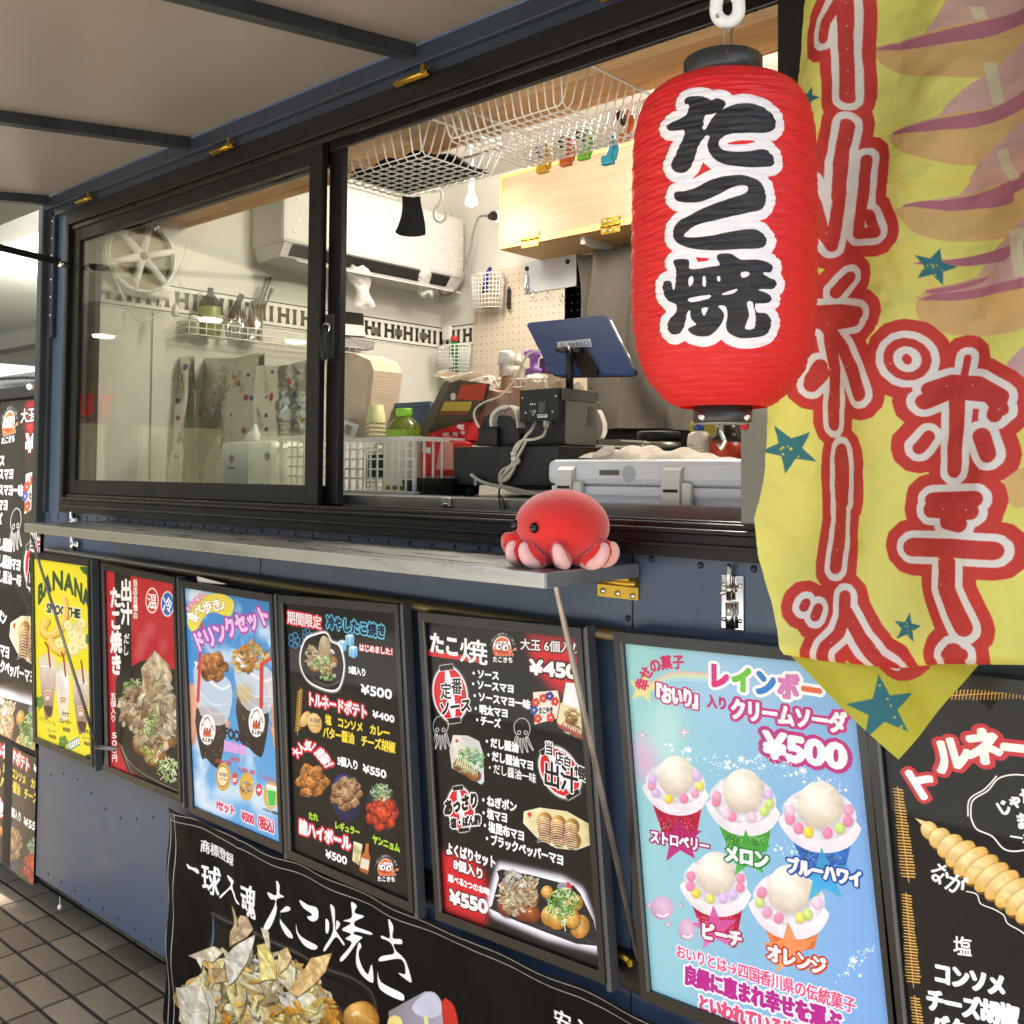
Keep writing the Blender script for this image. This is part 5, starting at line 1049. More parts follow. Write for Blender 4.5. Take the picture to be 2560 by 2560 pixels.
        s.poly([(x+8, y+10) for x, y in p], '2a1a0c', .5, sm=1); s.poly(p, s.lin(a_, b_, 60, nz=.28, sc=5), sm=1, out=((1.2, c_(b_)*.8),)); m0 = (sum(q[0] for q in p)/len(p), sum(q[1] for q in p)/len(p)); s.poly([p[0], p[1], m0], c_(b_)*.85, .45); s.poly([p[-1], p[-2], m0], np.clip(c_(a_)*1.1, 0, 1), .5); s.stroke([p[0], m0, p[len(p)//2]], 4, c_(b_)*.75, .7)
    s.ball((1395, 1570), 125, 115, 9, 'e8b860', '9a6424'); s.flakes([(900, 1450), (1200, 1400), (1230, 1700), (900, 1700)], 40, 150, ('f0c060', 'd89838', 'f6dc98'), 14, 1.8)
    s.poly([(1600, 1500), (1840, 1368), (1900, 1380), (1960, 1480), (1990, 1800), (1600, 1800)], s.lin('8a8484', 'b8b6cc', 0)); s.poly([(1745, 1470), (1860, 1370), (1930, 1400), (1960, 1500), (1880, 1560), (1780, 1540)], 'd4d6e8', .9, sm=3); s.poly([(1950, 1450), (2010, 1440), (2060, 1540), (2100, 1800), (2000, 1800)], 'c8382c', sm=2)
    s.ell((1640, 1600), 55, 70, 'f0e08c'); s.stroke([(1830, 1560), (1860, 1800)], 26, 'e8ec9c')
    s.c = cP
    s.text('安心', (1062, 945), (1330, 1060), 150, B, 4)
    s.c = cN; return s

# ---------------------------------------------------------------- menu frames hanging along the side
YP = -.055
QW = {k: [PY(*p, YP) for p in q] for k, q in {1: Q1, 2: Q2, 3: Q3, 4: Q4, 5: Q5}.items()}
V = lambda x, z, y=YP: Vector((x, y, z))
QW[6] = [V(-1.056, 1.298), V(-.636, 1.313), V(-.572, .722), V(-.996, .709)]; QW[7] = [V(-.601, 1.303), V(-.18, 1.312), V(-.118, .716), V(-.545, .704)]
for n, k in (('Q6', 6), ('Q7', 7)): globals()[n] = [pj(p) for p in QW[k]]
YBN = -.030
BNW = [V(-2.66, .665, YBN), V(-.9, .665, YBN), V(-.9, .04, YBN), V(-2.66, .04, YBN)]
QBN = [pj(p) for p in BNW]
ART = [art_banana, art_dashi, art_drink, art_season, art_menu, art_soda, art_tornado]
LAB = ['yellow banana smoothie poster in a black frame, leftmost under the shelf', 'red and black vertical poster of octopus balls in broth under bonito flakes',
       'sky blue drink set poster with two hands holding cups of fried food', 'black seasonal menu poster with fried chicken pictures and a spiral potato',
       'black octopus ball menu poster with red price corners and lantern pictures', 'pastel blue rainbow cream soda poster with five ice cream cups',
       'black tornado potato poster with large spiral potato partly under the yellow flag']
M_frame = mat('black_poster_frame', '0f0e0d', .32, vary=.05, spec=.5); M_edge = mat('frame_edge_grey', '55585a', .4, metal=.3)
IMG = {}
for k in range(1, 8):
    q = QW[k]; A = ART[k-1](); IMG[k] = A.image('print_%d' % k)
    c = sum(q, Vector())/4; root = thing('menu_board', LAB[k-1], 'poster frame', (c.x, -.03, c.z), group='menu boards hanging below the shelf')
    def off(d, e=None):
        e = d if e is None else e; ux = (q[1]-q[0]).normalized(); uz = (q[0]-q[3]).normalized()
        return [q[0]-ux*d+uz*d, q[1]+ux*e+uz*d, q[2]+ux*e-uz*d, q[3]-ux*d-uz*d]
    bw = .019; O = off(bw, .013); I = off(-.0005)
    b = MB(); y0, y1 = YP-.006, -.024
    for i in range(4):
        j = (i+1) % 4; pr = [O[i], O[j], I[j], I[i]]; b.prism([Vector((p.x, y0, p.z)) for p in pr], (0, y1-y0, 0))
    b.build('frame', M_frame, root)
    b = MB(); b.prism([Vector((p.x, -.036, p.z)) for p in off(.001)], (0, .012, 0)); b.build('backing', M_rubber, root)
    # grey clip rail along the right edge
    b = MB(); r0, r1 = O[1], O[2]; b.prism([Vector((r0.x+.0005, y0+.004, r0.z-.003)), Vector((r0.x+.011, y0+.004, r0.z+.004)), Vector((r1.x+.011, y0+.004, r1.z-.012)), Vector((r1.x+.0005, y0+.004, r1.z-.012))], (0, .024, 0)); b.build('edge_rail', M_edge, root)
    b = MB(); l0, l1 = q[0], q[3]; b.prism([Vector((l0.x-.004, y0-.0015, l0.z)), Vector((l0.x+.001, y0-.0015, l0.z)), Vector((l1.x+.001, y0-.0015, l1.z)), Vector((l1.x-.004, y0-.0015, l1.z))], (0, .004, 0)); b.build('bead', M_edge, root)
    b = MB(); P = [Vector((p.x, YP+.001, p.z)) for p in q]
    def pf(u, v): return (P[3]*(1-u)+P[2]*u)*(1-v)+(P[0]*(1-u)+P[1]*u)*v
    b.grid(pf, 10, 14, sm=False, uvfn=lambda u, v: (u, v)); b.build('print', imgmat('print_sheet_%d' % k, IMG[k], .5, coat=.2, spec=.2), root)
p = QW[3][0]; b = MB(); t0 = PY(*cB(650, 105), -.05); t1 = PY(*cB(840, 155), -.05); b.prism([t0, t0+Vector((.005, 0, -.016)), t1+Vector((-.02, 0, -.002)), t1], (0, .001, 0)); b.build('tape_scrap', M_plast, label='torn scrap of white tape above the sky blue poster', cat='tape')

# cloth banner along the skirt
A = art_banner(); ib = A.image('cloth_print'); BT = [(cN(65, 120)), (cN(700, 400)), (cN(1530, 745)), (cN(1932, 935)), (1634, 2556), (1720, 2600)]
btx = [PY(u, v, YBN) for u, v in BT]; bx_ = [p.x for p in btx]+[-.5]; bz_ = [p.z+.006 for p in btx]+[btx[-1].z]
def bf(u, v):
    x = -2.66+(2.66-.5)*u; zt = float(np.interp(x, bx_, bz_)); z = .04+(zt-.04)*v
    e = .005*math.exp(-u*30)*math.sin(z*11+1)-.006; y = YBN-.006*abs(math.sin(u*23+math.sin(z*5)))-.004*math.sin(z*30+u*60)-.003*math.exp(-(((x+2.31)/.006)**2))
    return Vector((x-e*1.2, y, z))
def buv(u, v): p = bf(u, v); return ((p.x+2.66)/1.76, (p.z-.04)/.625)
b = MB(); b.grid(bf, 160, 40, uvfn=buv)
b.build('cloth_banner', imgmat('banner_cloth', ib, .55, bump=.15, bscale=30, spec=.1), label='black cloth banner with white brush lettering and bonito picture, along the bottom of the truck', cat='banner')

# the same menu printed large on the cab's side
def cabprint(name, im, x0, z1, sx, sz, u1, va, vb, lab):
    b = MB(); 
    def f(u, v): return Vector((x0+sx*(u*u1), -.001-.004*math.sin(u*9)-.002, z1-sz*(va+(vb-va)*(1-v))))
    b.grid(f, 12, 12, uvfn=lambda u, v: (u*u1, 1-(va+(vb-va)*(1-v)))); return b.build(name, imgmat(name+'_sheet', im, .4, coat=.4), label=lab, cat='banner')
cabprint('menu_banner', IMG[5], -4.455, 1.85, 1.0, 1.40, .835, 0, .885, 'large black octopus ball menu banner hung on the cab past the corner post')
cabprint('menu_banner', IMG[4], -4.13, .915, .66, .96, .795, .34, .80, 'large black menu banner low on the cab with prices and fried chicken')
b = MB(); b.box((-5.1, -.0, .15), (-3.61, .019, .62)); part(b, 'cab_skirt', M_rubber)

# ---------------------------------------------------------------- paper lantern
LDIST = 1.20
def dxy(u, v): r = ray(u, v); n = math.hypot(r[0], r[1]); return np.array([r[0]/n, r[1]/n]), r[2]/n
a0, _ = dxy(1579, 600); a1, _ = dxy(2044, 600); mid = (a0+a1); mid /= np.hypot(*mid); half = math.acos(min(1, float(a0@a1)))/2
LC = Vector((mid[0]*LDIST, CAM_Y+mid[1]*LDIST, 0)); LR = LDIST*math.sin(half)
def LZ(v, u=1812, d=0): _, t = dxy(u, v); return CAM_H+t*(LDIST-d)
LPROF = [(164, 104), (172, 128), (190, 160), (215, 186), (250, 207), (300, 222), (360, 230), (450, 232), (600, 233), (740, 233), (820, 228), (880, 217), (920, 203), (955, 181), (980, 158), (1000, 134), (1012, 110)]
rr_ = [LR*h/232.5 for _, h in LPROF]; zz = [LZ(v, d=rr_[i]*min(1, max(0, (1-rr_[i]/LR)/.55))) for i, (v, _) in enumerate(LPROF)]
def lant_uv(th, z): return ((th+1.9)/3.8, (z-zz[-1])/(zz[0]-zz[-1]))
TH0 = math.atan2(-mid[1], -mid[0])   # towards the viewer
def lant_back(u, v):
    d, t = dxy(u, v); c = np.array([LC.x, LC.y-CAM_Y]); bq = float(d@c); disc = bq*bq-(float(c@c)-LR*LR); s_ = bq-math.sqrt(max(disc, 0)); p = d*s_
    th = math.atan2(p[1]-c[1], p[0]-c[0])-TH0; th = (th+math.pi) % (2*math.pi)-math.pi; z = CAM_H+t*s_
    U, W_ = lant_uv(th, z); return (U*LART.W, (1-W_)*LART.H)
LART = Art(1500, 1500, 'e32a2a', c=cQ, back=lant_back)
K = [[(405, 130), (440, 105), (520, 102), (560, 112), (600, 130), (640, 118), (690, 135), (700, 165), (660, 215), (600, 235), (565, 240), (545, 270), (548, 300), (540, 330), (560, 340), (600, 270), (660, 210), (760, 165), (860, 155), (960, 180), (1030, 235), (1052, 290), (1035, 340), (980, 360), (880, 362), (740, 370), (670, 400), (652, 440), (680, 480), (760, 495), (870, 488), (960, 475), (1010, 500), (1035, 540), (1030, 585), (980, 598), (850, 600), (720, 585), (640, 555), (590, 500), (575, 440), (590, 390), (560, 385), (520, 440), (490, 520), (460, 600), (420, 635), (370, 638), (335, 615), (327, 570), (365, 490), (405, 400), (412, 345), (350, 350), (305, 345), (292, 318), (320, 290), (380, 265), (425, 235), (440, 190), (435, 160), (410, 155)],
     [(342, 800), (360, 770), (420, 765), (500, 740), (620, 680), (720, 660), (830, 658), (920, 690), (970, 750), (978, 830), (950, 890), (860, 915), (700, 950), (540, 990), (450, 1030), (412, 1070), (440, 1085), (560, 1078), (720, 1050), (860, 1030), (930, 1040), (980, 1090), (975, 1140), (930, 1160), (800, 1165), (640, 1175), (480, 1165), (380, 1130), (340, 1080), (350, 1010), (420, 950), (560, 880), (700, 825), (830, 785), (857, 745), (830, 722), (760, 735), (660, 785), (540, 835), (440, 845), (370, 835)],
     [(342, 1250), (380, 1236), (440, 1240), (452, 1270), (450, 1300), (500, 1305), (600, 1290), (660, 1275), (640, 1225), (660, 1200), (740, 1200), (790, 1230), (820, 1240), (920, 1240), (1000, 1260), (1027, 1290), (1015, 1325), (960, 1328), (980, 1355), (1030, 1375), (1052, 1410), (1030, 1440), (960, 1440), (930, 1450), (1000, 1475), (1020, 1510), (1000, 1535), (930, 1540), (910, 1545), (920, 1600), (990, 1610), (1025, 1660), (1018, 1730), (960, 1765), (830, 1775), (740, 1750), (705, 1700), (715, 1620), (700, 1560), (650, 1560), (690, 1610), (670, 1680), (600, 1750), (530, 1765), (460, 1750), (430, 1715), (480, 1690), (490, 1680), (455, 1640), (450, 1590), (430, 1600), (410, 1680), (370, 1740), (310, 1750), (282, 1710), (300, 1660), (350, 1600), (355, 1550), (300, 1520), (270, 1470), (268, 1410), (290, 1388), (325, 1392), (332, 1440), (345, 1440), (360, 1380), (355, 1300)]]
P_ = [LART.M(spl(k, 4, True)) for k in K]; m_ = LART.raster(P_); LART.put(LART.grow(m_, 42), 'fbfaf6'); LART.put(LART.grow(m_, 20), 'fbfaf6'); LART.poly([(492, 1224), (585, 1228), (580, 1246), (512, 1256)], 'e32a2a'); LART.poly([(720, 432), (820, 415), (905, 420), (860, 436), (740, 440)], 'e32a2a', sm=3); LART.poly([(570, 1020), (700, 985), (820, 972), (900, 985), (760, 1005), (640, 1015)], 'e32a2a', 0)
LART.put(m_, '2b2a27')
for k in ([(445, 1370), (475, 1352), (478, 1400), (450, 1425)], [(542, 1358), (562, 1356), (566, 1420), (544, 1420)], [(642, 1355), (662, 1354), (664, 1385), (645, 1388)], [(805, 1328), (855, 1322), (862, 1350), (815, 1364)], [(678, 1472), (780, 1440), (760, 1470), (690, 1482)], [(445, 1505), (590, 1480), (580, 1508), (460, 1532)], [(530, 1575), (580, 1570), (560, 1610), (545, 1625)], [(850, 1535), (890, 1530), (915, 1640), (910, 1710), (850, 1715), (845, 1690), (868, 1620)]): LART.poly(k, 'fbfaf6', sm=2)
LM = imgmat('lantern_vinyl', LART.image('lantern_print'), .42, coat=.04, translucent=.28, spec=.4)
_n = LM.node_tree.nodes; _b = _n['Principled BSDF']
def lantern_bump():
    n, L = _n, LM.node_tree.links; tc = n.new('ShaderNodeTexCoord'); mp = n.new('ShaderNodeMapping'); mp.inputs['Scale'].default_value = (1, 1, 1.3); L.new(tc.outputs['Object'], mp.inputs[0])
    t = n.new('ShaderNodeTexNoise'); t.inputs['Scale'].default_value = 38; t.inputs['Detail'].default_value = 2; t.inputs['Distortion'].default_value = 1.2; L.new(mp.outputs[0], t.inputs['Vector'])
    bp = n.new('ShaderNodeBump'); bp.inputs['Strength'].default_value = .16; bp.inputs['Distance'].default_value = .006; L.new(t.outputs[0], bp.inputs['Height']); L.new(bp.outputs[0], _b.inputs['Normal'])
lantern_bump()
LT = thing('paper_lantern', 'big red vinyl lantern with black and white brush lettering hanging before the window', 'lantern', (LC.x, LC.y, zz[-1]-.03))
NRING = 50
def lf(u, v):
    th = u*2*math.pi; z = zz[-1]+(zz[0]-zz[-1])*v; r = float(np.interp(z, zz[::-1], rr_[::-1])); w = v*NRING+.15*math.sin(th*2+v*9)+.1*math.sin(th*5+v*31)
    r += -.0013*math.exp(-(((w+.5) % 1-.5)/.11)**2)+.0005*math.sin(th*23+5*math.sin(w*2.1+th*3))+.0006*math.sin(th*7+w*2.3)
    a = TH0+math.pi+th; return Vector((LC.x+r*math.cos(a), LC.y+r*math.sin(a), z))
b = MB(); b.grid(lf, 180, NRING*6, uvfn=lambda u, v: lant_uv(u*2*math.pi-math.pi, zz[-1]+(zz[0]-zz[-1])*v)); b.build('lantern_body', LM, LT)
M_cap = mat('lantern_cap_black', '2e2d2b', .3, vary=.05)
rc = LR*100/232.5; b = MB(); b.lathe([(rc*.93, .0), (rc, 0), (rc, LZ(112, d=rc)-zz[0]+.004), (rc*.985, LZ(111, d=rc)-zz[0]+.004), (rc*.96, LZ(112, d=rc)-zz[0]+.004), (rc*.955, .004)], (LC.x, LC.y, zz[0]-.004), 56); b.build('top_cap', M_cap, LT)
rb_ = LR*74/232.5; b = MB(); cbh = zz[-1]-LZ(1053, d=rb_); b.lathe([(rb_*.2, -cbh), (rb_*.98, -cbh), (rb_, -cbh+.001), (rb_, .004), (rb_*.9, .004)], (LC.x, LC.y, zz[-1]), 56); b.build('bottom_cap', M_cap, LT)
b = MB(); b.lathe([(.0001, -.001), (rb_*.9, -.001), (rb_*.9, 0)], (LC.x, LC.y, zz[-1]-cbh-.0005), 40); b.build('bottom_disc', mat('cap_underside', '8f8f88', .5, vary=.2, scale=20), LT)
for a in (-.75, .9, 2.4): 
    b = MB(); b.ellipsoid((LC.x+rb_*math.cos(TH0+a), LC.y+rb_*math.sin(TH0+a), zz[-1]-.012), (.005, .005, .005), 12, 8); b.build('rivet', M_chrome, LT)
for a in (-1.55, 1.5): b = MB(); b.ellipsoid((LC.x+(rc)*math.cos(TH0+a), LC.y+rc*math.sin(TH0+a), zz[0]+.006), (.004, .004, .004), 10, 8); b.build('rivet', M_chrome, LT)
b = MB(); hk = Vector((LC.x+.004, LC.y-.01, zz[-1]-cbh-.001)); b.tube([hk, hk+Vector((0, 0, -.012)), hk+Vector((.005, 0, -.022)), hk+Vector((.0, 0, -.03)), hk+Vector((-.004, 0, -.024))], .003, 8); b.build('lower_hook', M_chrome, LT)
def onL(u, v, d=0.):   # at the lantern's distance
    r = ray(u, v); n = math.hypot(r[0], r[1]); return Vector((r[0]/n*(LDIST-d), CAM_Y+r[1]/n*(LDIST-d), CAM_H+r[2]/n*(LDIST-d)))
b = MB(); b.tube(spl([onL(*cT(845, 515), rc+.001), onL(*cT(815, 460), rc*.8), onL(*cT(808, 370), rc*.4), onL(*cT(805, 260), .0), onL(*cT(790, 200), 0), onL(*cT(740, 150), .01), onL(*cT(775, 150), .0)], 6), .0016, 8)
b.tube(spl([onL(*cT(880, 430), -rc*.6), onL(*cT(885, 300), -rc*.2), onL(*cT(900, 265), 0), onL(*cT(880, 230), 0), onL(*cT(800, 235), 0), onL(*cT(770, 222), 0)], 6), .0015, 8); b.build('wire_hanger', mat('galvanised_wire', 'b0aaa0', .3, metal=.9), LT)
RG = thing('hanging_ring', 'white plastic ring holding up the red lantern', 'ring', tuple(onL(*cT(845, 60)))); b = MB()
b.tube(spl([onL(*cT(*q)) for q in ((735, 60), (738, 130), (775, 190), (840, 218), (905, 195), (948, 130), (955, 60), (945, -10), (905, -70), (845, -95), (785, -70), (745, -5))], 5, True), .0078, 12, closed=True); b.build('ring', M_plast, RG)
b = MB(); q = onL(*cT(845, -90)); b.tube([q, Vector((q.x, q.y, AW(q.x, -q.y-.03).z-.002))], .004, 8); b.build('cord', M_plast, RG)

# ---------------------------------------------------------------- flag
YF = -.25; FX0, FX1, FZ0, FZ1 = -.68, .06, 1.18, 2.42
def flag_back(u, v): p = PY(u, v, YF); return ((p.x-FX0)/(FX1-FX0)*FA.W, (FZ1-p.z)/(FZ1-FZ0)*FA.H)
FA = Art(1150, 1900, 'f0ec84', back=flag_back)
def to(k, pts): return [k(*p) for p in pts]
FA.put((0, 0, np.ones((FA.H, FA.W))), FA.nzc('f2ee84', 'eae670', .7, 3, 1.3))
# spiral sausage shapes
for k, (x, y) in enumerate(((1200, 215), (1290, 635), (1360, 1000), (1450, 1400))):
    FA.poly(to(c3, [(x, y), (x+40, y-15), (x+600, y-190), (x+1300, y-420), (x+1300, y-10), (x+640, y+110), (x+300, y+150), (x+80, y+110), (x-10, y+40)]), 'e6c07e', sm=4)
    FA.poly(to(c3, [(x, y), (x+60, y-18), (x+220, y-60), (x+330, y-220), (x+620, y-480), (x+1300, y-620), (x+1300, y-420), (x+600, y-190)]), 'dab2aa', .95, sm=1)
    FA.poly(to(c3, [(x, y+2), (x+300, y-80), (x+660, y-215), (x+1300, y-470), (x+1300, y-380), (x+680, y-135), (x+330, y-22), (x+90, y+10)]), 'bf7a8a', sm=2)
for a, b_ in (((1640, 0), (1680, 60)), ((1700, 270), (1770, 480)), ((1790, 720), (1860, 860)), ((1850, 1100), (1910, 1340))): FA.poly(to(c3, [a, (a[0]+60, a[1]-8), (b_[0]+40, b_[1]-10), (b_[0]-20, b_[1])]), 'ddd7b0', .95)
for k in range(4): y = 45+k*370; x = 1035+k*60; FA.poly(to(cK, [(x, y), (x+200, y-45), (x+800, y-160), (x+800, y-60), (x+300, y-8)]), 'bf7a8a', 1 if k == 1 else 0, sm=2); 
FA.poly(to(cK, [(1030, 60), (1710, -20), (1700, 130), (1500, 230), (1280, 255), (1120, 220), (1040, 140)]), 'e6c07e', 1, sm=4); FA.poly(to(cK, [(1035, 48), (1130, 10), (1720, -80), (1720, 0), (1280, 55)]), 'bf7a8a', sm=1)
FA.poly(to(cK, [(1120, 645), (1180, 610), (1803, 520), (1803, 800), (1500, 865), (1250, 845), (1130, 760)]), 'e6c07e', sm=3); FA.poly(to(cK, [(1180, 610), (1500, 520), (1700, 360), (1803, 320), (1803, 560), (1240, 640)]), 'dab2aa', .95); FA.poly(to(cK, [(1125, 645), (1200, 600), (1803, 500), (1803, 562), (1300, 640)]), 'bf7a8a', sm=1); FA.poly(to(cK, [(1688, 190), (1803, 175), (1803, 490), (1735, 500)]), 'ddd7b0')
FA.poly(to(cK, [(1680, 1040), (1803, 900), (1803, 1200), (1700, 1200)]), 'dab2aa'); FA.poly(to(cL, [(1680, 130), (1803, 40), (1803, 290), (1700, 280)]), 'e6c07e', sm=2)
SB = '3f7f86'
for k, x, y, r, ro in ((cK, 1215, 425, 125, .25), (cK, 255, 1600, 165, -.42), (cL, 1040, 1085, 100, .15), (cL, 865, 1600, 215, -.12), (c3, 915, 490, 60, .3)):
    FA.poly(to(k, star(x, y, r, .42, ro)), SB)
    for i in range(8): a = NR.rand()*6.28; q = NR.rand()*r*.5; FA.ell(k(x+q*math.cos(a), y+q*math.sin(a)), r*.018*(1+NR.rand()*2)/2.5*1.0, r*.02, 'e8e234', n=8)
# two columns of big brushed letters: red core, white band, red border
L_ = []
def S_(k, pts, w): L_.append((to(k, pts), w[0]/2.5757 if not isinstance(w, (int, float)) else w/2.5757))
S_(c3, [(1088, -60), (1085, 250), (1092, 480)], 80); S_(c3, [(1062, 40), (1005, 130), (990, 210)], 62)
S_(c3, [(1088, 610), (1060, 800), (1050, 980), (1010, 1190), (970, 1120), (935, 900)], 78); S_(c3, [(1170, 770), (1160, 960), (1135, 1130), (1230, 1130), (1190, 1040)], 72)
S_(cK, [(690, 500), (600, 600)], 78)
for p in ([(490, 730), (640, 720), (760, 740)], [(500, 790), (640, 790), (740, 780)], [(490, 740), (560, 850), (660, 960), (740, 1120), (790, 1260)], [(560, 880), (590, 1080), (585, 1250), (560, 1440)], [(490, 1070), (430, 1160)], [(500, 1110), (420, 1190)]): S_(cK, p, 92)
S_(cK, [(612, 1620), (606, 1932)], 108); S_(cL, [(595, -10), (580, 330), (552, 690)], 104)
S_(cL, [(358, 930), (348, 955)], 62); S_(cL, [(445, 965), (432, 1010)], 72)
S_(cL, [(635, 880), (640, 1010), (600, 1120), (520, 1200), (495, 1320)], 78); S_(cL, [(650, 980), (740, 1150), (860, 1290), (960, 1345)], 84)
S_(cK, [(1070+100*math.cos(t), 1030+110*math.sin(t)) for t in np.linspace(0, 6.28, 16)], 52)
for p in ([(1190, 1220), (1320, 1170), (1500, 1180), (1640, 1260)], [(1160, 1300), (1330, 1230), (1560, 1250), (1640, 1340)], [(1640, 1260), (1600, 1380)]): S_(cK, p, 100)
S_(cK, [(1412, 1010), (1400, 1120)], 48); S_(cK, [(1370, 1230), (1365, 1500), (1350, 1740)], 100); S_(cK, [(1190, 1520), (1120, 1600)], 74); S_(cK, [(1530, 1520), (1580, 1640)], 108)
for p in ([(1210, 260), (1520, 250)], [(1200, 320), (1500, 330)], [(1330, 390), (1430, 410)]): S_(cL, p, 104)
S_(cL, [(1090, 560), (1400, 560), (1640, 580)], 118); S_(cL, [(1350, 640), (1345, 820), (1440, 1070)], 122)
S_(cL, [(1370, 1240), (1372, 1420)], 140); S_(cL, [(1330, 1245), (1430, 1245)], 80)
mm = FA.smask(L_); FA.put(FA.grow(mm, 37), 'd4463e')
gw = FA.grow(mm, 14); x0, y0, cc = gw; FA.put(gw, 'f2efe8')
x0, y0, cc = mm; nn_ = noise_at(y0, x0, *cc.shape, s=11, seed=5); FA.put((x0, y0, cc*np.clip((nn_-.05)*12, 0, 1)), FA.nzc('d0453d', 'c6423c', 1, 4))
FA.poly(to(cL, [(200, 1262), (400, 1285), (640, 1316), (820, 1338), (960, 1352), (1100, 1333), (1250, 1322), (1620, 1322), (985, 1990)]), FA.nzc('d8d24a', 'ccc644', 1.2, 6))
FA.poly(to(cL, [(820, 1320), (960, 1352), (1180, 1325), (1150, 1375), (1090, 1412), (980, 1434), (890, 1400)]), 'd4463e', sm=2); FA.poly(to(cL, [(900, 1345), (960, 1352), (990, 1348), (975, 1366), (940, 1364)]), 'f2efe8', sm=2)
FA.poly(to(cL, star(865, 1610, 222, .40, -.16)), SB)
for q in ((840, 1465), (890, 1553), (912, 1597), (938, 1672), (1000, 1600)): FA.ell(cL(*q), 3, 3, 'd8d24a')
FA.poly(to(cL, [(1000, 1595), (1020, 1580), (1008, 1612), (985, 1615)]), 'd8d24a'); FA.poly(to(cL, [(965, 1735), (990, 1720), (985, 1750)]), 'd8d24a')
FM = imgmat('flag_polyester', FA.image('flag_print'), .62, bump=.7, bscale=6, translucent=.5, spec=.3, bdist=.04)
LE = [PY(u, v, YF) for u, v in ((2022, -160), (2013, 0), (1992, 197), (1985, 420), (1975, 700), (1917, 1008), (1897, 1250), (1891, 1297), (1897, 1383), (1934, 1557), (1957, 1637))]
lz = [p.z for p in LE][::-1]; lx = [p.x for p in LE][::-1]
BE = [PY(*cL(*q), YF) for q in ((250, 1255), (400, 1278), (640, 1308), (820, 1330), (960, 1345), (1100, 1325), (1250, 1312), (1500, 1312), (1803, 1320), (2300, 1330))]; bex = [p.x for p in BE]; bez = [p.z for p in BE]
def fl_wr(x, z):
    n1 = NZ[int(z*520) % 512, int(x*620+200) % 512]; n2 = NZ[int(z*1300+99) % 512, int(x*1500+77) % 512]
    return -.020*math.sin(x*17+1.2*math.sin(z*4)+z*2)+.012*math.sin(x*41-z*7)-.045*(n1-.5)-.012*(n2-.5)
def ff(u, v):
    zt = FZ1-.002; xl0 = 0
    z = zt+(float(np.interp(-.55+.6*u, bex, bez))-zt)*v; xl = float(np.interp(z, lz, lx)); x = xl+(.05-xl)*u
    if v > .9: z = zt+(float(np.interp(x, bex, bez))-zt)*v
    y = YF+fl_wr(x, z)*min(1, (1-v)*6+.15)-.012*max(0, (v-.97)/.03)*(1-max(0, (v-.99)/.01))
    return Vector((x, y, z))
def fuv(p): return ((p.x-FX0)/(FX1-FX0), (p.z-FZ0)/(FZ1-FZ0))
FT = thing('nobori_flag', 'tall yellow cloth flag with big red and white mirrored lettering, hem folded up', 'flag', (-.25, YF, 1.3))
b = MB(); b.grid(ff, 110, 240, uvfn=lambda u, v: fuv(PY(*pj(ff(u, v)), YF) if 0 else ff(u, v))); b.build('cloth', FM, FT)
ta, tb, tc_ = PY(*cL(240, 1235), YF+.006), PY(2243, 1901, YF+.006), PY(*cL(1512, 1300), YF+.006)
def tf(u, v):
    top = ta.lerp(tc_, u)+Vector((0, 0, .03*math.sin(math.pi*u))); p = top.lerp(tb, v); p.y = YF+.012+.006*math.sin(p.x*50+p.z*30); return p
b = MB(); b.grid(tf, 40, 40, uvfn=lambda u, v: fuv(tf(u, v))); b.build('folded_corner', FM, FT)
b = MB(); b.tube([(.055, YF, 2.6), (.055, YF, .0)], .011, 12); b.build('pole', M_plast, FT); b = MB(); b.tube([(-.66, YF+.004, 2.428), (.06, YF+.004, 2.425)], .006, 10); b.build('cross_bar', M_plast, FT)

# ---------------------------------------------------------------- plush octopus on the shelf
pc = PZ(*c8(424, 742), 1.4368); pc = pc+Vector((0, .055, 0)); d_ = math.hypot(pc.x, pc.y-CAM_Y); px = d_/FPX*1.12/2.76
RX = 330*px*.90; RZ = 258*px*.90; PL = thing('plush_octopus', 'round red velvet octopus plush with pink curled arms sitting on the steel shelf', 'plush toy', tuple(pc))
M_vel = mat('red_velvet', 'db3029', .9, vary=.1, scale=14, bump=.15, bscale=260, sheen=.6, spec=.15); M_pink = mat('pink_velvet', 'f5bdb6', .9, vary=.05, scale=12, bump=.12, bscale=260, sheen=.5, spec=.15)
cz = pc.z+RZ*1.02; vd = Vector((-pc.x, CAM_Y-pc.y, 0)).normalized(); sd = Vector((-vd.y, vd.x, 0))    # viewer direction, right-hand side
b = MB(); vs = []
for i in range(33):
    t = math.pi*i/32
    for k in range(48):
        a = 2*math.pi*k/48; z = math.cos(t); r = math.sin(t); fl = 1 if z > -.2 else 1-.12*(-.2-z); seam = 1-.012*math.exp(-((math.sin(a-.1)*r)/.03)**2)
        vs.append(Vector((pc.x, pc.y, cz))+Vector((RX*r*math.cos(a)*seam*fl, RX*.95*r*math.sin(a)*fl, RZ*(z*seam if z > 0 else z*.96))))
b.add(vs, [(i*48+k, (i+1)*48+k, (i+1)*48+(k+1) % 48, i*48+(k+1) % 48) for i in range(32) for k in range(48)], 0, True); b.build('body', M_vel, PL)
def sp(x, z, out=1.0):    # point on the body seen at crop c8 offset (px from body centre), pushed out
    X = x*px; Z = z*px; q = 1-(X/RX)**2-(Z/RZ)**2; return Vector((pc.x, pc.y, cz))+(sd*X+vd*(RX*math.sqrt(max(q, 0)))+Vector((0, 0, Z)))*out
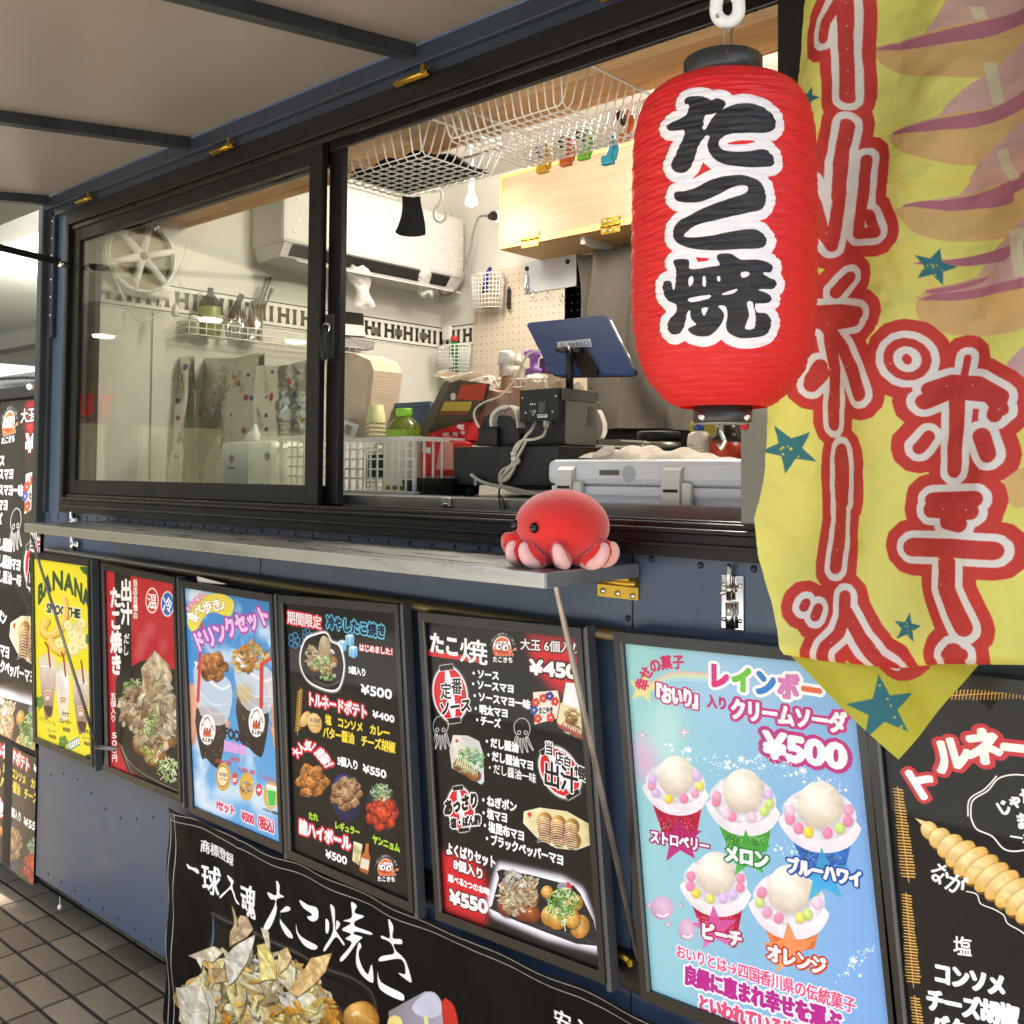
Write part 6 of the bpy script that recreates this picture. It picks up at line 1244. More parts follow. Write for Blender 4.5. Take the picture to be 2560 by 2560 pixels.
for x, z in ((-165, 5), (-288, 12)):
    p = sp(x, z, .99); b = MB(); b.ellipsoid(p, (.0078, .0078, .0095), 16, 12); b.build('eye', mat('glossy_black_bead', '0c0b0b', .08), PL)
m0 = sp(-270, -95, .93); md = (sd*-.85+vd*.52+Vector((0, 0, -.12))).normalized(); b = MB(); b.tube([m0, m0+md*.014, m0+md*.026, m0+md*.031, m0+md*.027], [.022, .0185, .019, .0165, .009], 20, cap=True); b.build('mouth', M_vel, PL); b = MB(); b.tube([m0+md*.0268, m0+md*.0285], .009, 14); b.build('mouth_hole', mat('dark_red_felt', '6d1016', .9), PL)
for k in range(9):
    a = math.atan2(vd.y, vd.x)+k*2*math.pi/9+.05; o = Vector((math.cos(a), math.sin(a), 0)); t_ = Vector((-o.y, o.x, 0)); c0 = Vector((pc.x, pc.y, pc.z)); tw = t_*(.012 if k % 2 else -.010)
    path = [c0+o*RX*.5+Vector((0, 0, .011)), c0+o*RX*.80+Vector((0, 0, .010)), c0+o*RX*.97+tw*.5+Vector((0, 0, .017)), c0+o*RX*1.03+tw+Vector((0, 0, .031)), c0+o*RX*.98+tw*1.4+Vector((0, 0, .045))]
    b = MB(); b.tube(spl([p+o*.004+Vector((0, 0, -.0008)) for p in path], 5), [.009, .0095, .010, .0105, .011, .0115, .012, .012, .0122, .0122, .0122, .012, .0118, .0115, .011, .0105, .0098, .009, .0075, .0055, .0025], 14); b.build('arm', M_pink, PL)
    b = MB(); b.tube(spl([p-o*.0075+Vector((0, 0, .002)) for p in path], 5), [.011]*6+[.0155]*6+[.0145]*4+[.012, .010, .008, .006, .003], 14); b.build('arm_top', M_vel, PL)

# ---------------------------------------------------------------- inside the truck
def lamp(p, w, r=.03, c=(1, .93, .84)):
    l = bpy.data.lights.new('spot_bulb', 'POINT'); l.energy = w; l.shadow_soft_size = r; l.color = c; o = bpy.data.objects.new('spot_bulb_light', l); COL.objects.link(o); o.location = p; return o
def spotlight(p, w, lab):
    t = thing('spotlight', lab, 'spotlight', tuple(p), group='white spotlights on the truck ceiling')
    b = MB(); b.lathe([(.012, .085), (.013, .03), (.022, .018), (.026, -.012), (.024, -.014)], tuple(p), 20); b.tube([p+Vector((0, 0, .08)), p+Vector((0, 0, IZ-p.z))], .007, 8); b.build('lamp_body', M_plast, t)
    b = MB(); b.ellipsoid(p+Vector((0, 0, -.012)), (.022, .022, .01), 16, 8); b.build('bulb', M_bulb, t); lamp(p+Vector((0, 0, -.06)), w*.66, .09)
spotlight(PY(*c2(812, 1078), 1.35), 3.2, 'small white lit spotlight below the ceiling left of the wooden cupboard')
spotlight(Vector((-1.7, 1.05, 2.84)), 20, 'lit ceiling spotlight hidden behind the red lantern')
spotlight(Vector((-2.45, .8, 2.84)), 9, 'lit ceiling spotlight above the left sliding pane'); spotlight(Vector((-.6, 1.0, 2.8)), 9, 'lit ceiling spotlight at the far right inside the truck')  # the spotlight over the left pane is added to brighten that side
EX = IX0+.004
# tiled band of H and I letters
HA = Art(512, 250, 'efece0'); HA.poly([(0, 8), (512, 8), (512, 20), (0, 20)], '24211c'); HA.poly([(0, 230), (512, 230), (512, 240), (0, 240)], '24211c')
def Hc(x, w): 
    for a in (x, x+w): HA.poly([(a-26, 52), (a+26, 52), (a+19, 80), (a+17, 125), (a+19, 170), (a+26, 200), (a-26, 200), (a-19, 170), (a-17, 125), (a-19, 80)], '2c2924')
    if w: HA.poly([(x, 105), (x+w, 108), (x+w, 142), (x, 138)], '2c2924')
for k in (0, 1): Hc(45+k*256, 90); Hc(212+k*256, 0)
HM = imgmat('letter_band', HA.image('band_print'), .4); HM.node_tree.nodes['Image Texture'].extension = 'REPEAT'
za, zb_ = 2.192, 2.303; per = .232
BND = thing('letter_band', 'white band with dark H and I shaped letters running round the inner wall', 'wall band', (EX, .9, 2.25))
b = MB(); b.grid(lambda u, v: Vector((EX, .065+(IY1-.066)*u, za+(zb_-za)*v)), 1, 1, sm=False, uvfn=lambda u, v: ((IY1-.066)*u/per, v)); b.build('band', HM, BND)
b = MB(); b.grid(lambda u, v: Vector((IX0+.005+.22*u, IY1-.004, za+(zb_-za)*v)), 1, 1, sm=False, uvfn=lambda u, v: (.22*u/per+.4, v)); b.build('band', HM, BND)
for q in ((378, 625), (540, 640), (710, 662)):
    p = PX(*c6(*q), EX+.004); b = MB(); b.box(p+Vector((0, -.022, -.016)), p+Vector((.006, .022, .016)), bev=.003); b.build('wall_clip', M_steeld, label='small grey square clip stuck on the letter band, %s' % {378: 'nearest the black pouch', 540: 'middle one', 710: 'nearest the wall corner'}[q[0]], cat='clip', group='grey clips stuck on the letter band')
b = MB(); b.box((EX, .335, 1.56), (EX+.0015, .338, 2.19)); part(b, 'wall_joint', M_steeld)
# round ventilation fan
fc = PX(*c5(400, 320), IX0+.09); fr = abs(PX(*c5(400, 522), IX0+.09).z-fc.z); FN = thing('ventilation_fan', 'round ventilation fan with six white spokes over brown panels, draped in clear plastic', 'fan', tuple(fc))
b = MB(); b.box((EX, fc.y-fr*1.05, fc.z-fr*1.05), (IX0+.05, fc.y+fr*1.05, fc.z+fr*1.05), bev=.01); b.build('housing', M_plast, FN)
b = MB(); b.lathe([(.0001, 0), (fr*.97, 0), (fr*.97, .01)], (IX0+.055, fc.y, fc.z), 48, axis='X'); b.build('shutter', mat('fan_tan', '8d7f52', .5, vary=.05), FN)
b = MB(); b.lathe([(fr*.93, -.03), (fr, -.032), (fr*1.03, .0), (fr, .008), (fr*.95, .006)], (fc.x, fc.y, fc.z), 56, axis='X', cap=False); b.build('rim', M_plast, FN)
for k in range(6):
    a = k*math.pi/3+1.35; d = Vector((0, math.cos(a), math.sin(a))); b = MB(); b.tube([fc+d*fr*.14, fc+d*fr*.97], [.015, .0115], 8); b.build('spoke', M_plast, FN)
b = MB(); b.lathe([(fr*.19, -.01), (fr*.19, .006), (fr*.14, .012)], tuple(fc), 28, axis='X'); b.build('hub', M_plast, FN); b = MB(); b.lathe([(.0001, .014), (fr*.12, .013), (fr*.12, .0)], tuple(fc), 24, axis='X'); b.build('hub_cap', mat('fan_tan2', '6f6448', .5), FN)
FILM = filmmat('clear_plastic_film', 'f2f2ec', .28, .12, .8, 18)
b = MB()
def bagf(u, v):
    a = -.9+4.4*u; r = fr*(1.02+.42*v*(.6+.4*math.sin(a*2+1))); y = fc.y+r*math.cos(a+math.pi); z = fc.z-r*abs(math.sin(a*.72))*(.8+.2*v)-.02*v
    return Vector((fc.x+.02+.05*v*math.sin(u*20), y, z))
b.grid(bagf, 50, 10); b.build('plastic_cover', FILM, FN)
b = MB(); b.tube(spl([PX(*c5(*q), IX0+.14) for q in ((225, 130), (190, 300), (250, 460), (320, 600), (370, 680), (430, 680), (520, 640))], 6), .0028, 6); b.tube(spl([PX(*c5(*q), IX0+.14) for q in ((660, 250), (600, 420), (520, 520), (495, 610))], 6), .0028, 6); b.build('cord', M_plast, FN)
b = MB(); b.lathe([(.001, .02), (.012, 0), (.014, -.03), (.008, -.034)], tuple(PX(*c5(588, 610), IX0+.13)), 14); b.build('cord_pull', M_plast, FN)
b = MB(); p = PX(*c5(478, 150), IX0+.12); b.lathe([(.012, -.02), (.014, .01), (.008, .012)], tuple(p), 14); b.tube([PX(*c5(260, 110), IX0+.12), p], .006, 8); b.build('bracket', M_chrome, FN)
# air conditioner
AXF = -3.27; a = PX(*c2(780, 1225), AXF); a2 = PX(*c2(740, 1480), AXF); y0 = PX(*c5(1205, 100), AXF).y; y1 = a.y; zt = max(a.z, 2.78); z0 = PX(*c5(1270, 335), AXF).z
AC = thing('air_conditioner', 'white wall mounted air conditioner with dotted protective film and a dark outlet slot', 'air conditioner', (IX0+.1, (y0+y1)/2, z0))
M_ac = mat('ac_white', 'c4c1bb', .35, vary=.02); b = MB(); b.box((IX0+.001, y0, z0+.06), (AXF, y1, zt), bev=.016); b.build('case', M_ac, AC)
b = MB(); b.prism([(IX0+.002, y0+.012, z0+.062), (AXF-.012, y0+.012, z0+.062), (AXF-.045, y0+.012, z0+.01), (IX0+.04, y0+.012, z0)], (0, y1-y0-.024, 0)); b.build('chin', M_ac, AC)
b = MB(); b.prism([(AXF-.008, y0+.05, z0+.058), (AXF-.002, y0+.05, z0+.058), (AXF-.034, y0+.05, z0+.018), (AXF-.044, y0+.05, z0+.018)], (0, y1-y0-.14, 0)); b.build('outlet', M_rubber, AC)
b = MB(); b.prism([(AXF-.025, y0+.05, z0+.014), (AXF+.03, y0+.05, z0-.012), (AXF+.03, y0+.05, z0-.016), (AXF-.025, y0+.05, z0+.010)], (0, y1-y0-.1, 0)); b.build('flap', M_ac, AC)
b = MB()
for i in range(16):
    for j in range(4):
        y = y0+.05+i*(y1-y0-.09)/15+(j % 2)*.02; z = z0+.11+j*.045
        if z < zt-.02: b.lathe([(.0001, .0006), (.008, .0005), (.0085, 0)], (AXF+.0012, y, z), 8, axis='X')
b.build('film_dots', mat('film_grey', 'd9d6d0', .5), AC, kind='stuff')
for q, s in (((265, 290), 1.25), ((700, 270), .9)):
    p = PX(*c6(*q), -3.3); b = MB(); R3 = random.Random(int(q[0]))
    b.grid(lambda u, v: p+Vector((.03*math.sin(u*6.28)*(1+.4*math.sin(v*9)), s*(.035+.012*math.sin(v*7))*math.cos(u*6.28)+.03*v*s, s*(.05-.13*v)+.006*math.sin(u*31+v*17))), 24, 14); b.build('crumpled_bag', filmmat('milky_film', 'f0eee6', .6, .3, .9, 30), label='crumpled clear bag hanging under the air conditioner, %s' % ('larger left one' if s > 1 else 'smaller right one'), cat='plastic bag', group='clear bags below the air conditioner')
# plug and grey cable
p = PY(*c2(925, 1160), 1.70); t = thing('wall_plug', 'black power plug with grey cable curving down beside the air conditioner', 'plug', tuple(p))
b = MB(); b.lathe([(.001, -.02), (.013, -.018), (.016, -.004), (.02, 0), (.02, .014), (.012, .016)], tuple(p), 16, axis='X'); b.build('plug_head', M_rubber, t)
b = MB(); b.tube(spl([p+Vector((-.01, 0, 0))]+[PY(*c2(*q), 1.70) for q in ((855, 1165), (825, 1240), (800, 1360), (770, 1450))]+[PY(*c6(*q), 1.66) for q in ((1015, 170), (960, 310), (900, 370), (840, 380), (825, 340), (830, 310))], 6), .005, 8); b.build('cable', mat('grey_cable', '86847e', .5), t)
b = MB(); b.box(p+Vector((.0, .02, -.03)), p+Vector((.05, .1, .03)), bev=.004); b.build('socket', M_plast, t)
# wooden cupboard on the back wall
cf = 1.555; cx0 = -2.8505; zb0 = 2.5375; CB = thing('wooden_cupboard', 'plain pine wall cupboard with brass hinges above the grey curtain', 'cupboard', (-2.2, 1.7, zb0))
pnl = mat('birch_ply', 'a0866a', .5, vary=.14, scale=2.2, stretch=(1.5, 14, 14), bump=.03, bscale=12); pine = mat('pine_edge', 'd1a468', .5, vary=.12, scale=3, stretch=(3, 20, 20))
zt_ = PY(*c2(985, 965), cf).z
b = MB(); b.box((cx0, cf+.001, zb0), (.4, IY1, zb0+.016)); b.box((cx0, cf+.001, zb0+.0165), (cx0+.018, IY1, zt_)); b.box((cx0, cf+.001, zt_), (.4, IY1, zt_+.016)); b.build('carcass', pine, CB)
b = MB(); b.box((cx0, cf-.016, zb0+.001), (.4, cf, zb0+.026)); b.box((cx0, cf-.016, zb0+.0265), (cx0+.014, cf, zt_)); b.box((cx0, cf-.016, zt_), (.4, cf, zt_+.016)); b.build('face_frame', pine, CB)
b = MB(); b.box((cx0+.0145, cf-.013, zb0+.0268), (.4, cf-.0005, zt_-.0005)); b.build('door', pnl, CB)
for q in ((1127, 1285), (1560, 1210)):
    p = PY(*c2(*q), cf-.017); b = MB(); b.box((p.x-.045, cf-.0185, p.z-.03), (p.x+.045, cf-.0162, p.z+.032)); b.tube([(p.x-.045, cf-.021, p.z), (p.x+.045, cf-.021, p.z)], .005, 8)
    h = b.build('hinge', M_brass, CB)
    for i in range(3):
        for k in (-.018, .02): b = MB(); b.lathe([(.0001, -.002), (.004, -.0015), (.005, 0)], (p.x-.028+i*.028, cf-.0186, p.z+k), 8, axis='Y'); b.build('screw', M_chrome, h)
b = MB(); b.box((cx0+.4, cf+.03, zb0-.028), (cx0+.42, IY1-.02, zb0-.001)); b.box((cx0+.39, IY1-.02, zb0-.09), (cx0+.43, IY1-.004, zb0-.001)); b.build('shelf_bracket', M_plast, CB)
# pegboard with hooks
ax, ez = -3.27, 2.05; PB = thing('pegboard', 'pale perforated pegboard lit warm beside the curtain', 'pegboard', (-3.0, IY1-.01, 2.3))
ptop = PY(*c7(20, 200), IY1-.012).z
M_peg = mat('pegboard_cream', 'dccdb8', .5, vary=.02); py_ = IY1-.012
for x0_, x1_ in ((-3.268, -3.0305), (-3.0295, -2.60)): b = MB(); b.box((x0_, py_, 1.62), (x1_, py_+.006, min(ptop, zb0-.006))); b.build('panel', M_peg, PB)
b = MB(); x = -3.25
while x < -2.62:
    z = 1.66
    while z < min(ptop, zb0)-.02: b.lathe([(.0001, -.0004), (.0032, -.0004)], (x, py_, z), 6, axis='Y', cap=False); z += .0335
    x += .0335
b.build('holes', mat('hole_shadow', '5d5142', .8), PB, kind='stuff')
a_ = PY(*c7(315, 190), py_-.004); e_ = PY(*c7(640, 320), py_-.004); WBd = thing('notice_board', 'blank white notice sheet held by two black magnets on the pegboard', 'notice board', (a_.x, py_, e_.z)); b = MB(); b.box((a_.x-.01, py_-.006, e_.z), (e_.x+.02, py_-.002, a_.z+.02)); b.build('sheet', mat('notice_white', 'c9ccd0', .4), WBd)
for q in ((325, 198), (605, 150)): p = PY(*c7(*q), py_-.007); b = MB(); b.lathe([(.0001, -.006), (.010, -.005), (.011, 0)], tuple(p), 16, axis='Y'); b.build('magnet', M_rubber, WBd)
for q, h, lb in (((200, 400), 62, 'black spring clip'), ((320, 290), 50, 'silver clip'), ((365, 375), 24, 'clear hook'), ((465, 375), 20, 'wire hook'), ((565, 400), 22, 'wire hook')):
    p = PY(*c7(*q), py_-.014); k = .00082*h; b = MB(); b.tube(spl([p+Vector((0, 0, k)), p+Vector((.006, -.005, k*.3)), p+Vector((0, -.012, -k*.6)), p+Vector((.012, -.014, -k)), p+Vector((.02, -.01, -k*.5))], 5), .004 if h > 45 else .0022, 8)
    if h > 45: b.box(p+Vector((-.007, -.008, -k)), p+Vector((.009, .004, k*.8)), bev=.003)
    b.build('peg_hook', M_rubber if h > 60 else M_chrome, label='%s hanging on the pegboard%s' % (lb, {62: ', leftmost', 50: ' at the white sheet corner', 24: ' below the white sheet', 20: ', middle one', 22: ', nearest the curtain'}[h]), cat='hook', group='hooks on the pegboard')
# little lattice baskets
def lattice(name, c, w, h, y, lab, contents, plane='Y'):
    a, e = (PY(*c6(c[0]-w/2, c[1]-h/2), y), PY(*c6(c[0]+w/2, c[1]+h/2), y)); W_ = (e.x-a.x)/2; cx = (a.x+e.x)/2; t = thing('lattice_basket', lab, 'basket', (cx, y, e.z), group='small white lattice baskets on the back wall')
    n = 11; m = 8; top, bot = a.z, e.z; fnr = lambda f: W_*(.88+.12*f)
    for i in range(m+1):
        z = bot+(top-bot)*i/m; r = fnr(i/m); b = MB(); b.tube([(cx+r*math.cos(u), y+.05+.6*r*math.sin(u), z) for u in np.linspace(0, 6.2832, 21)[:-1]], .0022 if i < m else .0036, 5, closed=True); b.build('ring', M_plast, t)
    b = MB()
    for k in range(26): u = 6.2832*k/26; b.tube([(cx+fnr(0)*math.cos(u), y+.05+.6*fnr(0)*math.sin(u), bot), (cx+fnr(1)*math.cos(u), y+.05+.6*fnr(1)*math.sin(u), top)], .0019, 5)
    b.build('ribs', M_plast, t, kind='stuff'); contents(cx, y+.05, bot, top)
def blue_tool(cx, y, z0, z1):
    b = MB(); b.tube([(cx-.03, y, z0+.03), (cx-.005, y, z1), (cx+.018, y, z1+.035)], [.012, .014, .008], 10); b.build('blue_tool', mat('blue_plastic', '262c8c', .35), label='dark blue handled tool standing in the upper lattice basket', cat='tool')
    b = MB(); b.box((cx-.02, y-.03, z0+.004), (cx+.05, y+.03, z0+.07), bev=.01); b.build('sponge', mat('tan_sponge', 'b5a384', .9), label='tan sponge lying in the upper lattice basket', cat='sponge')
def green_bottle(cx, y, z0, z1):
    t = thing('green_bottle', 'green detergent bottle with red cap in the lower lattice basket', 'bottle', (cx+.005, y, z0)); b = MB(); b.lathe([(.02, z0+.004), (.024, z0+.01), (.024, z1-.03), (.022, z1-.005), (.015, z1+.022)], (cx+.004, y, 0), 18); b.build('bottle_body', mat('green_plastic', '1d7a3c', .25), t); b = MB(); b.lathe([(.017, z1+.022), (.017, z1+.045), (.014, z1+.047)], (cx+.004, y, 0), 16); b.build('cap', mat('red_cap', 'cf3a30', .4), t); b = MB(); b.box((cx-.012, y-.0255, z0+.03), (cx+.02, y-.0235, z1-.05)); b.build('label_sheet', M_plast, t)
lattice('b', (1105, 350), 195, 200, 1.70, 'white lattice basket hung high on the pegboard with a blue tool in it', blue_tool); lattice('b', (870, 825), 195, 175, 1.70, 'white lattice basket lower by the wall corner holding a green bottle', green_bottle)
b = MB(); p = PY(*c6(865, 640), 1.8); b.box(p+Vector((-.025, 0, -.035)), p+Vector((.03, .02, .03)), bev=.006); b.build('adhesive_hook', M_plast, label='white adhesive hook on the wall corner above the green bottle', cat='hook')
# curtain
CU = mat('linen_curtain', '5a534a', .85, vary=.1, scale=4, stretch=(1, 1, 60), bump=.25, bscale=6)
cx_a = PY(*c7(640, 300), 1.70).x; ct = zb0-.035; cb = PY(*c7(1000, 1320), 1.70).z
def cuf(u, v):
    x = cx_a+.02*math.sin(v*5+1)+(-1.05-cx_a)*u; z = ct+(cb-ct)*v+.012*math.sin(u*9)*v; k = 30*(.55+.45*(1-v))
    return Vector((x+.012*math.sin(u*40+v*3), 1.70+.028*math.sin(u*k*1.9+math.sin(v*3)*1.2)*(1-.35*v)+.01*math.sin(u*77+v*4), z))
b = MB(); b.grid(cuf, 220, 40); CUo = b.build('curtain', CU, label='grey brown linen curtain gathered on a rod under the cupboard', cat='curtain')
# wire baskets under the timber soffit
M_wire = mat('white_coated_wire', 'f2f0ea', .35)
def wire_basket(C_, B_, A_, rim, flare, lab, nx, ny, y0):
    Cc = PY(*c2(*C_), y0); zb1 = Cc.z; Bb = PZ(*c2(*B_), zb1); Aa = PZ(*c2(*A_), zb1); x1 = (Cc.x+Bb.x)/2; y1 = (Bb.y+Aa.y)/2; x0 = Aa.x; zt1 = zb1+rim
    t = thing('wire_basket', lab, 'wire basket', ((x0+x1)/2, (y0+y1)/2, zb1), group='white wire baskets hanging under the timber soffit'); f = flare; r = .0019
    # bars running through the floor and up both sides
    for i in range(nx+1):
        x = x0+(x1-x0)*i/nx; k = 2*i/nx-1; b = MB(); b.tube([(x+f*k*.5, y0-f, zt1), (x, y0-.002, zb1+.012), (x, y0+.01, zb1), (x, y1-.01, zb1), (x, y1+.002, zb1+.012), (x+f*k*.5, y1+f, zt1)], r, 6); b.build('wire', M_wire, t)
    for j in range(ny+1):
        y = y0+(y1-y0)*j/ny; b = MB(); b.tube([(x0-f, y, zt1), (x0-.002, y, zb1+.016), (x0+.01, y, zb1+.0045), (x1-.01, y, zb1+.0045), (x1+.002, y, zb1+.016), (x1+f, y, zt1)], r, 6); b.build('wire', M_wire, t)
    b = MB(); b.tube([(x0-f, y0-f, zt1), (x1+f, y0-f, zt1), (x1+f, y1+f, zt1), (x0-f, y1+f, zt1)], .0042, 8, closed=True); b.build('rim', M_wire, t)
    for x in (x0+.06, x1+f):
        b = MB(); b.tube([(x, y1+f, zt1), (x, y1+f, 2.549)], .006, 8); b.build('hanger', M_wire, t)
    return x0, x1, y0, y1, zb1
W1_ = wire_basket((575, 820), (905, 960), (420, 1075), .085, .028, 'white wire basket holding black cloth, nearer the middle window post', 11, 9, .16)
W2_ = wire_basket((1290, 575), (1700, 735), (1150, 915), .105, .028, 'larger empty white wire basket nearer the red lantern', 15, 10, .16)
x0, x1, y0, y1, zb1 = W1_
M_bc = mat('black_cloth', '191819', .9, vary=.1, scale=12, bump=.3, bscale=40)
b = MB(); b.grid(lambda u, v: Vector((x0+.04+(x1-x0-.05)*u, y0+.03+(y1-y0-.03)*v, zb1+.018+.035*math.sin(math.pi*u)**.5*math.sin(math.pi*min(max(v, .02), .98))**.5+.006*math.sin(u*17+v*9))), 30, 24); b.grid(lambda u, v: Vector((x0+.04+(x1-x0-.05)*u, y0+.03+(y1-y0-.03)*v, zb1+.012)), 4, 4)
sa = PZ(*c2(440, 1060), zb1-.004); q1, q2, q3 = PY(*c2(400, 1245), sa.y), PY(*c2(555, 1060), sa.y), PY(*c2(550, 1255), sa.y)
ap = b.build('black_apron', M_bc, label='folded black cloth apron in the wire basket with its strap hanging down', cat='apron')
b = MB()
def stf(u, v): l = PY(*c2(440, 1050), sa.y).lerp(q1, v); r = q2.lerp(q3, v); p = l.lerp(r, u); return p+Vector((0, .012*math.sin(u*5+v*3), -.012*(math.sin(math.pi*u) if v > .9 else 0)))
b.grid(stf, 8, 14); b.build('strap', M_bc, ap)
p = PZ(*c2(655, 1025), zb1-.002); k = .00042*p.y/.6+.0002; Y_ = p.y; b = MB(); b.tube(spl([PY(*c2(*q), Y_) for q in ((600, 1030), (640, 1022), (655, 1050), (640, 1095), (615, 1130), (618, 1175), (650, 1192), (675, 1170), (682, 1140))], 6), .0042, 10); b.build('s_hook', M_wire, label='white S shaped hook hanging from the wire basket', cat='hook')
# coloured peelers under the second basket
for i, (q, c, d) in enumerate((((1200, 840), 'd9a92e', 'yellow'), ((1325, 800), 'd8662a', 'orange'), ((1420, 765), '7fc03c', 'green'), ((1550, 790), '3fb0cc', 'light blue'), ((1640, 665), 'e0762c', 'bright orange'))):
    p = PY(*c2(*q), W2_[3]+.02); m = mat('clip_%s' % d.replace(' ', '_'), c, .35); t = thing('bag_clip', '%s plastic clip at the back edge of the larger wire basket' % d, 'clip', tuple(p), group='coloured clips by the wire basket')
    b = MB(); b.box(p+Vector((-.02, -.01, -.045)), p+Vector((.016, .01, -.02)), bev=.005); b.tube([p+Vector((-.004, 0, -.035)), p+Vector((.012, 0, 0)), p+Vector((.01, 0, .032))], [.01, .009, .007], 8); b.tube([p+Vector((.018, 0, -.035)), p+Vector((.026, 0, -.01)), p+Vector((.02, 0, .016))], .005, 8); b.build('clip_body', m, t)
    if i != 3: b = MB(); b.tube([p+Vector((-.018, .004, .018)), p+Vector((-.01, .004, .02))], .019, 16); b.build('clip_disc', M_rubber, t)
# wire shelf on the end wall with tools
SX = IX0+.10; sa = PX(*c5(665, 765), SX); sb = PX(*c5(1330, 820), SX); WS = thing('wire_rack', 'white wire rack on the end wall below the letter band', 'rack', (SX, sa.y, sa.z)); zs = (sa.z+sb.z)/2-.004
for k, dz in enumerate((0, .025, .05)): b = MB(); b.tube([(SX-.09, sa.y, zs+dz), (SX, sa.y, zs+dz), (SX, sb.y+.3, zs+dz), (SX-.09, sb.y+.3, zs+dz)], .0028, 6); b.build('rail', M_wire, WS)
b = MB()
for k in range(24): y = sa.y+(sb.y+.3-sa.y)*k/23; b.tube([(SX-.09, y, zs), (SX, y, zs), (SX, y, zs+.05)], .0018, 5)
b.build('rods', M_wire, WS, kind='stuff')
def onS(q): return PX(*c5(*q), SX-.045)
t = thing('squeeze_bottle', 'squeeze bottle with black nozzle and yellow green sauce on the wire rack', 'bottle', tuple(onS((782, 765)))); p = onS((782, 765)); p.z = zs+.004; zn = onS((790, 502)).z; r = .04
b = MB(); b.lathe([(r*.95, 0), (r, .006), (r, .115), (r*.96, .12)], tuple(p), 24); b.build('bottle_body', mat('sauce_green', '8d9a3c', .3, trans=.2), t); b = MB(); zz_ = onS((785, 610)).z-p.z; b.lathe([(r*.97, .1205), (r*.97, zz_)], tuple(p), 24); b.build('bottle_shoulder', mat('frosted_plastic', 'c7c8b8', .3, trans=.3), t)
b = MB(); b.lathe([(r*1.02, zz_+.0005), (r*1.02, zz_+.02), (r*.45, zz_+.045), (.011, zz_+.055), (.011, zn-p.z), (.009, zn-p.z+.001)], tuple(p), 20); b.build('nozzle', M_rubber, t)
t = thing('utensil_cup', 'steel cup packed with a whisk and black handled utensils on the wire rack', 'cup', tuple(onS((1030, 800)))); p = onS((1030, 800)); zc_ = onS((1030, 612)).z; b = MB(); b.lathe([(.036, 0), (.037, .002), (.037, zc_-p.z), (.034, zc_-p.z), (.034, .01)], tuple(p), 28); b.build('cup_body', M_chrome, t)
for q0, q1_, w in (((1060, 620), (1128, 440), .006), ((1040, 610), (1105, 450), .006), ((1080, 600), (1135, 505), .007), ((1035, 600), (1030, 575), .012), ((1010, 610), (1060, 560), .008)): b = MB(); b.tube([onS(q0)+Vector((0, 0, -.03)), onS(q1_)], w, 8); b.build('utensil', mat('dark_handle', '4e473c', .5), t)
b = MB()
for k in range(5): w = (k-2)*13; b.tube(spl([onS((1095, 590)), onS((1110+w, 530)), onS((1118+w*1.3, 490)), onS((1122, 468))], 5), .0012, 5)
b.build('whisk', M_chrome, t)
t = thing('knife', 'black handled knife leaning in the wire rack left of the steel cup', 'knife', tuple(onS((930, 700)))); b = MB(); b.tube([onS((965, 540)), onS((905, 665))], [.012, .014], 8); b.build('handle', M_rubber, t); b = MB(); b.tube([onS((905, 665)), onS((885, 740))], [.011, .004], 6); b.build('blade', M_chrome, t)
for k, q in enumerate(((880, 720), (945, 690), (965, 720))): p = onS(q); b = MB(); b.tube([p+Vector((0, 0, .04)), p+Vector((0, .004, -.05))], .009, 10); b.build('utensil', M_chrome, label='metal tool in the wire rack, %s' % ('just below the knife blade', 'touching the steel cup', 'between knife and steel cup')[k], cat='utensil', group='metal tools in the wire rack')
t = thing('spice_jar', 'small clear jar at the left end of the wire rack', 'jar', tuple(onS((690, 760)))); p = onS((690, 765)); b = MB(); b.lathe([(.022, 0), (.024, .004), (.024, .05), (.018, .055)], tuple(p), 18); b.build('jar_body', mat('clear_jar', 'c9c6b0', .2, trans=.5), t); b = MB(); b.lathe([(.02, .0555), (.02, .07), (.017, .072)], tuple(p), 16); b.build('lid', M_plast, t)
# mesh shelf with black pouch
a_, e_ = PX(*c6(95, 665), IX0+.12), PX(*c6(380, 770), IX0+.12); MS = thing('mesh_tray', 'white mesh tray on the end wall under the black pouch', 'tray', (IX0+.06, a_.y, e_.z))
b = MB(); b.prism([(IX0+.02, a_.y, a_.z), (IX0+.12, a_.y, a_.z), (IX0+.10, a_.y+.01, e_.z+.01), (IX0+.03, a_.y+.01, e_.z+.01)], (0, e_.y-a_.y, 0)); b.build('tray_body', mat('mesh_white', 'd2d2cd', .5, bump=.9, bscale=150), MS)
t = thing('pouch', 'black zip pouch with white label standing on the mesh tray', 'pouch', (IX0+.07, a_.y, a_.z)); pts = [PX(*c6(*q), IX0+.10) for q in ((110, 485), (300, 508), (305, 640), (320, 668), (160, 660), (108, 560))]; b = MB(); b.prism(pts, (-.03, 0, 0)); b.build('pouch_body', M_rubber, t)
pts = [PX(*c6(*q), IX0+.1015) for q in ((145, 575), (300, 590), (318, 665), (175, 655))]; b = MB(); b.prism(pts, (-.001, 0, 0)); b.build('label_sheet', M_plast, t)

